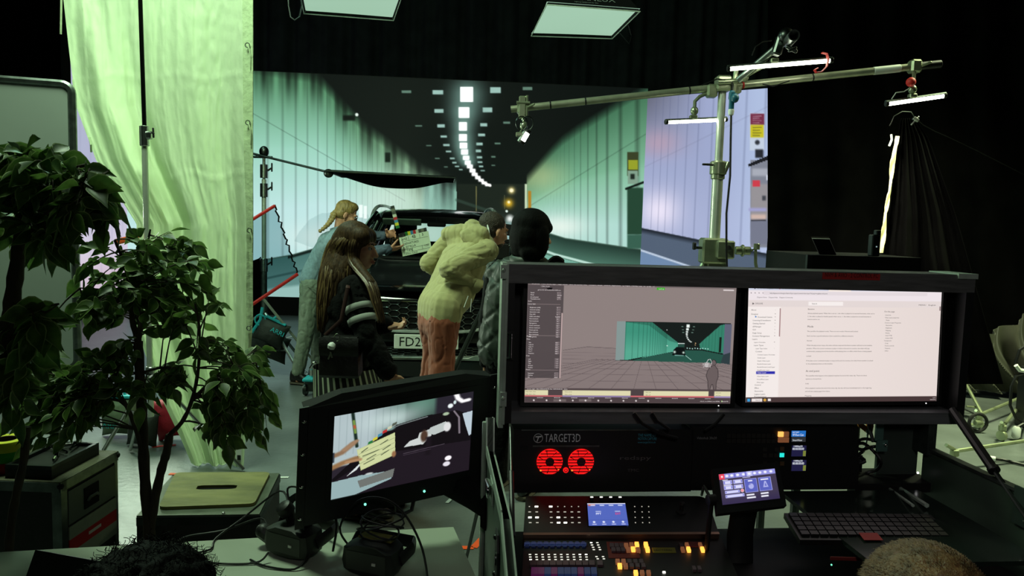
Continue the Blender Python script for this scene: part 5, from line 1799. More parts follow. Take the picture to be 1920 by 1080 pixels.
# ================================================================ CONTROL WORKSTATION IN A FLIGHT CASE
YAW = math.radians(6.0)
UX, FD = V(math.cos(YAW), math.sin(YAW), 0), V(math.sin(YAW), -math.cos(YAW), 0)
A0 = P(985, 640, 1.80)
WK = Fr(A0, A0 + UX, A0 + V(0, 0, -1))
M_LAMC = mat('dark_green_laminate', (56, 72, 60), .5, var=.15, scale=5)
M_PANEL = mat('black_panel', (9, 9, 10), .55, var=.2)
M_EDGE = mat('aluminium_edge', (190, 206, 192), .38, .4, var=.12, scale=20)
L0 = WK.px(915, 800)
ws = thing('workstation_case', 'open flight case workstation holding two monitors, rack units and control panels', 'workstation', V(L0.x, L0.y, 0) + UX * .5 + FD * .2)
uL, vT = WK.uv(950, 494)
uR, _ = WK.uv(1818, 520)
_, vB = WK.uv(965, 790)
lf_, ltop, lbot = uL, vT, vB
# lid: back panel, four sides, ledge
mb = MB(); WK.box(mb, uL, vT, uR, vB, -.10, -.085); mb.build('lid_panel', M_PANEL, ws, 0)
_, v2 = WK.uv(965, 528)
mb = MB(); WK.box(mb, uL, vT, uR, vT + .006, -.09, .02); WK.box(mb, uL, vT + .002, uR, vT + .046, .012, .022); lt = mb.build('lid_top_bar', mat('brushed_bar', (96, 96, 96), .5, .3, var=.2, scale=4, stretch=(.3, 30, 30)), ws, 0)
u0, v0 = WK.uv(1534, 507); u1, v1 = WK.uv(1640, 523)
mb = MB(); WK.box(mb, u0, v0 + .004, u1, v1 + .002, .022, .0228); st = mb.build('tape_label', mat('dark_red_tape', (150, 30, 28), .6), lt, 0, label='red tape label')
mb = MB(); WK.text(mb, 'NVM & AVIO - 2 CONTROL PC', u0 + .006, v1 - .004, .011, .0232, wid=u1 - u0 - .012); mb.build('lettering', M_BLACK, st, 0)
mb = MB(); WK.box(mb, uL, vT + .045, uL + .008, vB, -.09, .022); WK.box(mb, uL + .004, vT + .045, uL + .02, vB, .012, .02); mb.build('lid_side', M_PANEL, ws, 0)
mb = MB(); WK.box(mb, uR - .022, vT + .045, uR, vB, -.09, .022); mb.build('lid_side', mat('dark_bar', (34, 36, 36), .5, .5), ws, 0)
mb = MB(); WK.box(mb, uL - .012, vT - .003, uL, vB + .01, -.035, .024); WK.box(mb, uL - .004, vT, uL + .003, vB, .022, .03); le = mb.build('edge_profile', M_EDGE, ws, 0)
for px, py in ((940, 505), (939, 740)):
    mb = MB(); WK.boxpx(mb, px - 3, py - 10, px + 8, py + 16, .024, .034); c = WK.px(px + 2, py, .036); mb.ell(c, .005, nu=8, nv=6); mb.build('corner_bracket', M_EDGE, le)
mb = MB(); WK.box(mb, uR - .05, vT - .003, uR + .004, vT + .01, -.09, .026); mb.build('corner_bracket', M_EDGE, ws, 0)
u0, v0 = WK.uv(946, 616); u1, v1 = WK.uv(953, 672)
mb = MB(); WK.box(mb, u0, v0, u0 + .022, v1, .02, .026); hb = mb.build('latch_plate', M_PANEL, ws, 0)
mb = MB(); mb.tube([WK.pt(u0 + .004, v0 + .006, .026), WK.pt(u0 + .012, v0 + .008, .036), WK.pt(u0 + .012, v1 - .008, .036), WK.pt(u0 + .004, v1 - .006, .026)], .0035, 6); mb.build('latch', M_CHROME, hb)
_, v3 = WK.uv(965, 767)
mb = MB(); WK.box(mb, uL + .02, v3 + .002, uR - .022, vB, .010, .022); WK.box(mb, uL + .02, v3, uR - .022, v3 + .003, -.085, .024); mb.build('lid_bottom_bar', mat('brushed_ledge', (124, 126, 130), .35, .5, var=.15, scale=3, stretch=(.2, 20, 20)), ws, 0)

# ---- two monitors
M_UI = screenmat('desktop_picture', 1.0, .3)


def monitor(label, tl, tr, br, bl, fn, nx, ny):
    f = Fr(WK.px(*tl, -.02), WK.px(*tr, -.02), WK.px(*bl, -.02))
    t = thing('computer_monitor', label, 'monitor', f.pt(f.W / 2, f.H + .03, 0), 'monitors in the case lid')
    mb = MB(); f.rim(mb, -.011, -.010, f.W + .011, f.H + .009, .009, -.03, .004); mb.build('bezel', M_BLACK, t, 0)
    mb = MB(); f.box(mb, -.005, -.005, f.W + .005, f.H + .006, -.05, -.012); mb.build('back_shell', M_BLACK, t, 0)
    painted('screen', f, nx, ny, fn, M_UI, t)
    mb = MB(); mb.ell(f.pt(f.W * .94, f.H + .005, .004), .0016, nu=8, nv=6); mb.build('power_light', emat('white_led', (255, 255, 255), 2), t)
    return t, f


def stage_ui(U, Vv):
    p = Pic(U, Vv, (141, 128, 126))
    p.mix(np.clip((Vv - .5) * .5, 0, .2), (120, 106, 106))
    p.mix(np.clip((.35 - Vv) * .3 + (U - .5) * .2, 0, .15), (150, 138, 132))
    X = U * 1720; Y = Vv * 1000          # drawing units of this picture
    p.U, p.V = X, Y
    p.mix(((Y > np.interp(X, [0, 500, 760, 1720], [620, 538, 545, 600])) * .0 + (Y > np.interp(X, [280, 500, 720], [575, 530, 542])) * (Y < 900)) * .18, (112, 98, 100))
    hz = 535
    # floor lines
    for k in range(-9, 12):
        x0, x1 = 1000 + k * 46, 1085 + k * 190
        p.line([(x0, hz + 95), (x1, 885)], 2.2, (86, 74, 76), .8)
    for y in (575, 600, 632, 668, 708, 755, 812, 878):
        p.line([(300, y), (1700, y + 14)], 2, (96, 84, 86), .8 if y > 610 else .4)
    p.line([(300, 560), (500, 528), (760, 540)], 2.5, (84, 74, 76))
    # picture in the viewport
    p.rect(735, 310, 1690, 640, (24, 30, 28), 2)
    p.poly([(735, 312), (808, 312), (806, 632), (735, 640)], (132, 150, 148))
    lw = p.inside([(806, 312), (1030, 316), (1260, 490), (1300, 540), (1080, 588), (870, 632), (806, 636)])
    p.mix(lw.astype(float), (62, 146, 122)); p.mix(lw * np.clip((Y - 400) / 160, 0, 1) * .5, (110, 190, 165))
    for k in range(16):
        x = 1330 - 520 / (1 + .13 * k)
        p.mix(lw * np.clip(1 - np.abs(X - x) / 4, 0, 1) * .5, (22, 66, 54))
    p.mix(p.inside([(806, 316), (1030, 316), (1260, 490), (1180, 470), (1000, 340)]) * .3, (20, 50, 40))
    p.poly([(870, 634), (1080, 590), (1300, 545), (1450, 545), (1690, 590), (1690, 655), (880, 640)], (40, 84, 72))
    p.poly([(806, 640), (1000, 598), (870, 640)], (16, 26, 24))
    rw = p.inside([(1430, 490), (1600, 330), (1640, 320), (1640, 570), (1500, 545), (1440, 530)])
    p.mix(rw.astype(float), (54, 128, 106))
    for k in range(7):
        p.mix(rw * np.clip(1 - np.abs(X - (1460 + 26 * k)) / 3, 0, 1) * .4, (24, 66, 54))
    p.poly([(1640, 318), (1700, 318), (1700, 560), (1640, 580)], (96, 98, 118)); p.rect(1598, 430, 1618, 560, (24, 36, 30), 3)
    p.poly([(1640, 580), (1700, 560), (1700, 665), (1620, 650)], (48, 62, 66))
    for x, y, w, h in ((1328, 340, 26, 26), (1324, 368, 22, 18), (1321, 390, 18, 13), (1320, 408, 16, 12), (1322, 424, 14, 10), (1327, 440, 14, 9), (1336, 454, 14, 8), (1346, 466, 14, 7), (1358, 474, 16, 6)):
        p.rect(x - w / 2, y - h / 2, x + w / 2, y + h / 2, (240, 250, 245), 4)
    for x, y in ((1280, 345), (1285, 372), (1378, 345), (1372, 372), (1290, 395), (1366, 395)):
        p.rect(x - 8, y - 3, x + 8, y + 3, (110, 140, 128), 2)
    p.disc(1152, 376, 5, (255, 255, 255)); p.disc(1160, 510, 6, (230, 255, 245))
    for k in range(9):
        p.disc(1330 + 22 * k, 528 + 2 * (k % 3), 6, (200, 250, 240))
    p.disc(1398, 485, 5, (255, 210, 150)); p.disc(1396, 500, 5, (255, 210, 150))
    p.poly([(1205, 590), (1215, 545), (1240, 520), (1290, 518), (1312, 548), (1318, 590)], (14, 20, 20)); p.disc(1225, 562, 16, (230, 255, 240), .9); p.disc(1300, 566, 14, (230, 255, 240), .9)
    p.rect(1250, 486, 1305, 492, (220, 235, 230), 2); p.rect(1250, 494, 1305, 520, (40, 76, 66), 3); p.line([(1318, 590), (1370, 630)], 3, (170, 210, 200)); p.line([(1230, 590), (1300, 592)], 5, (120, 170, 160))
    # figure and wire ball
    fig = [(1575, 632), (1558, 622), (1545, 636), (1548, 660), (1560, 672), (1530, 690), (1512, 720), (1502, 760), (1520, 812), (1524, 885), (1538, 885), (1552, 838), (1562, 838), (1572, 885), (1592, 885), (1592, 820), (1606, 770), (1600, 708), (1580, 684), (1570, 672), (1585, 655)]
    p.poly(fig, (106, 94, 94)); p.line(fig + [fig[0]], 3, (40, 34, 36))
    for a in range(5):
        p.line([(1470 + a * 16, 650), (1476 + a * 14, 690)], 2, (225, 220, 220)); p.line([(1468, 654 + a * 8), (1540, 650 + a * 8)], 1.6, (225, 220, 220))
    p.line([(1500, 650), (1512, 625), (1530, 620), (1542, 640), (1546, 665)], 2.4, (235, 230, 230))
    # side list panel
    p.rect(0, 0, 290, 795, (74, 66, 68), 2, .85)
    p.rect(0, 0, 1720, 22, (120, 108, 108), 2)
    p.rect(278, 250, 288, 795, (196, 172, 170), 2); p.rect(276, 30, 278, 795, (90, 80, 82), 2)
    for y in (150, 180, 440, 462, 618, 728):
        p.line([(30, y), (265, y)], 1.2, (130, 116, 116))
    rng = random.Random(4)
    for y in [84, 102, 120, 136] + [206 + 18.6 * k for k in range(14)] + [496 + 18 * k for k in range(6)] + [635 + 17.5 * k for k in range(5)] + [752 + 17 * k for k in range(3)]:
        p.rect(236, y - 7, 270, y + 6, (124, 112, 114), 2)
    p.poly([(150, 46), (200, 40), (190, 62), (160, 56)], (12, 10, 12))
    p.rect(1052, 22, 1118, 42, (60, 176, 40), 2); p.rect(1610, 26, 1700, 36, (225, 215, 215), 2)
    # timeline
    p.rect(0, 880, 1720, 1000, (78, 66, 68), 2)
    for a, b in ((0, 190), (308, 872), (982, 1530), (1580, 1720)):
        p.rect(a, 896, b, 940, (222, 216, 176), 2); p.rect(a, 917, b, 919, (150, 144, 120), 1)
    p.rect(0, 940, 308, 950, (206, 104, 112), 2); p.rect(308, 940, 872, 952, (150, 132, 176), 2); p.rect(872, 938, 1580, 950, (206, 104, 112), 2); p.rect(1580, 938, 1720, 952, (160, 140, 186), 2)
    p.rect(236, 972, 340, 992, (110, 98, 98), 2); p.rect(446, 970, 548, 990, (110, 98, 98), 2)
    for x in (76, 180, 290, 395, 500, 606, 712, 815, 920, 1022):
        p.disc(x, 982, 9, (235, 225, 225), .5)
    p.disc(1648, 982, 8, (190, 240, 150), .6)
    return p.c


m1, f1 = monitor('left computer monitor in the case lid showing a three dimensional stage view', (992, 530), (1387, 539), (1378, 761), (985, 758), stage_ui, 430, 250)
M_UIT = emat('light_ui_text', (232, 222, 222), 1.0)
mb = MB()
k1, k2 = f1.W / 1720, f1.H / 1000


def t1(tx, x, y, h=9, wid=None):
    f1.text(mb, tx, x * k1, y * k2, h * k2, .0012, wid=wid * k1 if wid else None)


t1('set phone   Track: tunnel_night   Stage: tunnel   Send: out 2D/3D/TestL   Transport: default   Director: Applications   Q: Plugins, Tracking', 30, 16, 9, 860)
t1('0 ms   1.0   Q: 60s   1.0', 900, 18, 9, 130); t1('Lock up', 1066, 37, 10, 44)
t1('1_Back_Screen', 104, 36, 9, 70); t1('gb10-AV01-0018-20230306163000.mov', 80, 66, 8, 186)
for y, tx in zip([90, 108, 126, 142], ['Speed', 'Mode', 'At end point', 'Transition time']):
    t1(tx, 22, y); t1({'Mode': 'Normal', 'At end point': 'Loop'}.get(tx, '1'), 238, y, 8)
t1('Audio', 4, 160); t1('Colour Shift', 2, 184)
for k, tx in enumerate(['Brightness (shift)', 'Contrast (scale)', 'Saturation scale', 'Hue shift', 'RGB controlled', 'Red minimum', 'Red maximum', 'Red gamma', 'Green minimum', 'Green maximum', 'Green gamma', 'Blue minimum', 'Blue maximum', 'Blue gamma']):
    t1(tx, 20, 212 + 18.6 * k, 9); t1(['0', '1', '1', '0', 'Together', '0.0', '1.0', '1.0', '0.0', '1.0', '1.0', '0.0', '1.0', '1.0'][k], 240 if k != 4 else 226, 212 + 18.6 * k, 8)
t1('Playing', 2, 450); t1('Mixes', 2, 474)
for k, tx in enumerate(['Size', 'Scale X', 'Scale Y', 'Pos X', 'Pos Y', 'Rotation']):
    t1(tx, 20, 502 + 18 * k); t1('0.02', 236, 502 + 18 * k, 8)
t1('Crop', 2, 612)
for k, tx in enumerate(['Left', 'Right', 'Top', 'Bottom', 'Feather']):
    t1(tx, 20, 641 + 17.5 * k); t1('0', 252, 641 + 17.5 * k, 8)
t1('Output', 2, 728)
for k, tx in enumerate(['Exposure', 'Gamma', 'Fill']):
    t1(tx, 20, 758 + 17 * k); t1(['1', '1', 'None'][k], 236, 758 + 17 * k, 8)
t1('tunnel_night - Beat 0000:00:00.00, Bar: 0000:00:00.00   25.0s', 16, 890, 8, 330)
for k in range(11):
    t1('00:00:%02d:00' % (20 + 5 * k), 100 + 140 * k, 962, 7, 50)
t1('r20.2.5_rev.200866 | avio100986     Mark24.98', 1460, 986, 8, 240)
mb.build('screen_text', M_UIT, m1, 0)
mb = MB()
for x, a in ((8, 'Right_Back_lower'), (320, '1 Back_tunnel'), (990, '1 Back_off'), (1590, 'Left lower')):
    t1(a, x, 912, 8); t1(a.replace('lower', 'Over'), x, 934, 8)
mb.build('screen_text', M_BLACK, m1, 0)


def web_ui(U, Vv):
    p = Pic(U, Vv, (234, 221, 217))
    p.mix(np.clip((.6 - U) * .25, 0, .1), (250, 240, 238)); p.mix(np.clip((U - .6) * .4, 0, .16), (206, 192, 186))
    X, Y = U * 1320, Vv * 790
    p.U, p.V = X, Y
    p.rect(0, 0, 1320, 30, (206, 210, 228), 2); p.rect(0, 30, 1320, 96, (238, 228, 232), 2); p.rect(0, 96, 1320, 140, (228, 216, 214), 2)
    p.rect(538, 8, 690, 34, (246, 234, 226), 3); p.rect(100, 36, 1220, 60, (228, 218, 222), 3)
    p.rect(404, 104, 640, 130, (246, 238, 236), 2)
    p.rect(0, 140, 218, 790, (244, 235, 232), 2); p.rect(212, 150, 218, 340, (140, 96, 100), 2)
    for x in (42, 208, 376, 540, 704):
        p.disc(x, 16, 6, (70, 60, 70) if x != 208 else (190, 60, 80), .3)
    for x in (18, 44, 70, 96):
        p.disc(x, 48, 4, (110, 100, 104), .5)
    p.poly([(28, 112), (42, 119), (28, 126)], (90, 84, 84))
    p.rect(66, 578, 192, 596, (44, 44, 170), 1.5)
    p.rect(1310, 130, 1318, 160, (130, 110, 112), 2)
    p.rect(0, 756, 1320, 792, (72, 56, 56), 2)
    p.rect(12, 766, 30, 784, (60, 160, 220), 1.5); p.rect(40, 764, 112, 786, (236, 226, 224), 3); p.disc(130, 775, 10, (226, 190, 70), .2); p.disc(130, 775, 5, (220, 70, 60), .3); p.rect(150, 766, 170, 782, (240, 232, 232), 3)
    p.rect(20, 206 - 6, 30, 206 + 4, (90, 140, 200), 1) if False else None
    p.rect(48, 202, 58, 212, (90, 140, 200), 1.5)
    for y in (160, 188, 208, 230, 251, 272, 294, 315, 336, 378, 420):
        p.rect(180, y - 1, 186, y + 1, (120, 110, 110), 1)
    return p.c


m2, f2 = monitor('right computer monitor in the case lid showing a white help page', (1410, 537), (1776, 540.5), (1770, 758.6), (1404, 758), web_ui, 400, 240)
k1b, k2b = f2.W / 1320, f2.H / 790
M_UID = mat('dark_ui_text', (44, 36, 38), .8, var=0)
mb = MB()


def t2(tx, x, y, h=8, wid=None):
    f2.text(mb, tx, x * k1b, y * k2b, h * k2b, .0012, wid=wid * k1b if wid else None)


for x, tx in ((54, 'RS servers Disguise'), (222, 'How d3s Work - September W'), (388, 'Video Layer | Disguise User G'), (552, 'Video Layer | Disguise User G'), (716, 'Troubleshooting for you - Stage')):
    t2(tx, x, 20, 8, 110)
t2('help.disguise.one/designer/layers/layer-types/content/video-layer?hsLang=en-gb#at-end-point', 140, 52, 8, 390)
t2('Disguise Home    Disguise Help    Disguise Community', 56, 80, 8, 240)
t2('DISGUISE', 46, 123, 10, 50); t2('Search', 426, 121, 9, 34); t2('MENU   English', 1160, 125, 8, 120)
for y, x, tx in ((166, 20, 'About'), (194, 20, 'Designer'), (214, 64, 'Download Centre'), (236, 32, 'Licensing & Installation'), (257, 32, 'Getting Started'), (278, 32, 'd3Manager'), (299, 32, 'GUI'), (321, 32, 'Stage Setup'), (342, 32, 'Content Management'), (363, 32, 'Layers'), (405, 44, 'Layer Types'), (447, 56, 'Content'), (675, 56, 'Control'), (696, 56, 'Effect'), (717, 56, 'Generative'), (738, 56, 'Legacy Layers'), (755, 56, 'Previsualisation')):
    t2(tx, x, y, 9.5)
for y, x, tx in ((384, 44, 'Layers Overview'), (426, 56, 'Layer Type Index'), (468, 70, 'Content Layers Overview'), (489, 70, 'Audio Layer'), (510, 70, 'Depth Video Layer'), (531, 70, 'RenderStream Layer'), (552, 70, 'RenderStream Local Layer'), (573, 70, 'StageRender Layer'), (615, 70, 'Video Input Layer'), (636, 70, 'VirtualPlate Layer'), (657, 70, 'Web Layer')):
    t2(tx, x, y, 8)
t2('Bytetime', 400, 158, 9); t2('Mode', 400, 278, 13); t2('At end point', 400, 582, 13)
for y, tx in ((186, 'Selects playback speed. When this is set to 1, the video is played at its normal framerate, when set to'), (207, '2, the video is played at double speed, when set to -1, the video is played at normal framerate in'), (227, 'reverse and so on.'), (308, 'This specifies the playback mode. There are two modes: Normal and Locked.'), (340, 'Each one has a specific behaviour that is useful for a different situation.'), (372, 'Normal'), (404, 'When the play cursor stops, the video will also stop and the frame number will lock to the timeline'), (425, 'position. When the cursor continues to play or holds at the end of a section, the video will play'), (445, 'continuously, jumping around the timeline while playing does not affect which frame is being played.'), (477, 'Locked'), (509, 'If the play cursor continues to play or stops at the end of a section, the video frame number is locked'), (530, 'to the playhead position on the timeline.'), (612, 'This specifies what happens when playback reaches the end of the video clip. There are three'), (634, 'options to choose from:'), (666, 'Loop'), (698, 'When playback reaches the end of the video clip, the clip will loop immediately back to the beginning'), (720, 'and will start playing again from there.'), (750, 'Ping-pong')):
    t2(tx, 400, y, 8)
t2('On this page', 924, 172, 10)
for k, tx in enumerate(['Overview', 'Video Layer properties', 'Mode', 'Common Layer Properties', 'Resolution', 'Brightness', 'Mapping', 'Palette', 'Hold TTSE', 'Colour Shift', 'Transparent', 'Crop', 'Frame controls', 'Textures', 'Other']):
    t2(tx, 930 + 8 * (k not in (0, 1, 3, 10)), 195 + 17.6 * k, 7.5)
mb.build('screen_text', M_UID, m2, 0)
mb = MB(); t2('Video Layer', 72, 591, 9); t2('16:01', 1290, 770, 6, 20); t2('22/03/2024', 1272, 782, 6, 40); mb.build('screen_text', M_UIT, m2, 0)
mb = MB(); t2('Search', 66, 779, 8, 30); mb.build('screen_text', M_UID, m2, 0)
for pts in ([(1180, 765), (1195, 785), (1225, 803), (1260, 812)], [(1213, 765), (1222, 780), (1245, 796)], [(1345, 768), (1330, 785), (1310, 798)]):
    mb = MB(); mb.tube([WK.px(x, y, .045) for x, y in pts], .004, 6); mb.build('display_cable', M_CABLE, m1)

# ---- rack units below the ledge
RK = Fr(WK.o + FD * .0, WK.o + UX, WK.o + V(0, 0, -1))
M_GREYP = mat('grey_print_light', (225, 228, 228), .6, var=0)


def rack(name, label, cat, x0, y0, x1, y1, w1, dp=.25, grp=None):
    a, b = RK.uv(x0, y0), RK.uv(x1, y1)
    t = thing(name, label, cat, RK.pt((a[0] + b[0]) / 2, b[1], -.02), grp)
    mb = MB(); RK.box(mb, a[0], a[1], b[0], b[1], w1 - dp, w1); mb.build('front_panel', M_PANEL, t, 0)
    return t


pc = rack('rack_computer', 'rack computer with two red lit fans and grey company lettering', 'rack unit', 962, 801, 1290, 916, .02, .12)
mb = MB()
u, v = RK.uv(1018, 824); u1, _ = RK.uv(1085, 824)
RK.text(mb, 'TARGET3D', u, v, .0205, .0212, wid=u1 - u)
u, v = RK.uv(1157, 857); u1, _ = RK.uv(1216, 857)
mb.build('lettering', M_GREYP, pc, 0, label='grey lettering')
mb = MB(); RK.text(mb, 'redspy', u, v, .010, .0212, wid=u1 - u)
u, v = RK.uv(1172, 879); RK.text(mb, 'TMC', u, v, .007, .0212, wid=.03)
mb.build('lettering', mat('dim_print', (96, 90, 90), .6, var=0), pc, 0, label='dim lettering')
mb = MB(); u, v = RK.uv(1192, 814)
RK.text(mb, 'THE NAME OF', u, v, .007, .0212, wid=.046); RK.text(mb, 'MOTION CAPTURE', u, v + .009, .007, .0212, wid=.048); RK.text(mb, 'www.target3d.co.uk', u, v + .017, .005, .0212, wid=.046)
mb.build('lettering', mat('blue_print', (60, 150, 170), .6, var=0), pc, 0, label='blue lettering')
c = RK.px(1007, 817, .0212)
mb = MB(); mb.tube([c + RK.ux * (.011 * math.cos(a)) + RK.uy * (.011 * math.sin(a)) for a in np.linspace(0, 6.28, 25)[:-1]], .0008, 4, closed=True); mb.prism([c + RK.ux * x + RK.uy * y for x, y in ((-.007, -.005), (.008, -.006), (.008, -.003), (.002, -.002), (-.002, .009), (-.004, .009), (-.001, -.002), (-.007, -.002))], RK.n * .0004); mb.build('emblem', M_GREYP, pc, 0)
M_FANR = emat('red_fan_glow', (255, 22, 22), 1.1)
M_FAND = mat('dark_red_hub', (70, 10, 10), .5)
for fx in (1028, 1086):
    c = RK.px(fx, 860, .0212)
    mb = MB(); rr = .031
    for k in range(7):
        a0 = k * 2 * math.pi / 7
        pl_ = []
        for s in np.linspace(0, 1, 5):
            a = a0 + .8 * s
            pl_.append(c + RK.ux * (rr * math.cos(a)) + RK.uy * (rr * math.sin(a)))
        for s in np.linspace(1, 0, 5):
            a = a0 + .8 * s - .25
            pl_.append(c + RK.ux * (rr * .36 * math.cos(a)) + RK.uy * (rr * .36 * math.sin(a)))
        mb.prism(pl_, RK.n * .002)
    fan = mb.build('fan', M_FANR, pc, 0, label='red lit fan')
    mb = MB(); mb.lathe([(.0, .002), (.011, .002), (.011, .006), (0, .007)], c, RK.n, 20); mb.build('hub', M_FAND, fan)
    mb = MB(); mb.tube([c + RK.n * .002 + RK.ux * (.0315 * math.cos(a)) + RK.uy * (.0315 * math.sin(a)) for a in np.linspace(0, 6.28, 33)[:-1]], .0012, 5, closed=True); mb.tube([c + RK.n * .004 + RK.ux * (.0125 * math.cos(a)) + RK.uy * (.0125 * math.sin(a)) for a in np.linspace(0, 6.28, 25)[:-1]], .0014, 5, closed=True); mb.build('ring', M_FANR, fan)
    mb = MB()
    for k in range(9):
        yy = -.03 + .0075 * k
        hw = math.sqrt(max(.0, .033 ** 2 - yy * yy))
        mb.obox(c + RK.ux * -hw + RK.uy * yy + RK.n * .007, RK.ux * (2 * hw), RK.uy * .0022, RK.n * .001)
    mb.build('guard', mat('guard_red', (90, 8, 8), .5), fan, 0)
    mb = MB(); mb.ell(c + RK.ux * .022 + RK.uy * .018 + RK.n * .004, .0022, nu=8, nv=6); mb.ell(c + RK.ux * -.022 + RK.uy * .022 + RK.n * .004, .0022, nu=8, nv=6); mb.build('lamp', emat('amber_led', (255, 120, 40), 2), fan)
mb = MB(); mb.lathe([(0, 0), (.0068, 0), (.0068, .003), (0, .003)], RK.px(1058, 876, .0205), RK.n, 18); b_ = mb.build('power_button', M_FANR, pc, label='red lit power button')
mb = MB(); c = RK.px(1058, 876, .0242); mb.tube([c + RK.ux * (.0035 * math.cos(a)) + RK.uy * (.0035 * math.sin(a)) for a in np.linspace(0, 6.28, 13)[:-1]], .0008, 4, closed=True); mb.build('symbol', M_FAND, b_)
mb = MB(); RK.boxpx(mb, 997, 830, 1120, 833, .0205, .022); RK.boxpx(mb, 976, 800.5, 1230, 803, .0205, .023); mb.build('trim_strip', M_ALUD, pc, 0)
mb = MB()
for k in range(9):
    RK.boxpx(mb, 975 + k * 1.6, 832, 975.8 + k * 1.6, 840, .0205, .0215)
mb.build('vent', M_STEEL, pc, 0)

ro = rack('video_router', 'rack video router with a dim button block and one amber lit key', 'rack unit', 1292, 797, 1600, 829, .02, .1)
mb = MB(); u, v = RK.uv(1301, 819); RK.text(mb, 'Videohub 20x20', u, v, .0065, .0212, wid=.052); mb.build('lettering', mat('dim_print_b', (130, 130, 132), .6, var=0), ro, 0)
M_KEYD = mat('dim_key', (44, 42, 40), .4, var=.2)
M_KEYO = emat('amber_key', (255, 170, 84), 1.6)
M_KEYW = emat('half_lit_key', (138, 84, 52), .7)
for j in range(2):
    for i in range(10):
        mb = MB(); RK.boxpx(mb, 1356 + i * 9.2, 808.5 + j * 9.5, 1363.6 + i * 9.2, 816.5 + j * 9.5, .02, .0235); mb.build('key', M_KEYD, ro, 0)
for j in range(2):
    for i in range(2):
        mb = MB(); RK.boxpx(mb, 1452 + i * 10, 805 + j * 10.5, 1460.6 + i * 10, 814 + j * 10.5, .02, .025)
        mb.build('key', M_KEYO if (i, j) == (0, 0) else M_KEYW, ro, 0)
mb = MB(); RK.boxpx(mb, 1477.5, 803.5, 1503, 814.5, .02, .0208); d_ = mb.build('display', emat('blue_lcd', (34, 108, 190), 1.0), ro, 0, label='blue display')
mb = MB(); u, v = RK.uv(1478.5, 813); RK.text(mb, 'VP-Floor-Cam', u, v, .006, .0212, wid=.03); u, v = RK.uv(1478.5, 807.5); RK.text(mb, 'OUT DEST', u, v, .0035, .0212, wid=.018); mb.build('lettering', emat('lcd_white', (235, 240, 255), 1), d_, 0)
mb = MB(); RK.boxpx(mb, 1477.5, 815, 1503, 824, .02, .0206); d_ = mb.build('display', emat('grey_lcd', (44, 46, 50), 1.0), ro, 0, label='grey display')
mb = MB(); u, v = RK.uv(1478.5, 822.5); RK.text(mb, 'SmartView', u, v, .005, .0212, wid=.026); mb.build('lettering', emat('lcd_white', (220, 224, 230), 1), d_, 0)
for lab, y0, y1 in (('upper rack recorder with a cyan lit key and small display', 829.5, 854), ('lower rack recorder with unlit keys and small display', 854.5, 912)):
    rc = rack('video_recorder', lab, 'rack unit', 1292, y0, 1600, y1, .02, .1, 'rack recorders')
    up_ = y0 < 840
    ks = [(1427, 838), (1449, 838), (1459, 837), (1427, 849), (1438, 849), (1448, 849), (1459, 848.5)] if up_ else [(1427, 864), (1448, 864), (1459, 864)]
    for x, y in ks:
        mb = MB(); RK.boxpx(mb, x - 3.6, y - 3.6, x + 3.6, y + 3.6, .02, .0225)
        mb.build('key', emat('cyan_key', (40, 225, 215), 1.1) if (x, y) == (1459, 848.5) else (mat('tan_key', (88, 66, 44), .5) if x == 1459 else M_KEYD), rc, 0)
    ya = 831 if up_ else 858
    mb = MB(); RK.boxpx(mb, 1478, ya, 1503.5, ya + 20, .02, .0207); d_ = mb.build('display', emat('navy_lcd', (28, 26, 62), 1.0), rc, 0, label='small display')
    mb = MB(); u, v = RK.uv(1478.5, ya + 8); RK.text(mb, '00:00:00:00', u, v, .006, .0212, wid=.031); u, v = RK.uv(1480, ya + 2.5); RK.text(mb, '1080p25', u, v, .004, .0212, wid=.025); mb.build('lettering', emat('lcd_white', (235, 240, 250), 1.2), d_, 0)
    mb = MB(); RK.boxpx(mb, 1498.5, ya + 9.5, 1503, ya + 19.5, .0207, .0211); mb.build('meter', emat('olive_meter', (130, 140, 60), .8), d_, 0)
    if not up_:
        mb = MB(); RK.boxpx(mb, 1440, 868.5, 1458, 869.5, .02, .021); mb.build('reflex_strip', M_ALUD, rc, 0)

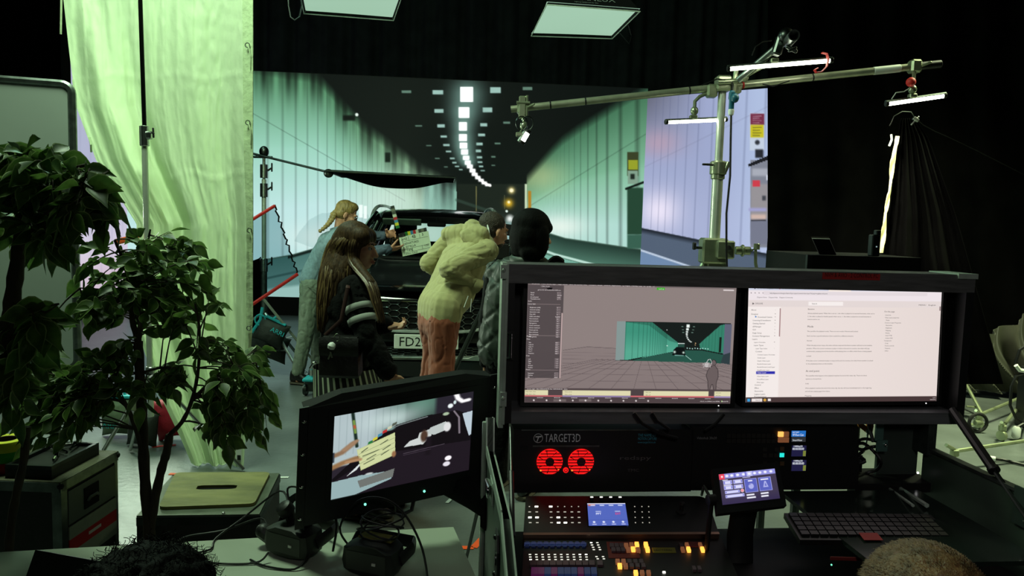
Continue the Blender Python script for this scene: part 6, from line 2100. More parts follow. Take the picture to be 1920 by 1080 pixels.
# ---- case walls, posts and floor
Zt = .985
for nm, b0, ln in (('left_wall', L0, .62), ('right_wall', WK.px(1750, 842), .64)):
    inn = UX if nm == 'left_wall' else -UX
    q = V(b0.x, b0.y, 0)
    p_ = [q + FD * -.02 + V(0, 0, .25), q + FD * ln + V(0, 0, .25), q + FD * ln + V(0, 0, Zt - (.1 if nm == 'left_wall' else 0)), q + FD * .42 + V(0, 0, Zt), q + V(0, 0, Zt), q + FD * -.02 + V(0, 0, Zt + (.08 if nm == 'left_wall' else 0))]
    mb = MB(); mb.prism(p_, inn * .014); wl = mb.build('case_wall', M_LAMC, ws, 0)
    mb = MB()
    prof = [p_[1], p_[2], p_[3], p_[4], p_[5]]
    for a, b in zip(prof[:-1], prof[1:]):
        d = (b - a)
        mb.obox(a - inn * .004, d, inn * .022, d.normalized().cross(inn).normalized() * .007)
        mb.obox(a - inn * .004, d, inn * .003, d.normalized().cross(inn).normalized() * -.018)
    mb.build('edge_profile', M_EDGE if nm == 'left_wall' else M_ALUD, wl, 0)
    if nm == 'left_wall':
        FLW = Fr(q + V(0, 0, Zt) - inn * .001, q + V(0, 0, Zt) - inn * .001 + FD, q + V(0, 0, Zt - 1) - inn * .001)
        mb = MB(); mb.cyl(q + FD * -.02 + V(0, 0, .3) - UX * .006, q + FD * -.02 + V(0, 0, Zt + .07) - UX * .006, .007, 8); mb.build('edge_profile', M_EDGE, wl, 0)
        for (u, v) in ((.20, .02), (.40, .15)):
            s = -1
            mb = MB(); FLW.box(mb, u - .03, v - .02, u + .03, v + .03, 0, .004); lt2 = mb.build('latch_plate', M_EDGE, wl, 0)
            mb = MB(); mb.ell(FLW.pt(u, v + .005, .01), (.006, .02, .018), nu=10, nv=8); mb.tube([FLW.pt(u - .02, v - .01, .008), FLW.pt(u, v - .02, .014), FLW.pt(u + .02, v - .01, .008)], .004, 6); mb.build('latch', M_CHROME, lt2)
        u, v = .36, .10
        pl_ = [FLW.pt(u + x, v + y, .001) for x, y in ((-.02, -.05), (.02, -.05), (.035, -.02), (.035, .02), (.02, .05), (-.02, .05))]
        mb = MB(); mb.prism(pl_, FLW.n * .004); bp_ = mb.build('bolt_plate', M_PANEL, wl, 0)
        mb = MB(); mb.ell(FLW.pt(u, v - .038, .005), .006, nu=8, nv=6); mb.ell(FLW.pt(u, v + .038, .005), .006, nu=8, nv=6); mb.lathe([(.0, 0), (.014, .001), (.014, .004), (0, .005)], FLW.pt(u + .012, v, .004), FLW.n, 14); mb.build('bolt', M_STEEL, bp_)
    else:
        a, b = RK.uv(1738, 782), RK.uv(1757, 852)
        mb = MB(); RK.box(mb, a[0], a[1], a[0] + .024, b[1], -.05, .01)
        for k in range(3):
            RK.box(mb, a[0] + .004 + k * .007, a[1], a[0] + .006 + k * .007, b[1], .01, .013)
        mb.build('corner_post', M_ALUD, ws, 0)
        g = q + FD * .3
        mb = MB(); mb.obox(g + V(0, 0, Zt - .07) - UX * .02, FD * .055, UX * .006, V(0, 0, .085)); mb.obox(g + FD * .06 + V(0, 0, Zt - .06) - UX * .02, FD * .012, UX * .02, V(0, 0, .08)); mb.build('hinge_plate', mat('smoked_bracket', (62, 76, 70), .4, .5), wl, 0)
RWq = WK.px(1750, 842)
t = thing('gas_strut', 'black gas strut bracing the lid at the right side of the case', 'strut', P(1905, 945, 1.55))
a, b = WK.px(1772, 764, .03), V(RWq.x, RWq.y, 0) + FD * .36 + V(0, 0, Zt - .045) - UX * .03
m_ = a.lerp(b, .56)
mb = MB(); mb.tube([a, m_], .0115, 10); mb.cyl(m_, m_ + (b - a).normalized() * .012, .0135); mb.build('cylinder', M_BLACK, t)
mb = MB(); mb.tube([m_, b], .0055, 8); mb.build('rod', M_STEEL, t)
mb = MB(); mb.ell(b, .012); mb.cyl(b, b + UX * .03, .008); mb.build('ball_joint', M_CHROME, t)
a, b = WK.px(953, 790, .05), V(L0.x, L0.y, 0) + FD * .34 + V(0, 0, Zt - .07) + UX * .03
t = thing('gas_strut', 'slim gas strut bracing the lid at the left side of the case', 'strut', b)
mb = MB(); mb.tube([a, a.lerp(b, .45)], .0022, 8); mb.build('rod', M_STEEL, t)
mb = MB(); mb.tube([a.lerp(b, .45), b], .0055, 8); mb.build('cylinder', M_BLACK, t)
Zf = .80
q = V(L0.x, L0.y, 0)
wid = (WK.px(1750, 842) - L0).dot(UX)
mb = MB(); mb.obox(q + FD * .05 + UX * .015 + V(0, 0, Zf - .012), UX * (wid - .03), FD * .57, V(0, 0, .012)); mb.build('case_floor', M_PANEL, ws, 0)
mb = MB(); mb.obox(q + FD * -.02 + V(0, 0, .25), UX * wid, FD * .02, V(0, 0, .5)); mb.build('back_panel', M_LAMC, ws, 0)
mb = MB(); mb.obox(q + FD * .60 + UX * .014 + V(0, 0, .25), UX * (wid - .028), FD * .02, V(0, 0, .52)); mb.build('front_panel', M_LAMC, ws, 0)
for a_ in (.08, wid - .08):
    for b_2 in (.05, .55):
        mb = MB(); c = q + UX * a_ + FD * b_2; mb.cyl(c + V(0, 0, .12), c + V(0, 0, .25), .02); mb.cyl(c + V(0, 0, .07) - UX * .02, c + V(0, 0, .07) + UX * .02, .07); mb.build('castor', M_RUBBER, ws)
# panel, plate and bracket seen through the gap at the right of the rack
a, b = RK.uv(1664, 785), RK.uv(1740, 905)
mb = MB(); RK.box(mb, a[0] + .012, a[1], b[0], b[1], -.06, -.05); mb.build('inner_panel', mat('green_grey_panel', (44, 54, 48), .6), ws, 0)
mb = MB(); RK.boxpx(mb, 1655, 785, 1666, 832, -.03, -.024); RK.boxpx(mb, 1654, 830, 1672, 851, -.026, -.02); mb.build('mount_plate', mat('teal_plate', (96, 132, 124), .4, .5), ws, 0)
mb = MB(); mb.ell(RK.px(1668, 838, -.018), .005, nu=8, nv=6); mb.build('bolt', M_CHROME, ws)
mb = MB(); RK.boxpx(mb, 1596, 902, 1745, 918, -.1, .02); mb.build('rack_rail', M_PANEL, ws, 0)
mb = MB(); mb.ell(RK.px(1721, 886.5, .0), .003, nu=8, nv=6); mb.build('status_light', emat('white_led', (255, 255, 255), 2), ws)
mb = MB(); RK.boxpx(mb, 975, 922, 1186, 929, -.05, -.045); mb.build('yellow_strip', mat('yellow_strip', (110, 112, 22), .6), ws, 0, label='yellow strip')
mb = MB(); a, b = RK.px(1660, 912, .02), P(1712, 948, 1.72); mb.tube([a, b], .004, 6); mb.tube([a + UX * .03, b + UX * .035], .006, 6); mb.build('drawer_runner', M_EDGE, ws)

# ---- upper control panel
pu = Fr(P(986, 930, 1.73), P(1319, 930, 1.767), P(981, 1004, 1.585))
t = thing('control_panel', 'upper black control panel with small blue screen and rows of white lit buttons', 'control panel', pu.pt(pu.W / 2, pu.H, -.05), 'control panels')
out_ = []
W, H = pu.W + .008, pu.H
for cx, cy, a0, r in ((W - .025, .025, 270, .025), (W - .004, H - .004, 0, .004), (.004, H - .004, 90, .004), (.006, .006, 180, .006)):
    for k in range(6):
        a = math.radians(a0 + 18 * k)
        out_.append(pu.pt(cx + r * math.cos(a), cy + r * math.sin(a), 0))
mb = MB(); mb.prism(out_, pu.n * -.035); mb.build('housing', M_BLACK, t, 30)
mb = MB(); pu.box(mb, 0, H - .006, W, H + .002, -.02, .003); mb.build('front_edge', mat('warm_aluminium_edge', (150, 120, 104), .3, .9), t, 0)  # reflecting aluminium bar, the warm reflections put into its colour
mb = MB(); pu.boxpx(mb, 1099, 943.5, 1175, 987.5, 0, .001); mb.build('screen_bezel', M_MATT, t, 0)
fq = Fr(pu.px(1101, 945, .0016), pu.px(1172, 944.5, .0016), pu.px(1104, 987, .0016))


def minilcd(U, Vv):
    p = Pic(U, Vv, (84, 104, 190))
    p.rect(0, 0, 1, .035, (240, 240, 255)); p.rect(.02, .04, .2, .12, (214, 120, 100), .03)
    p.rect(0, .74, 1, .76, (70, 88, 170), .01)
    for k in range(4):
        p.rect(.08 + .24 * k, .07 if k else .07, .2 + .24 * k, .12, (200, 210, 245), .02)
        p.disc(.14 + .245 * k, .84, .04, (235, 240, 255), .4, .05); p.rect(.09 + .245 * k, .92, .2 + .245 * k, .95, (215, 220, 250), .02)
    p.rect(.2, .36, .34, .385, (220, 226, 250), .02); p.rect(.7, .36, .84, .385, (220, 226, 250), .02)
    return p.c


painted('screen', fq, 70, 46, minilcd, M_UI, t)
mb = MB(); fq.text(mb, 'PPT', fq.W * .2, fq.H * .53, fq.H * .09, .0006, wid=fq.W * .14); mb.build('screen_text', emat('lcd_white', (235, 240, 255), 1.2), t, 0)
mb = MB(); fq.text(mb, 'EXT', fq.W * .7, fq.H * .53, fq.H * .09, .0006, wid=fq.W * .14); mb.build('screen_text', emat('lcd_red', (225, 40, 60), 1.2), t, 0)
E1, E2, E3 = emat('button_white', (240, 240, 225), 1.2), emat('button_dim', (210, 206, 190), .8), emat('button_bright', (255, 255, 240), 3)
rows = (949.9, 960, 970.3, 980.1)
br = {(1005.9, 0), (1032.6, 0), (992.6, 2), (1005.9, 2), (1045.9, 2), (1045.9, 3), (1058.6, 3)}
for x in (992.6, 1005.9, 1032.6, 1045.9, 1058.6, 1071.7, 1084.7, 1190, 1203.5, 1216.2):
    for j, y in enumerate(rows):
        b_ = (x, j) in br
        s = 3.2 if b_ else (2.4 if x < 1180 and j else 1.1)
        mb = MB(); pu.boxpx(mb, x - s + j * .5, y - (1.2 if b_ else .7), x + s + j * .5, y + (1.2 if b_ else .7), 0, .0006); mb.build('button', E3 if b_ else E2, t, 0)
for x in (1109, 1126.8, 1144.5, 1162):
    mb = MB(); c = pu.px(x, 938, 0); mb.lathe([(.0045, 0), (.0045, .007), (.003, .008), (0, .008)], c, pu.n, 12); k_ = mb.build('knob', M_RUBBER, t)
    mb = MB(); pu.boxpx(mb, x - 2.6, 936.8, x + 2.6, 938.3, .0, .0087); mb.build('light', E3, k_, 0)
mb = MB(); c = pu.px(1277, 960, 0); mb.lathe([(.012, 0), (.012, .003), (.005, .005), (.004, .018), (.007, .022), (.005, .027), (0, .028)], c, pu.n, 16); mb.build('joystick', M_RUBBER, t)

# ---- lower control panel
pl2 = Fr(P(983, 1012, 1.58), P(1338, 1012, 1.617), P(978, 1086, 1.43))
t = thing('control_panel', 'lower black control panel with amber lit keys, red tape and small faders', 'control panel', pl2.pt(pl2.W / 2, pl2.H, -.06), 'control panels')
mb = MB(); pl2.box(mb, 0, -.004, pl2.W + .02, pl2.H + .05, -.04, 0); mb.build('housing', M_BLACK, t, 0)
M_BLUEK = mat('blue_lit_cap', (44, 62, 122), .4, var=.1)
M_BLUEE = emat('blue_ring', (44, 58, 104), .5)
for k in range(10):
    x = 988 + 11.7 * k
    mb = MB(); pl2.boxpx(mb, x - 3, 1018, x + 4, 1028, 0, .004); f_ = mb.build('fader', M_BLUEK, t, 0)
    mb = MB(); pl2.boxpx(mb, x - 5, 1021.5, x + 6, 1024, .0, .006); mb.build('fader_cap', M_BLUEE, f_, 0)
    for j, y in enumerate((1039.8, 1044.5, 1049.3)):
        b_ = (k == 0 and j == 2) or (k >= 8 and j == 0)
        mb = MB(); pl2.boxpx(mb, 993.7 + 11.7 * k - 2.3 + j * .6, y - .7, 993.7 + 11.7 * k + 2.3 + j * .6, y + .7, 0, .0005); mb.build('button', E3 if b_ else E1, t, 0)
for x, y in ((1108.5, 1017.6), (1120, 1017.6), (1110, 1022), (1121.6, 1022), (1112, 1026.3), (1123.5, 1026.3), (1113.5, 1030.7), (1125, 1030.7), (1118.4, 1043.8), (1130.7, 1043.8), (1120.8, 1047.9), (1132.3, 1047.9)):
    mb = MB(); pl2.boxpx(mb, x - 2.2, y - .7, x + 2.2, y + .7, 0, .0005); mb.build('button', E3 if (x, y) == (1108.5, 1017.6) else E1, t, 0)
M_KP = mat('pinkish_key', (84, 66, 74), .35, var=.15)
for k in range(11):
    x = 994 + 12.2 * k + (3 if k == 10 else 0)
    mb = MB(); pl2.boxpx(mb, x, 1054, x + 11.2, 1063, 0, .005); mb.build('key', M_KP, t, 0)
M_MAG, M_BLU = emat('magenta_key', (96, 28, 84), .4), emat('blue_key', (40, 56, 104), .4)
for k in range(10):
    x = 996 + 12.4 * k
    mb = MB(); pl2.boxpx(mb, x, 1067.5, x + 11.8, 1080, 0, .005); mb.build('key', M_MAG if k in (0, 1, 3, 7) else M_BLU, t, 0)
M_REDT = mat('deep_red_tape', (96, 18, 14), .6)
mb = MB(); pl2.boxpx(mb, 1137, 1016.5, 1200, 1047, 0, .0012); mb.build('tape_patch', M_REDT, t, 0, label='red tape patch')
mb = MB(); pl2.boxpx(mb, 1287, 1016.5, 1328, 1026, 0, .0012); mb.build('tape_patch', M_REDT, t, 0, label='red tape patch')
mb = MB(); pl2.boxpx(mb, 1222, 1027.5, 1268, 1037, 0, .0012); yl = mb.build('tape_patch', mat('olive_yellow_tape', (120, 116, 26), .6), t, 0, label='yellow tape strip')
mb = MB(); u, v = pl2.uv(1226, 1034); pl2.text(mb, 'LECTERN', u, v, .006, .0016, wid=.04); mb.build('lettering', M_BLACK, yl, 0)
KA = emat('amber_key_bright', (255, 158, 62), 2.4)
for x, y, lit in ((1147, 1026, 0), (1156, 1026, 0), (1165, 1026, 0), (1174, 1026, 1), (1184, 1025, 1), (1194, 1024, 2), (1196.5, 1034, 1), (1150, 1034, 0), (1159, 1034, 0), (1168, 1034, 0), (1178, 1034, 1), (1187, 1033, 2), (1211, 1024, 2), (1214, 1033, 2), (1277, 1026, 0), (1288, 1025, 1), (1280, 1033, 1), (1291, 1033, 2), (1313, 1025, 1), (1317, 1033, 2), (1158, 1056, 1), (1169, 1056, 1), (1180, 1056, 0), (1191, 1056, 0), (1202, 1056, 0), (1162, 1064, 2), (1173, 1064, 1), (1184, 1064, 0), (1195, 1064, 0), (1206, 1064, 0), (1192, 1077, 2), (1204, 1077, 1), (1216, 1077, 1), (1301, 1069, 0), (1311, 1069, 0)):
    mb = MB(); pl2.boxpx(mb, x - 4.4, y - 3.6, x + 4.4, y + 3.6, 0, .006); mb.build('key', (M_KP, M_KEYW, KA)[lit], t, 0)
mb = MB(); pl2.boxpx(mb, 1242, 1072.5, 1248, 1075, 0, .002); mb.build('button', E3, t, 0)

# ---- touch tablet on a stand
tb = Fr(P(1347.5, 889.5, 1.60), P(1452.5, 878.3, 1.63), P(1354.8, 946.9, 1.55))
t = thing('touch_tablet', 'small black tablet on a stand showing purple touch buttons', 'tablet', tb.pt(tb.W / 2, tb.H + .05, -.05))
mb = MB(); tb.box(mb, -.013, -.015, tb.W + .013, tb.H + .018, -.016, -.001); mb.build('body', M_BLACK, t, 0)


def tabpic(U, Vv):
    p = Pic(U, Vv, (66, 58, 80))
    p.mix(np.clip((Vv - .7) * 2, 0, .5), (46, 36, 80))
    p.U, p.V = U * 116, Vv * 60
    p.rect(0, 0, 116, 10, (150, 150, 225), .8); p.rect(0, 0, 11, 11, (236, 70, 90), .8); p.rect(4, 3.5, 8, 7.5, (255, 225, 230), 1)
    p.rect(57, 0, 68, 10, (196, 196, 246), .8)
    for x in (16, 26, 38, 50, 62, 73, 84, 95, 107):
        p.disc(x, 5, 4, (244, 244, 255), .4, 3)
    for x in (26, 48):
        p.rect(x + 5, 0, x + 7, 10, (110, 108, 200), 1)
    for x0, y0, x1, y1 in ((7, 14, 25, 22), (27, 14, 46, 22), (7, 24, 25, 32), (27, 24, 46, 32), (8, 34, 38, 40), (8, 42, 46, 48)):
        p.rect(x0, y0, x1, y1, (190, 190, 245), .8); p.rect(x0 + 2, y0 + 2, x1 - 2, y1 - 1.6, (222, 222, 250), .8)
        p.rect(x0 + 1, y0 + 1.6, x0 + 3.4, y1 - 1.6, (126, 126, 215), .6); p.rect(x1 - 3.4, y0 + 1.6, x1 - 1, y1 - 1.6, (126, 126, 215), .6)
    p.rect(6, 12, 17, 13.5, (240, 240, 255), .6); p.rect(7, 22.5, 22, 24, (240, 240, 255), .6)
    p.disc(43, 36.5, 4, (255, 225, 230), .3); p.disc(43, 36.5, 2.6, (230, 60, 90), .3); p.disc(43, 36.5, 1.3, (255, 235, 240), .4)
    for x0 in (49, 78):
        p.rect(x0, 15, x0 + 26, 42, (190, 190, 255), .8); p.rect(x0 + .8, 15.8, x0 + 25.2, 41.2, (92, 100, 190), .8)
    p.rect(57, 18, 66, 20.5, (240, 240, 255), .8); p.rect(83, 18, 99, 20.5, (240, 240, 255), .8)
    p.disc(62, 30, 6, (176, 180, 236), .2); p.line([(57, 27), (62, 26)], .7, (92, 100, 190))
    p.poly([(90, 23), (93, 23), (97, 35), (86, 35)], (176, 180, 236)); p.poly([(91, 27), (92.4, 27), (94, 33), (89.5, 33)], (110, 116, 200))
    for x0, y0, x1 in ((50, 45, 66), (50, 50.5, 68), (79, 45, 95), (79, 50.5, 94)):
        p.rect(x0, y0, x1, y0 + 3, (244, 244, 255), 1)
    p.rect(47, 11, 63, 12.3, (190, 190, 235), .6)
    return p.c


painted('screen', tb, 150, 80, tabpic, M_UI, t)
mb = MB(); a = tb.pt(tb.W * .5, tb.H * .6, -.016); b = PZ(1410, 1000, .80); mb.tube([a, V(a.x, a.y + .03, .86), V(a.x, a.y + .02, .80)], [(.03, .008)] * 3, 8); mb.build('stand', M_BLACK, t)
mb = MB(); c = tb.pt(-.02, tb.H * .75, -.01); mb.lathe([(.0, -.01), (.012, -.009), (.012, .009), (0, .01)], c, tb.ux); mb.tube([c, V(c.x - .003, c.y + .01, .82), V(c.x - .003, c.y + .01, .80)], .006, 8); mb.build('hinge', M_BLACK, t)
mb = MB(); mb.tube([c, c + V(-.01, .03, .02), RK.px(1300, 912, .06)], .0035, 6); mb.tube([c + V(0, 0, -.04), RK.px(1303, 955, .1)], .003, 6); mb.build('cable', M_CABLE, t)

mb = MB(); a, b = PZ(1464, 921, .895), PZ(1722, 919, .895)
mb.obox(V(a.x, a.y, .885), V(b.x - a.x, b.y - a.y, 0), FD * .40, V(0, 0, .01)); mb.build('shelf_board', mat('smoked_shelf', (22, 30, 26), .18, var=.2), ws, 0)
# ---- keyboard, mouse, tapes and cables on the case floor
kb = Fr(P(1470, 962, 1.66), P(1745, 965, 1.69), P(1500, 1012, 1.53))
t = thing('keyboard', 'black keyboard in the dark right half of the case', 'keyboard', kb.pt(kb.W / 2, kb.H / 2, -.012))
mb = MB(); kb.box(mb, 0, 0, kb.W, kb.H, -.012, 0); mb.build('base', M_BLACK, t, 0)
mb = MB()
for j in range(5):
    for i in range(16):
        kb.box(mb, .008 + i * (kb.W - .02) / 16, .01 + j * (kb.H - .02) / 5, .008 + (i + .86) * (kb.W - .02) / 16, .01 + (j + .8) * (kb.H - .02) / 5, 0, .006)
mb.build('keys', mat('key_caps', (13, 13, 14), .4), t, 0)
mb = MB(); a = kb.px(1612, 1004, .001); kb.boxpx(mb, 1609, 1005, 1655, 1019, .007, .0078); mb.build('tape_label', mat('bright_red_tape', (140, 24, 20), .6), t, 0, label='red tape label')
mb = MB(); c = kb.px(1560, 1040, 0); mb.box(kb.px(1590, 1031, -.02), (.07, .003, .008), bev=.001); mb.build('tape_label', M_REDT, t, 0)
mb = MB(); mb.ell(P(1559, 1059, 1.46), .0018, nu=8, nv=6); mb.build('status_light', emat('green_led_small', (120, 255, 200), 1.5), t)
c = PZ(1812, 990, .83)
t = thing('computer_mouse', 'black mouse with a red mark at the far right of the case', 'mouse', c)
mb = MB(); mb.ell(c, (.032, .05, .028)); mb.build('shell', M_BLACK, t)
mb = MB(); mb.box(c + V(0, -.03, .024), (.03, .012, .004), Matrix.Rotation(.5, 3, 'X')); mb.build('mark', M_RED, t)
t = thing('cable_bundle', 'tangle of black cables in the gap right of the rack units', 'cables', RK.px(1630, 880, -.05))
for pts in ([(1598, 845), (1620, 838), (1645, 834), (1662, 836), (1668, 845), (1655, 850), (1630, 850)], [(1600, 850), (1630, 840), (1652, 850), (1664, 870), (1662, 890), (1645, 900), (1620, 902), (1600, 895)], [(1596, 862), (1615, 860), (1630, 866), (1634, 872), (1615, 880), (1598, 876)], [(1598, 870), (1625, 862), (1640, 858), (1628, 850), (1606, 846)], [(1630, 784), (1645, 792), (1651, 806), (1650, 835)], [(1600, 888), (1630, 880), (1634, 866)]):
    p3 = [RK.px(x, y, -.03 - .012 * (i % 3)) for i, (x, y) in enumerate(pts)]
    sm = []
    for i in range(len(p3) - 1):
        p0, p1, p2, p3_ = p3[max(i - 1, 0)], p3[i], p3[i + 1], p3[min(i + 2, len(p3) - 1)]
        for s in (0, .25, .5, .75):
            sm.append(0.5 * ((2 * p1) + (p2 - p0) * s + (2 * p0 - 5 * p1 + 4 * p2 - p3_) * s * s + (3 * p1 - p0 - 3 * p2 + p3_) * s ** 3))
    mb = MB(); mb.tube(sm + [p3[-1]], .0045, 6); mb.build('cable', M_CABLE, t)
mb = MB(); RK.boxpx(mb, 1598, 868, 1640, 900, -.09, -.06); mb.build('adapter', M_MATT, t, 0)
t = thing('orange_strap', 'orange webbing corner with eyelet and white cord behind the rack gap', 'strap', P(1615, 815, 2.0))
mb = MB(); mb.prism([P(x, y, 1.985) for x, y in ((1627, 735), (1639, 735), (1638, 800), (1635, 816), (1629, 815), (1610, 800), (1606, 788), (1612, 790), (1625, 799))], (0, .004, 0)); mb.build('webbing', mat('orange_webbing', (222, 138, 50), .7), t, 0)
mb = MB(); c = P(1628, 808, 1.98); mb.lathe([(.003, 0), (.007, 0), (.007, .003), (.003, .003)], c, (0, -1, 0)); mb.build('eyelet', M_ALU, t)
mb = MB(); mb.tube([c, P(1626, 820, 1.98), P(1623, 836, 1.98), P(1616, 850, 1.98)], .003, 5); mb.build('cord', M_WHITE, t)

# ================================================================ RIGHT SIDE FLOOR KIT AND BACKGROUND ODDS
M_STG = mat('pale_stand_metal', (176, 186, 150), .35, .7, var=.12)


def rolling(label, cpx, legs, mast, lift, grp='rolling stands on the right floor'):
    c = PZ(cpx[0], cpx[1], 0)
    t = thing('rolling_stand', label, 'stand', c, grp)
    hub_ = V(c.x, c.y, lift)
    mb = MB(); mb.cyl(hub_ - V(0, 0, .05), hub_ + V(0, 0, .06), .035); mb.build('hub', M_STG, t)
    for (px, py) in legs:
        e = PZ(px, py, lift * .8)
        mb = MB(); mb.tube([hub_, e], .014, 8); mb.build('leg', M_STG, t)
        mb = MB(); mb.box(e + V(0, 0, -.01), (.05, .04, .05), bev=.008); mb.tube([e + V(0, 0, .01), e + (e - hub_).normalized() * .08 + V(0, 0, .05)], .012, 8); mb.build('brake', M_STG, t)
        w_ = V(e.x, e.y, .042)
        mb = MB(); mb.lathe([(.02, -.012), (.038, -.014), (.042, 0), (.038, .014), (.02, .012)], w_, (1, .3, 0)); mb.build('castor', M_STG, t)
        mb = MB(); mb.tube([w_, V(e.x, e.y, lift * .8)], .01, 6); mb.build('fork', M_STEEL, t)
    mb = MB(); mb.tube([hub_, V(c.x, c.y, mast)], .016, 10); mb.build('mast', M_STG, t)
    return t


rolling('rolling stand by the folded drape at far right, legs near its hem', (1925, 768), [(1836, 778), (1880, 800), (1975, 790)], 1.05, .14)
rolling('rolling stand nearest the gas strut, its leg crossing the floor at far right', (1960, 862), [(1790, 846), (1985, 900)], .9, .16)
t = thing('folding_stand', 'folded light stand with thin struts on the floor beside the case edge', 'stand', PZ(1835, 800, 0))
for a, b, r in (((1812, 722, 6.6), (1850, 792, 6.2), .014), ((1812, 762, 6.4), (1834, 764, 6.4), .009), ((1808, 795, 6.0), (1852, 798, 6.0), .012)):
    mb = MB(); mb.tube([P(*a), P(*b)], r, 8); mb.build('strut', M_STG, t)
c = PZ(1832, 812, 0)
mb = MB(); mb.tube([V(c.x + .07 * math.cos(a), c.y, .085 + .07 * math.sin(a)) for a in np.linspace(0, 6.28, 25)[:-1]], .013, 8, closed=True); mb.build('wheel', M_RUBBER, t)
mb = MB(); mb.cyl(V(c.x - .03, c.y - .01, .085), V(c.x + .03, c.y + .01, .085), .02); mb.tube([V(c.x, c.y, .085), P(1830, 797, 6.0)], .01, 6); mb.build('axle', M_STG, t)
t = thing('power_box', 'dark power box with a blue mark at the right picture edge', 'power box', PZ(1922, 800, 0))
c = PZ(1924, 800, 0)
mb = MB(); mb.box(c + V(0, 0, .25), (.12, .14, .5), bev=.012); mb.build('housing', M_TRIM, t)
mb = MB(); mb.box(c + V(-.03, -.072, .22), (.05, .004, .05), Matrix.Rotation(.7, 3, 'Y')); mb.build('mark', mat('blue_mark', (70, 170, 190), .5), t)
mb = MB(); a = PZ(1904, 826, 0); mb.lathe([(.02, 0), (.03, .01), (.03, .07), (.018, .09)], V(a.x, a.y, .02)); mb.build('plug', M_WHITE, t)
mb = MB(); mb.tube([V(a.x, a.y, .10), V(a.x + .05, a.y, .13), V(c.x, c.y, .1)], .012, 6); mb.build('cable', M_CABLE, t)
t = thing('coiled_cable', 'black cable looping down beside the rolling stand at far right', 'cable', P(1895, 760, 5.2))
mb = MB(); mb.tube([P(x, y, 5.6) for x, y in ((1935, 640), (1912, 656), (1904, 680), (1908, 696), (1925, 700), (1905, 705), (1896, 725), (1894, 760), (1905, 785), (1930, 800))], .011, 8); mb.build('cord', M_CABLE, t)
mb = MB(); mb.tube([P(x, y, 5.55) for x, y in ((1905, 685), (1912, 694), (1928, 697))], .016, 8); mb.build('tie', M_WHITE, t)
t = thing('floor_cable', 'black cable with pale connector lying on the right floor beside the strut', 'cable', PZ(1880, 862, 0))
mb = MB(); pa, pb = PZ(1850, 858, .02), PZ(1867, 861, .02); mb.cyl(pa, pb, .018); mb.build('connector', M_WHITE, t)
mb = MB(); mb.tube([pb, PZ(1880, 862, .015), PZ(1930, 874, .012)], .01, 6); mb.build('cord', M_CABLE, t)

# ---- draped stand with a brightly lit cloth edge
t = thing('draped_stand', 'tall stand draped in black cloth with a bright yellow-white lit edge', 'stand', V(P(1700, 470, 6.2).x, 6.2, 0))
q = V(P(1703, 470, 6.2).x, 6.2, 0)
mb = MB(); mb.tube([q + V(0, .06, 0.02), V(q.x, 6.26, P(1703, 222, 6.2).z)], .02, 10); mb.build('pole', M_STEEL, t)
for a in (30, 150, 270):
    mb = MB(); mb.tube([q + V(0, .06, .6), q + V(.5 * math.cos(math.radians(a)), .06 + .5 * math.sin(math.radians(a)), .02)], .012, 8); mb.build('leg', M_STEEL, t)


def drp(s, q_):
    yb = 720
    py = 222 + (yb - 222) * q_
    xl = float(np.interp(py, [222, 260, 330, 400, 470, 720], [1690, 1684, 1676, 1668, 1655, 1620]))
    xr = float(np.interp(py, [222, 260, 400, 720], [1716, 1740, 1790, 1880]))
    d = 6.15 + .10 * math.sin(s * 16 + q_) * q_ + .03 * math.sin(s * 41)
    p = P(xl + (xr - xl) * s, py, d)
    p.z = max(p.z, .02)
    return p


mb = MB(); mb.sheet(drp, 40, 30, .006); mb.build('cloth', M_DRAPE, t, 80)


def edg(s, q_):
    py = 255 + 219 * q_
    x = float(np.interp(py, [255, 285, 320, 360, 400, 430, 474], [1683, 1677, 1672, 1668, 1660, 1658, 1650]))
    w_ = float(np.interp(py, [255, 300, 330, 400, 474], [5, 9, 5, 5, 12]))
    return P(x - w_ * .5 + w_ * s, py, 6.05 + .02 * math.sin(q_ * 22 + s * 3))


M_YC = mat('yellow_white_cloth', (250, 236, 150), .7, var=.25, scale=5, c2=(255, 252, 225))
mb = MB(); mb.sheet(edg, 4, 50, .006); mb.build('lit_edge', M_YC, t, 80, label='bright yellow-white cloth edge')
mb = MB(); mb.tube([P(1671, 252, 6.04), P(1672, 262, 6.04), P(1667, 274, 6.04)], .009, 6); mb.build('tie', M_WHITE, t)
area_light('edge_fill', P(1640, 250, 5.5) + V(-.5, -.6, .9), P(1665, 370, 6.05), .2, 9, (1.0, .95, .72), spread=40)  # added light that brightens the cloth edge, no fixture there
t = thing('thin_cable', 'thin pale cable strung from the draped stand towards the right wall', 'cable', P(1720, 222, 6.0))
mb = MB(); mb.tube([P(x, y, d) for x, y, d in ((1668, 236, 6.0), (1676, 218, 6.0), (1692, 209, 6.0), (1708, 210, 6.0), (1716, 222, 6.0), (1730, 234, 6.1), (1752, 246, 6.2), (1775, 256, 6.4), (1830, 282, 6.6), (1925, 330, 6.9))], .0045, 5); mb.build('cord', M_STEEL, t)
mb = MB(); c = P(1717, 224, 6.0); mb.box(c, (.05, .03, .03), Matrix.Rotation(.6, 3, 'Y'), .006); mb.cap(c + V(.02, 0, .02), c + V(-.03, 0, -.04), .008); mb.build('clip', M_ALU, t)

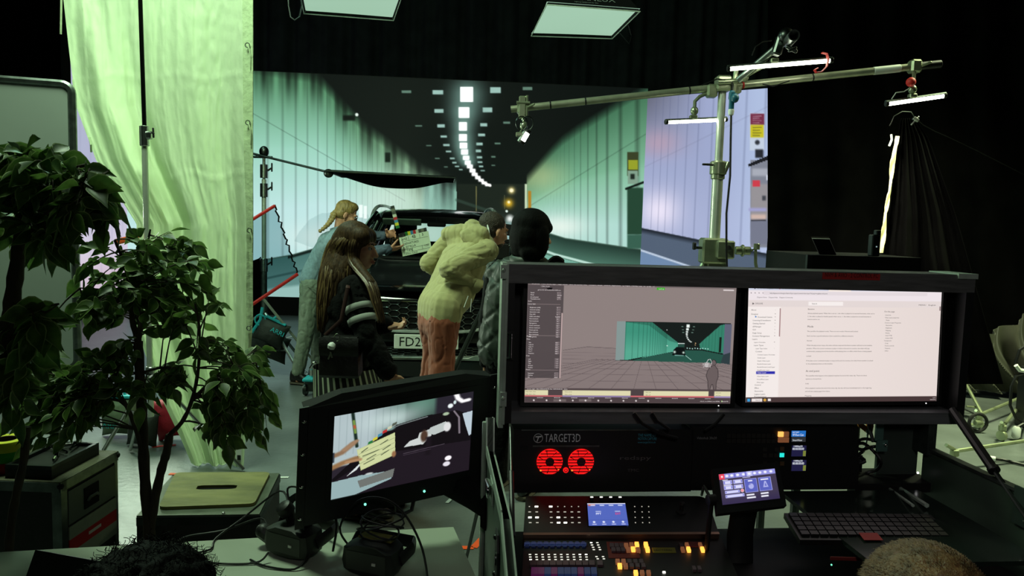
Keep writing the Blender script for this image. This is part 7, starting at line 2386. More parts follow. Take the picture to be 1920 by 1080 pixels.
# ---- dark equipment case and tablet frame behind the monitors
t = thing('equipment_case', 'black equipment case on a trolley behind the monitors at right', 'case', V(P(1620, 600, 3.0).x, 3.0, 0))
a, b = P(1516, 478, 3.0), P(1742, 475, 3.0)
mb = MB(); mb.obox(V(a.x, 3.0, 1.0), V(b.x - a.x, .05, 0), V(0, .5, 0), V(0, 0, a.z - 1.0)); mb.build('body', M_MATT, t, 0)
mb = MB(); mb.obox(V(a.x - .005, 2.995, 1.0), V(.02, 0, 0), V(0, .02, 0), V(0, 0, a.z - 1.0)); mb.build('corner_edge', M_STEEL, t, 0)
for x in (a.x + .03, b.x - .03):
    for y in (3.05, 3.45):
        mb = MB(); mb.tube([V(x, y, 1.0), V(x, y, .0)], .02, 8); mb.build('leg', M_STEEL, t)
t = thing('tablet', 'slanted dark tablet with a thin bright outline standing on the equipment case', 'tablet', V(P(1545, 478, 3.05).x, 3.05, a.z))
ft = Fr(P(1522, 447, 3.05), P(1556, 448, 3.05), P(1536, 478, 3.1))
mb = MB(); ft.box(mb, 0, 0, ft.W, ft.H, -.012, -.001); mb.build('body', M_MATT, t, 0)
mb = MB(); ft.rim(mb, 0, 0, ft.W, ft.H, .002, -.002, .0005); mb.build('outline', M_WHITE, t, 0)
t = thing('battery_charger', 'small dark charger with faint lights standing on the equipment case', 'charger', V(P(1638, 474, 3.1).x, 3.1, a.z))
c = V(P(1638, 474, 3.1).x, 3.1, a.z)
mb = MB(); mb.box(c + V(0, 0, .045), (.035, .04, .09), bev=.004); mb.box(c + V(.01, 0, .085), (.02, .03, .05), bev=.004); mb.build('housing', M_STEEL, t)
mb = MB(); mb.ell(c + V(.0, -.022, .04), .003, nu=8, nv=6); mb.build('status_light', emat('pale_led', (160, 190, 190), .8), t)

# ---- tape marks and bits on the floor
def mark(label, pts, w_, m, nm='floor_tape'):
    mb = MB()
    for a, b in zip(pts[:-1], pts[1:]):
        a, b = PZ(*a, .002), PZ(*b, .002)
        d = (b - a).normalized(); s = V(-d.y, d.x, 0) * w_ / 2
        mb.prism([a + s, b + s, b - s, a - s], (0, 0, .0015))
    o = mb.build(nm, m, None, 0)
    tag(o, label, 'tape', 'tape marks on the floor')


mark('orange corner mark of tape on the floor beside the case and table corner', [(856, 1027), (888, 1027), (904, 1010)], .035, M_ORANGE)
mark('short white dash of tape on the floor below the field monitor', [(838, 943), (852, 929)], .02, M_WHITE)
mark('short white tape strip on the floor right of the green-topped crate', [(522, 895), (541, 895)], .02, M_WHITE)
mark('pale tape strip on the floor at the foot of the flag stand', [(522, 637), (552, 630)], .05, M_WHITE)
mark('orange-red tape strip on the floor beneath the sandbags', [(285, 838), (330, 834)], .03, M_RED)
t = thing('thin_stick', 'thin black stick leaning between table and case', 'stick', PZ(868, 1060, 0))
mb = MB(); mb.tube([P(896, 955, 2.2), PZ(862, 1100, 0)], .006, 6); mb.build('rod', M_CABLE, t)

# ================================================================ PEOPLE
M_EYE = mat('eye_white', (170, 166, 158), .2, var=.02)
M_IRIS = mat('iris', (40, 28, 20), .2)
M_LIP = mat('lip', (160, 92, 82), .45)


def add_head(mb, c, R, s=1.0, ears=True):
    def w(x, y, z):
        return c + R @ V(x * s, y * s, z * s)

    def e(x, y, z, rx, ry, rz):
        mb.ell(w(x, y, z), (rx * s, ry * s, rz * s), R, 18, 12)
    e(0, -.014, .032, .075, .094, .084)
    e(0, .028, -.03, .061, .066, .088)
    e(0, .052, -.088, .036, .037, .030)
    mb.cap(w(0, .090, .004), w(0, .112, -.034), .0095 * s, .0135 * s)
    e(-.013, .100, -.037, .009, .011, .008); e(.013, .100, -.037, .009, .011, .008)
    e(0, .090, -.063, .025, .013, .008); e(0, .088, -.075, .021, .013, .009)
    e(-.03, .080, .022, .026, .013, .010); e(.03, .080, .022, .026, .013, .010)
    e(-.038, .060, -.026, .027, .03, .03); e(.038, .060, -.026, .027, .03, .03)
    if ears:
        for k in (-1, 1):
            mb.ell(w(k * .079, -.008, -.012), (.010 * s, .021 * s, .033 * s), R @ Matrix.Rotation(k * .25, 3, 'Z'), 12, 8)
    return w


def face_parts(w, R, p, s=1.0, brow=(50, 36, 24)):
    mbr = mat('eyebrow', brow, .8)
    for k in (-1, 1):
        mb = MB(); mb.ell(w(k * .031, .0805, .001), .0108 * s, None, 12, 8); o = mb.build('eye', M_EYE, p)
        mb = MB(); mb.ell(w(k * .031, .0905, .0015), (.005 * s, .003 * s, .005 * s), R, 10, 6); mb.build('iris', M_IRIS, o)
        mb = MB(); mb.tube([w(k * .014, .096, .020), w(k * .032, .094, .027), w(k * .052, .080, .022)], [.003 * s, .004 * s, .002 * s], 6); mb.build('eyebrow', mbr, p)
    mb = MB(); mb.tube([w(-.022, .094, -.067), w(-.008, .104, -.064), w(0, .1045, -.0655), w(.008, .104, -.064), w(.022, .094, -.067)], [.002 * s, .0045 * s, .0045 * s, .0045 * s, .002 * s], 6); mb.tube([w(-.018, .095, -.072), w(0, .103, -.0755), w(.018, .095, -.072)], [.002 * s, .0055 * s, .002 * s], 6); mb.build('lips', M_LIP, p)


def add_hand(mb, wr, d, nrm, side, curl=.35, s=1.0, spread=.1, thumb=.5):
    d = Vector(d).normalized(); nrm = Vector(nrm); nrm = (nrm - d * nrm.dot(d)).normalized()
    side = d.cross(nrm) * (1 if d.cross(nrm).dot(Vector(side)) > 0 else -1)
    R = Matrix((side, d, nrm)).transposed()
    mb.cap(wr - d * .03 * s, wr + d * .02 * s, .026 * s, .028 * s)
    mb.ell(wr + d * .052 * s, (.042 * s, .053 * s, .017 * s), R, 16, 10)
    for k, (o, L) in enumerate(((.030, .072), (.010, .080), (-.011, .075), (-.030, .058))):
        p = wr + d * (.088 - .004 * abs(k - 1.2)) * s + side * o * s
        a = curl * (.5 + .12 * k)
        dd = (d + side * spread * (1.5 - k) * .5)
        pts, rs = [p - dd.normalized() * .02 * s, p], [.0095 * s, .0092 * s]
        for f, r in ((.45, .0088), (.32, .008), (.23, .0068)):
            v = (d * math.cos(a) + nrm * math.sin(a) + side * spread * (1.5 - k) * .5).normalized()
            p = p + v * L * f * s
            pts.append(p); rs.append(r * s)
            a += curl * (.9 + .1 * k)
        mb.chain(pts, rs, 8)
    p = wr + d * .026 * s + side * .030 * s
    v1 = (d * .55 + side * .75 + nrm * thumb * .5).normalized(); v2 = (d * .8 + side * .3 + nrm * thumb).normalized()
    mb.chain([p - side * .015 * s, p + v1 * .038 * s, p + v1 * .038 * s + v2 * .032 * s, p + v1 * .038 * s + (v2 * .055 + d * .004) * s], [.014 * s, .0115 * s, .0098 * s, .008 * s], 8)


def torso(mb, pts, rs, ax, half):
    """two side-by-side chains give an oval trunk"""
    for k in (-1, -.5, 0, .5, 1):
        mb.chain([Vector(p) + ax * (k * h) for p, h in zip(pts, half)], [r * (1.04 if k == 0 else 1.03 if abs(k) < 1 else 1) for r in rs], 12)


def shoe(label_parent, ankle, d, m, sole, L=.27, h=.13, name='boot'):
    d = Vector((d[0], d[1], 0)).normalized()
    s_ = V(-d.y, d.x, 0)
    z0 = .0
    a = V(ankle.x, ankle.y, 0)

    def ring(t, w_, zt, zb):
        c = a + d * (L * (t - .28))
        return [V(c.x, c.y, 0) + s_ * (w_ * math.cos(q)) + V(0, 0, (zt + zb) / 2 + (zt - zb) / 2 * math.sin(q)) for q in np.linspace(0, 2 * math.pi, 15)[:-1]]
    mb = MB()
    mb.loft([ring(.0, .02, .09, .03), ring(.04, .036, .13, .022), ring(.16, .041, .14, .02), ring(.34, .042, .135, .02), ring(.52, .045, .098, .02), ring(.74, .051, .075, .02), ring(.9, .044, .06, .02), ring(1.0, .018, .042, .024)])
    mb.cap(V(a.x, a.y, .09), V(ankle.x, ankle.y, ankle.z + h * .4), .052, .05)
    b = mb.build(name, m, label_parent, 60)
    mb = MB(); mb.loft([ring(.0, .022, .028, .0), ring(.04, .04, .028, 0), ring(.3, .043, .028, 0), ring(.52, .046, .026, 0), ring(.74, .054, .026, 0), ring(.92, .046, .026, 0), ring(1.01, .02, .024, 0)])
    mb.build('sole', sole, b, 40)
    mb = MB()
    for k in range(4):
        c = a + d * (.06 + .022 * k)
        mb.tube([c + s_ * .022 + V(0, 0, .128 - .014 * k), c + V(0, 0, .142 - .015 * k), c - s_ * .022 + V(0, 0, .128 - .014 * k)], .0028, 5)
    mb.build('laces', M_CABLE, b)
    return b


def person(label, c, group=None):
    return thing('person', label, 'person', V(c.x, c.y, 0), group)


M_DENIM = mat('denim_shirt', (122, 146, 158), .75, var=.1, scale=40, bump=.15, bscale=90, sheen=.15)
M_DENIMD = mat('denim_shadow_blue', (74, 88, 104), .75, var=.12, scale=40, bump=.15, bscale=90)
M_JEANS = mat('grey_jeans', (116, 128, 112), .8, var=.12, scale=30, bump=.2, bscale=90)
M_BOOT = mat('black_leather', (18, 18, 17), .35, var=.2, bump=.1)
M_SOLE = mat('brown_sole', (60, 54, 40), .7)
M_BLOND = mat('blond_hair', (150, 124, 72), .45, var=.35, scale=18, stretch=(3, 3, .6), bump=.3, bscale=50)
M_BROWNH = mat('brown_hair', (62, 46, 30), .55, var=.4, scale=14, stretch=(8, 8, .3), bump=.15, bscale=14, spec=.12)
M_BLACKH = mat('black_hair', (4, 4, 4), .7, var=.3, scale=22, stretch=(4, 4, .5), bump=.25, bscale=60, spec=.1)
M_DARKBR = mat('dark_brown_hair', (50, 40, 30), .6, var=.4, scale=60, bump=.5, bscale=160)

# ---------------------------------------------------------------- denim shirt, blond braid, holding the clapperboard
hip = P(588, 528, 6.9)
pA = person('person with a blond braid in a pale denim shirt holding the clapperboard', P(575, 715, 6.85))
hR, hL = P(583, 535, 6.80), P(592, 535, 7.0)
kR, kL = P(574, 622, 6.76), P(598, 620, 7.02)
aR, aL = P(559, 704, 6.76), P(594, 694, 7.0)
ch, nk, hd = P(622, 458, 6.9), P(637, 432, 6.9), P(650, 402, 6.9)
sR, sL = P(630, 452, 6.73), P(637, 447, 7.07)
eR, wR = P(674, 477, 6.70), P(727, 466, 6.74)
eL, wL = P(684, 442, 7.02), P(723, 442, 6.93)
RH = frame3((.86, .22, -.38), (.35, .05, 1))
mb = MB()
w = add_head(mb, hd, RH)
mb.cap(w(0, -.03, -.06), nk, .052, .056)
axA = (hL - hR).normalized()
torso(mb, [hip, P(600, 500, 6.9), ch, P(632, 444, 6.9)], [.10, .095, .10, .075], axA, [.06, .05, .07, .07])
mb.chain([sR, eR, wR], [.045, .036, .026]); mb.chain([sL, eL, wL], [.045, .036, .026])
mb.chain([hR, kR, aR], [.075, .05, .036]); mb.chain([hL, kL, aL], [.075, .05, .036])
mb.cap(aR, V(aR.x, aR.y, .05), .035); mb.cap(aL, V(aL.x, aL.y, .05), .035)
add_hand(mb, wR, P(757, 466, 6.83) - wR, (-.1, .6, .8), (0, -.4, .8), .28, 1.0, .1, .8)
add_hand(mb, wL, P(752, 432, 6.86) - wL, (.1, -.9, -.3), (0, -.3, .9), .55, 1.0, .1, .8)
grown('body', mb, M_SKIN, pA, .0065, 3)
face_parts(w, RH, pA, brow=(110, 84, 50))
mb = MB()
torso(mb, [P(586, 524, 6.9), P(596, 503, 6.9), P(610, 478, 6.9), ch, P(633, 446, 6.9)], [.108, .108, .115, .118, .085], axA, [.075, .065, .072, .085, .09])
mb.cap(sR, sL, .072); mb.cap(P(636, 440, 6.86), P(640, 434, 6.94), .06)
shirt = grown('shirt', mb, M_DENIM, pA, .009, 5, (.010, 9, (1, 1, .5)))
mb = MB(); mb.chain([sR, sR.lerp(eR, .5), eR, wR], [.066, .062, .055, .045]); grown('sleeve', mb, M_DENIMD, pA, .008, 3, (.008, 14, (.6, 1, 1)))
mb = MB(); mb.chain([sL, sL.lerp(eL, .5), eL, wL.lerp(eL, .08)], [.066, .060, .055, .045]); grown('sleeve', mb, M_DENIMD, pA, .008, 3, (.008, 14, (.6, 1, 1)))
mb = MB(); mb.tube([nk + V(.07 * math.cos(a) - .01, .075 * math.sin(a), .015 + .02 * math.cos(a)) for a in np.linspace(0, 6.28, 17)[:-1]], [(.02, .008)] * 16, 6, closed=True); mb.build('collar', M_DENIM, shirt)
mb = MB(); torso(mb, [P(588, 522, 6.9), P(588, 540, 6.9)], [.104, .112], axA, [.062, .055]); mb.chain([hR, kR, aR + V(0, 0, .03)], [.105, .075, .060]); mb.chain([hL, kL, aL + V(0, 0, .03)], [.105, .075, .060])
je = grown('jeans', mb, M_JEANS, pA, .009, 3, (.007, 11, (1, 1, .8)))
mb = MB(); q = P(584, 540, 6.69); mb.tube([q + V(-.05, .02, .01), q + V(0, -.005, -.005), q + V(.05, .0, -.03)], .003, 5); mb.build('pocket_seam', mat('seam', (70, 80, 66), .8), je)
shoe(pA, aR, (.75, -.15), M_BOOT, M_SOLE); shoe(pA, aL, (.85, .1), M_BOOT, M_SOLE)
mb = MB()
mb.ell(w(0, -.026, .042), (.086, .098, .086), RH); mb.ell(w(0, -.045, .0), (.084, .075, .075), RH); mb.ell(w(0, .02, .085), (.065, .06, .045), RH)
hr = grown('hair', mb, M_BLOND, pA, .008, 3, (.004, 40, (1, 1, .3)))
b0, b1 = w(.02, -.108, -.035), P(599, 434, 6.74)
bm_ = P(622, 420, 6.76)
mb = MB()
for k in range(17):
    s = k / 16
    c = b0 * (1 - s) ** 2 + bm_ * (2 * s * (1 - s)) + b1 * s * s
    mb.ell(c + V(.007 * (-1) ** k, 0, .004 * (-1) ** k), (.026 - .011 * s, .022 - .008 * s, .030 - .012 * s), Matrix.Rotation(.7 * (-1) ** k, 3, 'Y'), 12, 8)
mb.build('braid', M_BLOND, hr, 60)
mb = MB()
for k in (-1, 1):
    mb.tube([w(k * .032 + .022 * math.cos(a), .102, .0 + .018 * math.sin(a)) for a in np.linspace(0, 6.28, 17)[:-1]], .0016, 5, closed=True); mb.tube([w(k * .054, .1, .004), w(k * .08, .0, .006)], .0014, 5)
mb.tube([w(-.01, .104, .003), w(.01, .104, .003)], .0014, 5)
mb.build('glasses', M_ALU, pA)
mb = MB(); d = (wL - eL).normalized(); mb.lathe([(.030, -.011), (.032, -.010), (.032, .010), (.030, .011)], wL + d * .012, d, 18); mb.build('wrist_watch', M_BLACK, pA)
mb = MB(); d = (P(757, 466, 6.83) - wR).normalized(); q = wR + d * .012; u_ = d.orthogonal().normalized(); v_ = d.cross(u_); mb.tube([q + u_ * (.031 * math.cos(a)) + v_ * (.031 * math.sin(a)) for a in np.linspace(0, 6.28, 21)[:-1]], .004, 6, closed=True); mb.build('bracelet', M_WHITE, pA)

# ---------------------------------------------------------------- long brown hair, black jacket, striped skirt
pB = person('person with long brown hair in a black jacket with white sleeve bands', P(680, 975, 3.8))
hd, nk = P(669, 462, 3.8), P(655, 512, 3.82)
RH = frame3((1, -.12, -.12), (-.05, 0, 1))
sR, sL = P(664, 540, 3.68), P(650, 535, 3.97)
eR, wR = P(688, 632, 3.60), P(726, 696, 3.60)
eL, wL = P(690, 612, 4.02), P(722, 609, 4.0)
hip, ch = P(655, 680, 3.8), P(652, 570, 3.82)
hR, hL = hip + V(0, -.09, -.03), hip + V(0, .09, -.03)
aR, aL = V(P(668, 960, 3.72).x, 3.72, .1), V(P(690, 960, 3.9).x, 3.9, .1)
kR, kL = hR.lerp(aR, .5) + V(.02, 0, 0), hL.lerp(aL, .5) + V(.02, 0, 0)
mb = MB()
w = add_head(mb, hd, RH, .97)
mb.cap(w(0, -.03, -.06), nk, .046, .052)
ax = V(0, 1, 0)
torso(mb, [hip, hip.lerp(ch, .5), ch, P(654, 530, 3.82)], [.080, .080, .092, .07], ax, [.05, .045, .06, .07])
mb.chain([sR, eR, wR], [.042, .034, .025]); mb.chain([sL, eL, wL], [.042, .034, .025])
mb.chain([hR, kR, aR], [.066, .05, .036]); mb.chain([hL, kL, aL], [.066, .05, .036])
mb.cap(aR, V(aR.x, aR.y, .05), .035); mb.cap(aL, V(aL.x, aL.y, .05), .035)
add_hand(mb, wR, (.35, .0, -1), (.4, .9, .3), (.9, -.2, .3), .35, .95)
add_hand(mb, wL, (1, -.1, -.08), (0, -.3, .9), (.2, -.9, .2), .7, .92)
grown('body', mb, M_SKIN2, pB, .0065, 3)
face_parts(w, RH, pB, .97, (36, 26, 18))
M_JKB = mat('black_wool', (9, 10, 10), .95, var=.2, bump=.2, bscale=80, sheen=.04, spec=.15)
mb = MB()
torso(mb, [P(655, 652, 3.8), hip.lerp(ch, .5), ch, P(653, 535, 3.82)], [.138, .130, .118, .085], ax, [.07, .06, .075, .085])
mb.cap(sR, sL, .074); mb.cap(nk - V(0, 0, .02), nk + V(0, 0, .02), .064)
jk = grown('jacket', mb, M_JKB, pB, .009, 5, (.009, 8, (1, 1, .6)))
for (s, e_, w_) in ((sR, eR, wR), (sL, eL, wL)):
    mb = MB(); mb.chain([s, s.lerp(e_, .5), e_, e_.lerp(w_, .95)], [.072, .068, .062, .056]); sl = grown('sleeve', mb, M_JKB, pB, .009, 4, (.007, 10, (1, 1, 1)))
    d = (e_ - s).normalized(); L = (e_ - s).length
    for t_ in (.36, .60):
        mb = MB(); c = s + d * (L * t_); mb.lathe([(.069, 0), (.0735, .003), (.073, .030), (.0685, .033)], c, d, 24); mb.build('band', mat('grey_white_knit', (150, 156, 148), .85, var=.08), sl, 60)
# striped skirt with pleats
M_STR = mat('striped_skirt_dark', (20, 22, 20), .8)
M_STRL = mat('striped_skirt_light', (176, 186, 160), .75)
mb = MB()
c0, c1 = V(hip.x - .02, hip.y, hip.z - .02), V(hip.x + .05, hip.y, .34)
nst = 96
for k in range(nst):
    a0, a1 = 2 * math.pi * k / nst, 2 * math.pi * (k + 1) / nst

    def rp(a, q_):
        r = (.165 + .06 * q_) * (1 + .045 * math.sin(a * 24) * q_)
        return c0.lerp(c1, q_) + V(r * 1.0 * math.cos(a), r * .95 * math.sin(a), 0)
    mb.cur = 1 if k % 3 == 0 else 0
    mb.add([rp(a0, q_) for q_ in (0, .33, .66, 1)] + [rp(a1, q_) for q_ in (0, .33, .66, 1)], [(j, j + 1, 5 + j, 4 + j) for j in range(3)])
mb.build('skirt', [M_STR, M_STRL], pB, 0, recalc=False)
shoe(pB, aR, (1, -.15), M_BOOT, M_SOLE); shoe(pB, aL, (1, .1), M_BOOT, M_SOLE)
for a_, k_ in ((aR, kR), (aL, kL)):
    mb = MB(); mb.chain([a_ + V(0, 0, .02), a_.lerp(k_, .35)], [.052, .06]); mb.build('boot_shaft', M_BOOT, pB, 60)
mb = MB()
mb.ell(w(0, -.022, .045), (.088, .102, .088), RH); mb.ell(w(0, -.05, -.02), (.086, .075, .10), RH)
mb.ell(w(-.05, .03, .055), (.045, .055, .05), RH); mb.ell(w(.05, .03, .055), (.045, .055, .05), RH)
PB = [w(.0, -.03, .075), w(.0, -.05, .02), w(.0, -.07, -.06), P(636, 512, 3.76), P(627, 552, 3.73), P(618, 586, 3.71), P(610, 616, 3.70)]
RB = [.052, .088, .092, .094, .082, .060, .022]
mb.chain(PB, RB)
PF = [w(.03, .02, .085), w(.062, .01, .02), w(.070, .015, -.07), P(694, 530, 3.60), P(706, 566, 3.56), P(716, 600, 3.54)]
RF = [.026, .034, .030, .026, .022, .010]
mb.chain(PF, RF)

hr = grown('hair', mb, M_BROWNH, pB, .007, 4)
rng = random.Random(8)
M_HLIGHT = mat('curtain_lit_strands', (104, 84, 50), .45, var=.3, scale=20)  # paler strands on the left, the curtain's light put into their colour
for nm, m_, cnt in (('strands', M_BROWNH, 190), ('lit_side_strands', M_HLIGHT, 60)):
    mb = MB()
    for k in range(cnt):
        back = k % 5 != 0
        PP, RR = (PB, RB) if back else (PF, RF)
        a = rng.uniform(-2.6, .4) if nm == 'strands' else rng.uniform(-2.9, -1.3)
        tw_ = rng.uniform(-.25, .25)
        pts = []
        for i_, (c, r) in enumerate(zip(PP, RR)):
            r2 = r * rng.uniform(.93, 1.05)
            if i_ == len(PP) - 1:
                r2 = r * rng.uniform(.6, 2.0)
            pts.append(c + V(math.cos(a + tw_ * i_) * r2, math.sin(a + tw_ * i_) * r2, rng.uniform(-.02, .01) if i_ == len(PP) - 1 else 0))
        sm = smooth_path(pts, 4)
        mb.tube(sm, list(np.interp(np.linspace(0, 1, len(sm)), [0, .1, .8, 1], [.002, .0042, .0036, .0008])), 4)
    mb.build(nm, m_, hr, 80)
mb = MB(); mb.lathe([(.004, -.008), (.005, 0), (.002, .008)], w(.086, -.01, -.05), (0, 0, 1), 8); mb.build('earring', M_ALU, pB)
# her bag
t = thing('shoulder_bag', 'large black shoulder bag hanging at the long haired person\'s side with keys clipped on', 'bag', P(648, 690, 3.55))
M_BAGB = mat('black_bag_leather', (12, 11, 11), .45, var=.2, bump=.15)
q = P(640, 668, 3.56)
mb = MB(); mb.loft([[q + V(x * .105 * k, y * .055 * k2, z) for x, y in ((1, 1), (-1, 1), (-1, -1), (1, -1))] for z, k, k2 in ((-.10, .82, .7), (-.085, .9, 1), (.06, .86, .9), (.10, .78, .5))]); b_ = mb.build('bag_body', M_BAGB, t, 30)
mb = MB(); mb.sheet(lambda s, q_: q + V(-.094 + .188 * s, -.052 - .012 * math.sin(math.pi * q_), .10 - .09 * q_), 10, 6, .004); mb.build('flap', M_BAGB, b_, 60)
mb = MB(); mb.tube([q + V(-.08, -.0, .10), P(640, 600, 3.56), P(652, 540, 3.585), P(654, 528, 3.66), P(646, 540, 3.9)], [(.010, .003)] * 5, 6); mb.build('strap', mat('strap_red_brown', (54, 24, 20), .6), t)
k0 = P(632, 633, 3.49)
mb = MB(); mb.tube([k0 + V(.012 * math.cos(a), 0, .018 * math.sin(a)) for a in np.linspace(0, 6.28, 15)[:-1]], .0025, 6, closed=True); mb.build('clip_ring', M_ALU, t)
mb = MB(); mb.lathe([(.002, -.02), (.016, -.015), (.02, .0), (.014, .012), (.003, .018)], k0 + V(-.025, 0, -.04), (.3, 0, 1), 14); mb.build('charm', M_WHITE, t)
mb = MB(); mb.box(k0 + V(-.035, 0, -.09), (.007, .003, .035), Matrix.Rotation(.4, 3, 'Y')); mb.box(k0 + V(-.028, .004, -.085), (.007, .003, .03), Matrix.Rotation(-.3, 3, 'Y')); mb.build('keys', M_ALU, t)

# ---------------------------------------------------------------- green hoodie, rust trousers, bent to the right
pC = person('person in a lime hoodie and rust trousers bending to the right', P(815, 770, 4.7))
hip = P(822, 600, 4.7)
f_ = V(.86, .5, 0); ax = V(.5, -.86, 0)
hR, hL = hip + ax * .08, hip - ax * .08
kR, kL = P(829, 662, 4.63), P(818, 658, 4.77)
aR, aL = V(P(820, 780, 4.60).x, 4.60, .09), V(P(796, 780, 4.82).x, 4.82, .09)
ch, nk, hd = P(868, 492, 4.88), P(898, 456, 4.95), P(925, 432, 4.98)
sR, sL = P(914, 470, 4.80), P(846, 452, 5.06)
eR, wR = P(842, 506, 4.60), P(890, 533, 4.70)
eL, wL = P(805, 494, 5.05), P(840, 520, 5.2)
RH = frame3((.80, .58, -.16), (.38, .12, 1))
mb = MB()
w = add_head(mb, hd, RH, 1.02)
mb.cap(w(0, -.03, -.06), nk, .058, .06)
torso(mb, [hip, hip.lerp(ch, .5), ch, P(885, 465, 4.93)], [.080, .085, .095, .07], ax, [.06, .06, .075, .075])
mb.chain([sR, eR, wR], [.05, .042, .03]); mb.chain([sL, eL, wL], [.05, .042, .03])
mb.chain([hR, kR, aR], [.075, .055, .042]); mb.chain([hL, kL, aL], [.075, .055, .042])
mb.cap(aR, V(aR.x, aR.y, .05), .04); mb.cap(aL, V(aL.x, aL.y, .05), .04)
add_hand(mb, wR, (.6, .7, -.1), (.2, 0, -1), (-.5, .7, 0), .5)
add_hand(mb, wL, (.8, .5, -.1), (.2, 0, -1), (.5, -.7, 0), .5)
grown('body', mb, M_SKIN, pC, .0075, 3)
face_parts(w, RH, pC, 1.02)
M_HOOD = mat('lime_hoodie', (166, 160, 112), .9, var=.06, scale=30, bump=.3, bscale=10, sheen=.15, stretch=(1, 1, .6))
mb = MB()
torso(mb, [P(825, 574, 4.72), hip.lerp(ch, .45), ch, P(888, 462, 4.93)], [.112, .124, .122, .08], ax, [.085, .085, .085, .085])
mb.cap(sR, sL, .078)
mb.chain([P(842, 440, 5.02), P(880, 436, 4.96)], [.06, .07])
hood = grown('hoodie', mb, M_HOOD, pC, .008, 8, (.007, 6, (1.5, 1.5, .45)))
for s, e_, w_, lb in ((sR, eR, wR, 0), (sL, eL, wL, 1)):
    mb = MB(); mb.chain([s, s.lerp(e_, .5), e_, e_.lerp(w_, .5), w_], [.074, .072, .066, .060, .046]); sl = grown('sleeve', mb, M_HOOD, pC, .008, 5, (.009, 10, (.6, .6, 1.4)))
    d = (w_ - e_).normalized(); mb = MB(); mb.lathe([(.044, -.01), (.052, .0), (.052, .05), (.040, .056)], w_ - d * .02, d, 18); mb.build('cuff', M_HOOD, sl, 60)
mb = MB(); torso(mb, [P(826, 572, 4.715), P(824, 588, 4.71)], [.113, .110], ax, [.086, .086]); grown('hem_band', mb, M_HOOD, hood, .009, 2)
mb = MB()
mb.chain([P(880, 428, 4.90), P(902, 438, 4.84), P(917, 458, 4.86)], [.046, .054, .040]); mb.chain([P(868, 440, 4.98), P(885, 425, 4.95), P(905, 428, 4.93)], [.055, .05, .036]); mb.chain([P(874, 440, 4.86), P(898, 456, 4.82)], [.045, .045])
grown('hood', mb, M_HOOD, hood, .008, 5, (.008, 9, (1, 1, 1)))
mb = MB(); mb.tube([P(912, 418, 4.92), P(916, 430, 4.85), P(918, 444, 4.84), P(914, 456, 4.86)], [(.012, .005)] * 4, 6); mb.build('shirt_collar', M_WHITE, pC)
M_RUST = mat('rust_trousers', (136, 70, 46), .8, var=.1, scale=20, bump=.25, bscale=9, sheen=.1, stretch=(1.3, 1.3, .6))
mb = MB(); torso(mb, [P(823, 586, 4.71), hip - V(0, 0, .03)], [.098, .108], ax, [.075, .07]); mb.chain([hR, kR, aR + V(0, 0, .02)], [.110, .086, .072]); mb.chain([hL, kL, aL + V(0, 0, .02)], [.108, .086, .072])
tr = grown('trousers', mb, M_RUST, pC, .008, 5, (.008, 7, (1.3, 1.3, .7)))
mb = MB(); q = P(812, 604, 4.565); mb.tube([q + V(-.022, 0, .006), q + V(.022, 0, -.004)], .003, 6); mb.build('pocket_trim', M_STEEL, tr)
shoe(pC, aR, (.5, .8), M_BOOT, M_SOLE, name='shoe'); shoe(pC, aL, (.5, .8), M_BOOT, M_SOLE, name='shoe')
mb = MB(); mb.ell(w(0, -.022, .040), (.083, .097, .084), RH); mb.ell(w(0, -.05, -.005), (.080, .068, .075), RH)
grown('hair', mb, M_DARKBR, pC, .007, 2, (.003, 60, (1, 1, 1)))
mb = MB(); mb.ell(w(0, .045, -.085), (.052, .05, .035), RH); grown('beard', mb, M_DARKBR, pC, .007, 2)
mb = MB(); mb.tube([P(884, 560, 4.60), P(882, 585, 4.60), P(870, 576, 4.58), P(878, 555, 4.6)], .003, 5); mb.build('earphone_wire', M_WHITE, pC)

# ---------------------------------------------------------------- black bob, quilted jacket
pD = person('person with a black bob in a dark quilted jacket, seen from behind beside the monitors', P(970, 850, 4.15))
hd, nk = P(998, 440, 4.12), P(988, 488, 4.12)
RH = frame3((.92, .38, -.06), (0, 0, 1))
f_ = V(.35, .94, 0); ax = V(.94, -.35, 0)
hip, ch = P(966, 650, 4.14), P(982, 555, 4.14)
sR, sL = P(1042, 515, 4.04), P(934, 512, 4.24)
eR, wR = P(1055, 610, 4.0), P(1060, 690, 4.1)
eL, wL = P(916, 606, 4.26), P(912, 676, 4.2)
hR, hL = hip + ax * .085, hip - ax * .085
aR, aL = hR * 1, hL * 1
aR = V(hR.x, hR.y - .02, .09); aL = V(hL.x, hL.y + .05, .09)
kR, kL = hR.lerp(aR, .5) + f_ * .03, hL.lerp(aL, .5) + f_ * .03
mb = MB()
w = add_head(mb, hd, RH, .98)
mb.cap(w(0, -.03, -.06), nk, .048, .054)
torso(mb, [hip, hip.lerp(ch, .5), ch, P(988, 515, 4.13)], [.10, .09, .10, .075], ax, [.065, .055, .075, .075])
mb.chain([sR, eR, wR], [.045, .036, .026]); mb.chain([sL, eL, wL], [.045, .036, .026])
mb.chain([hR, kR, aR], [.08, .052, .038]); mb.chain([hL, kL, aL], [.08, .052, .038])
mb.cap(aR, V(aR.x, aR.y, .05), .036); mb.cap(aL, V(aL.x, aL.y, .05), .036)
add_hand(mb, wL, (.08, .1, -1), (.8, -.4, 0), (.3, .9, 0), .4, .95)
add_hand(mb, wR, (0, .1, -1), (-.8, .4, 0), (.3, .9, 0), .4, .95)
grown('body', mb, M_SKIN2, pD, .0075, 3)
face_parts(w, RH, pD, .98, (14, 12, 10))
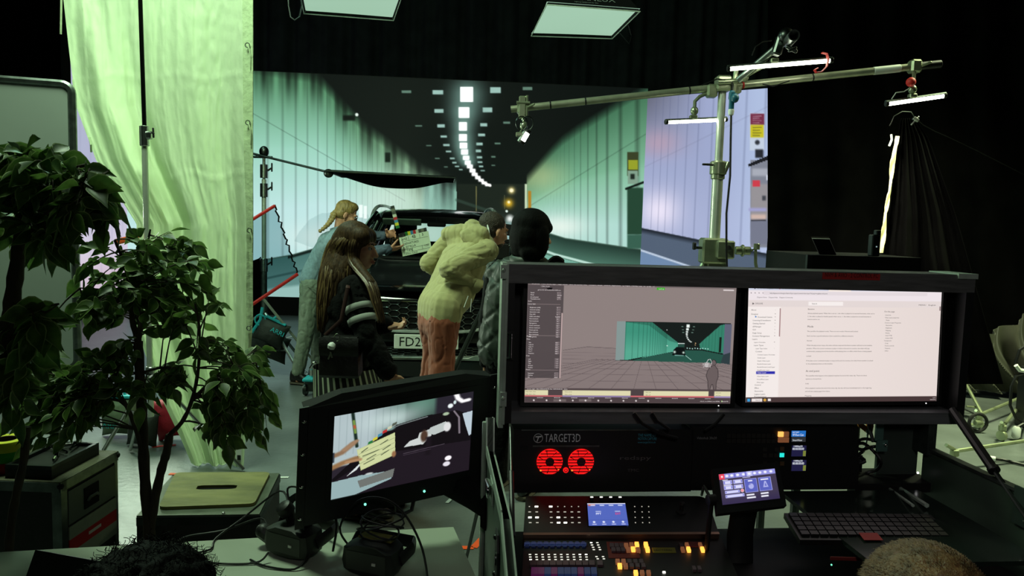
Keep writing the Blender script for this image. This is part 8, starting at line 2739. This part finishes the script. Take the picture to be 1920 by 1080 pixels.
M_QUILT = mat('quilted_nylon', (38, 48, 40), .5, var=.15, bump=.1, bscale=30)
mb = MB()
torso(mb, [hip - V(0, 0, .02), hip.lerp(ch, .5), ch, P(988, 512, 4.13)], [.135, .135, .135, .095], ax, [.09, .085, .095, .09])
mb.cap(sR, sL, .085)
jk = grown('quilted_jacket', mb, M_QUILT, pD, .009, 5)
for v_ in jk.data.vertices:
    c = v_.co
    a_, b_ = (c.x * 7 + c.z * 7), (c.x * 7 - c.z * 7)
    g_ = min(abs((a_ % 1) - .5), abs((b_ % 1) - .5))
    v_.co = c + v_.normal * (.010 * (min(g_, .16) / .16) ** .6 + .004 * noise.noise(c * 22) - .010)
jk.data.update()
for s, e_, w_ in ((sR, eR, wR), (sL, eL, wL)):
    mb = MB(); mb.chain([s, s.lerp(e_, .5), e_, w_], [.075, .068, .06, .046]); grown('sleeve', mb, M_JKB, pD, .009, 4, (.009, 10, (1, 1, .7)))
mb = MB(); mb.tube([nk + ax * (.085 * math.cos(a)) + f_ * (.075 * math.sin(a)) + V(0, 0, .0 + .012 * math.sin(a)) for a in np.linspace(0, 6.28, 21)[:-1]], [(.032, .018)] * 20, 8, closed=True); mb.build('collar', M_QUILT, jk, 60)
mb = MB(); mb.sheet(lambda s, q_: P(1030 + 26 * s, 490 + 30 * q_ - 8 * math.sin(math.pi * s), 4.0 + .1 * q_), 8, 8, .012); mb.build('lapel', M_JKB, jk, 60)
mb = MB(); torso(mb, [hip, hip - V(0, 0, .06)], [.112, .112], ax, [.07, .07]); mb.chain([hR, kR, aR], [.105, .08, .07]); mb.chain([hL, kL, aL], [.105, .08, .07]); grown('trousers', mb, M_JKB, pD, .010, 3, (.008, 9, (1, 1, .8)))
shoe(pD, aR, (.35, .94), M_BOOT, M_SOLE, name='shoe'); shoe(pD, aL, (.35, .94), M_BOOT, M_SOLE, name='shoe')
mb = MB()
mb.ell(w(0, -.012, .052), (.102, .114, .098), RH); mb.ell(w(0, -.045, -.02), (.108, .085, .125), RH); mb.ell(w(0, .065, .045), (.075, .05, .042), RH)
for k in (-1, 1):
    mb.ell(w(k * .085, .015, -.035), (.030, .055, .105), RH)
    mb.ell(w(k * .07, -.03, -.10), (.045, .065, .05), RH)
grown('hair', mb, M_BLACKH, pD, .008, 7)

# ---------------------------------------------------------------- the driver behind the windscreen
pE = person('person sitting in the driver seat of the car, face lowered behind the windscreen', CARM @ V(-.37, 2.45, 0))
hd = P(745, 450, 8.42)
RH = frame3((.1, -1, -.25), (0, -.1, 1))
mb = MB()
w = add_head(mb, hd, RH)
sh = CARM @ V(-.37, 2.52, 1.13)
mb.cap(w(0, -.03, -.06), sh + V(0, 0, .05), .05, .055)
hipE = CARM @ V(-.37, 2.42, .96)
axE = (CARM.to_3x3() @ V(1, 0, 0))
torso(mb, [hipE, sh - V(0, 0, .05)], [.11, .10], axE, [.06, .08])
s1, s2 = sh + axE * .17, sh - axE * .17
e1, e2 = CARM @ V(-.13, 2.2, 1.0), CARM @ V(-.61, 2.2, 1.0)
g1, g2 = CARM @ V(-.2, 1.88, 1.10), CARM @ V(-.53, 1.88, 1.10)
mb.chain([s1, e1, g1], [.045, .036, .026]); mb.chain([s2, e2, g2], [.045, .036, .026])
fE = CARM.to_3x3() @ V(0, -1, 0)
for sg in (1, -1):
    h0, k0 = hipE + axE * .09 * sg, CARM @ V(-.37 + .12 * sg, 1.95, .98)
    mb.chain([h0, k0, CARM @ V(-.37 + .1 * sg, 1.62, .56)], [.075, .055, .04])
add_hand(mb, g1, (-.3, -.7, .5), (-.4, -.4, -.6), (-.6, .3, .6), .9); add_hand(mb, g2, (.3, -.7, .5), (.4, -.4, -.6), (.6, .3, .6), .9)
grown('body', mb, M_SKIN, pE, .008, 3)
face_parts(w, RH, pE, 1.0, (24, 18, 14))
mb = MB(); torso(mb, [hipE, sh - V(0, 0, .04)], [.125, .12], axE, [.07, .085]); mb.cap(s1, s2, .07); mb.chain([s1, e1, g1.lerp(e1, .15)], [.066, .055, .042]); mb.chain([s2, e2, g2.lerp(e2, .15)], [.066, .055, .042]); grown('dark_top', mb, M_JKB, pE, .010, 3)
mb = MB(); mb.ell(w(0, -.024, .044), (.086, .098, .085), RH); mb.ell(w(0, -.05, -.01), (.084, .07, .08), RH); grown('hair', mb, M_BLACKH, pE, .009, 2)

# ---------------------------------------------------------------- curly head at the bottom left
pF = person('person with curly black hair at the bottom left beside the table', P(285, 1090, 1.2))
hd = P(285, 1160, 1.24)
RH = frame3((.15, 1, -.2), (0, .1, 1))
mb = MB()
w = add_head(mb, hd, RH)
nk = hd + V(0, -.05, -.2)
mb.cap(w(0, -.03, -.06), nk, .055, .06)
axF = V(1, -.1, 0)
torso(mb, [nk - V(.0, .0, .55), nk - V(0, 0, .3), nk - V(0, 0, .1)], [.12, .12, .09], axF, [.07, .08, .08])
for k in (-1, 1):
    s = nk + axF * (.18 * k) - V(0, 0, .08)
    e_ = s + V(.05 * k, .08, -.28); g = e_ + V(-.06 * k, .24, .0)
    mb.chain([s, e_, g], [.05, .042, .03]); add_hand(mb, g, (0, 1, .05), (0, 0, -1), (-k, 0, 0), .4)
grown('body', mb, M_SKIN2, pF, .008, 3)
face_parts(w, RH, pF)
mb = MB(); torso(mb, [nk - V(.0, .0, .55), nk - V(0, 0, .3), nk - V(0, 0, .1)], [.135, .135, .105], axF, [.075, .085, .085]); mb.cap(nk + axF * .18 - V(0, 0, .08), nk - axF * .18 - V(0, 0, .08), .07); grown('dark_jumper', mb, M_JKB, pF, .010, 4)
mb = MB(); mb.ell(w(0, -.02, .05), (.112, .118, .082), RH); mb.ell(w(0, -.05, -.03), (.108, .09, .09), RH)
hr = grown('hair', mb, M_BLACKH, pF, .007, 1, (.009, 45, (1, 1, 1)))
rng = random.Random(3)
mb = MB()
for k in range(1500):
    a, b = rng.uniform(0, 6.28), math.acos(rng.uniform(-.5, 1))
    n_ = V(math.sin(b) * math.cos(a), math.sin(b) * math.sin(a), math.cos(b))
    p = w(0, -.02, .03) + V(n_.x * .106, n_.y * .112, n_.z * .092)
    u_ = n_.orthogonal().normalized(); v_ = n_.cross(u_)
    r, ln, ph = rng.uniform(.003, .008), rng.uniform(.008, .034), rng.uniform(0, 6)
    dr = (n_ + V(rng.uniform(-.7, .7), rng.uniform(-.7, .7), rng.uniform(-.5, .4))).normalized()
    mb.tube([p + dr * (ln * s) + u_ * (r * math.cos(ph + 7 * s)) + v_ * (r * math.sin(ph + 7 * s)) for s in np.linspace(0, 1, 9)], .0006, 3, cap=False)
mb.build('curls', M_BLACKH, hr, 0)

# ---------------------------------------------------------------- short haired head at the bottom right
pG = person('person with short light brown hair at the bottom right by the keyboard', P(1730, 1090, 1.02))
hd = P(1728, 1190, 1.05)
RH = frame3((-.05, 1, -.35), (0, .3, 1))
mb = MB()
w = add_head(mb, hd, RH, 1.03)
nk = hd + V(0, -.08, -.19)
mb.cap(w(0, -.03, -.06), nk, .058, .062)
axF = V(1, .05, 0)
torso(mb, [nk - V(.0, .0, .55), nk - V(0, 0, .3), nk - V(0, 0, .1)], [.12, .12, .09], axF, [.08, .09, .09])
for k in (-1, 1):
    s = nk + axF * (.19 * k) - V(0, 0, .08)
    e_ = s + V(.06 * k, -.02, -.28); g = e_ + V(-.10 * k, .09, .02)
    mb.chain([s, e_, g], [.052, .044, .03]); add_hand(mb, g, (0, 1, .0), (0, 0, -1), (-k, 0, 0), .4)
grown('body', mb, M_SKIN, pG, .008, 3)
face_parts(w, RH, pG, 1.03)
mb = MB(); torso(mb, [nk - V(.0, .0, .55), nk - V(0, 0, .3), nk - V(0, 0, .1)], [.135, .135, .105], axF, [.085, .095, .095]); mb.cap(nk + axF * .19 - V(0, 0, .08), nk - axF * .19 - V(0, 0, .08), .075); grown('dark_jumper', mb, M_JKB, pG, .010, 4)
M_LBR = mat('light_brown_hair', (112, 84, 52), .5, var=.4, scale=40, bump=.4, bscale=120)
mb = MB(); mb.ell(w(0, -.02, .045), (.085, .102, .088), RH); mb.ell(w(0, -.05, .0), (.081, .07, .07), RH)
hr = grown('hair', mb, M_LBR, pG, .007, 3, (.003, 50, (1, 1, 1)))
mb = MB()
for k in range(5200):
    a, b = rng.uniform(0, 6.28), math.acos(rng.uniform(-.1, 1))
    n_ = V(math.sin(b) * math.cos(a), math.sin(b) * math.sin(a), math.cos(b))
    p = w(0, -.02, .045) + RH @ V(n_.x * .084, n_.y * .101, n_.z * .087)
    dr = (RH @ n_ * .45 + RH @ V(rng.uniform(-.2, .2) + .35, 1.2, .1) + V(rng.uniform(-.2, .2), 0, 0)).normalized()
    ln = rng.uniform(.009, .017)
    mb.tube([p, p + dr * ln * .5, p + dr * ln - V(0, 0, .002)], [.0005, .0004, .0002], 3, cap=False)
mb.build('strands', M_LBR, hr, 0)

# ---------------------------------------------------------------- film camera on a tripod between the crew
t = thing('film_camera', 'black film camera with small monitor on a tripod, glimpsed between the hoodie and the bob', 'camera', V(P(938, 470, 5.6).x, 5.6, 0))
q = P(938, 470, 5.6)
mb = MB(); mb.box(q, (.14, .24, .13), bev=.015); mb.build('body', M_BLACK, t)
mb = MB(); mb.cyl(q + V(0, .12, 0), q + V(-.02, .3, 0), .045); mb.box(q + V(-.02, .32, 0), (.13, .06, .1), bev=.01); mb.build('lens', M_BLACK, t)
mb = MB(); mb.tube([q + V(-.06, -.1, .065), q + V(-.06, -.06, .12), q + V(-.06, .1, .12), q + V(-.06, .12, .065)], .012, 8); mb.build('top_handle', M_BLACK, t)
mb = MB(); mb.box(P(945, 430, 5.55), (.13, .02, .085), Matrix.Rotation(.1, 3, 'Y'), .006); mb.tube([P(938, 445, 5.56), P(940, 460, 5.56)], .01, 8); mb.build('monitor', M_BLACK, t)
mb = MB(); mb.box(P(936, 452, 5.5), (.22, .03, .03), bev=.005); mb.tube([P(915, 470, 5.5), P(935, 466, 5.5), P(958, 460, 5.5)], .012, 8); mb.build('rail', M_STEEL, t)
mb = MB(); mb.box(P(915, 478, 5.45), (.05, .03, .02)); mb.box(P(922, 484, 5.45), (.06, .03, .012)); mb.build('white_fitting', M_WHITE, t)
mb = MB(); mb.lathe([(.05, -.12), (.06, -.1), (.06, -.02), (.04, 0)], q - V(0, 0, .065)); mb.build('tripod_head', M_BLACK, t)
for a in (60, 180, 300):
    mb = MB(); mb.tube([q - V(0, 0, .17), V(q.x + .5 * math.cos(math.radians(a)), q.y + .5 * math.sin(math.radians(a)), .015)], .02, 8); mb.build('leg', M_STEEL, t)
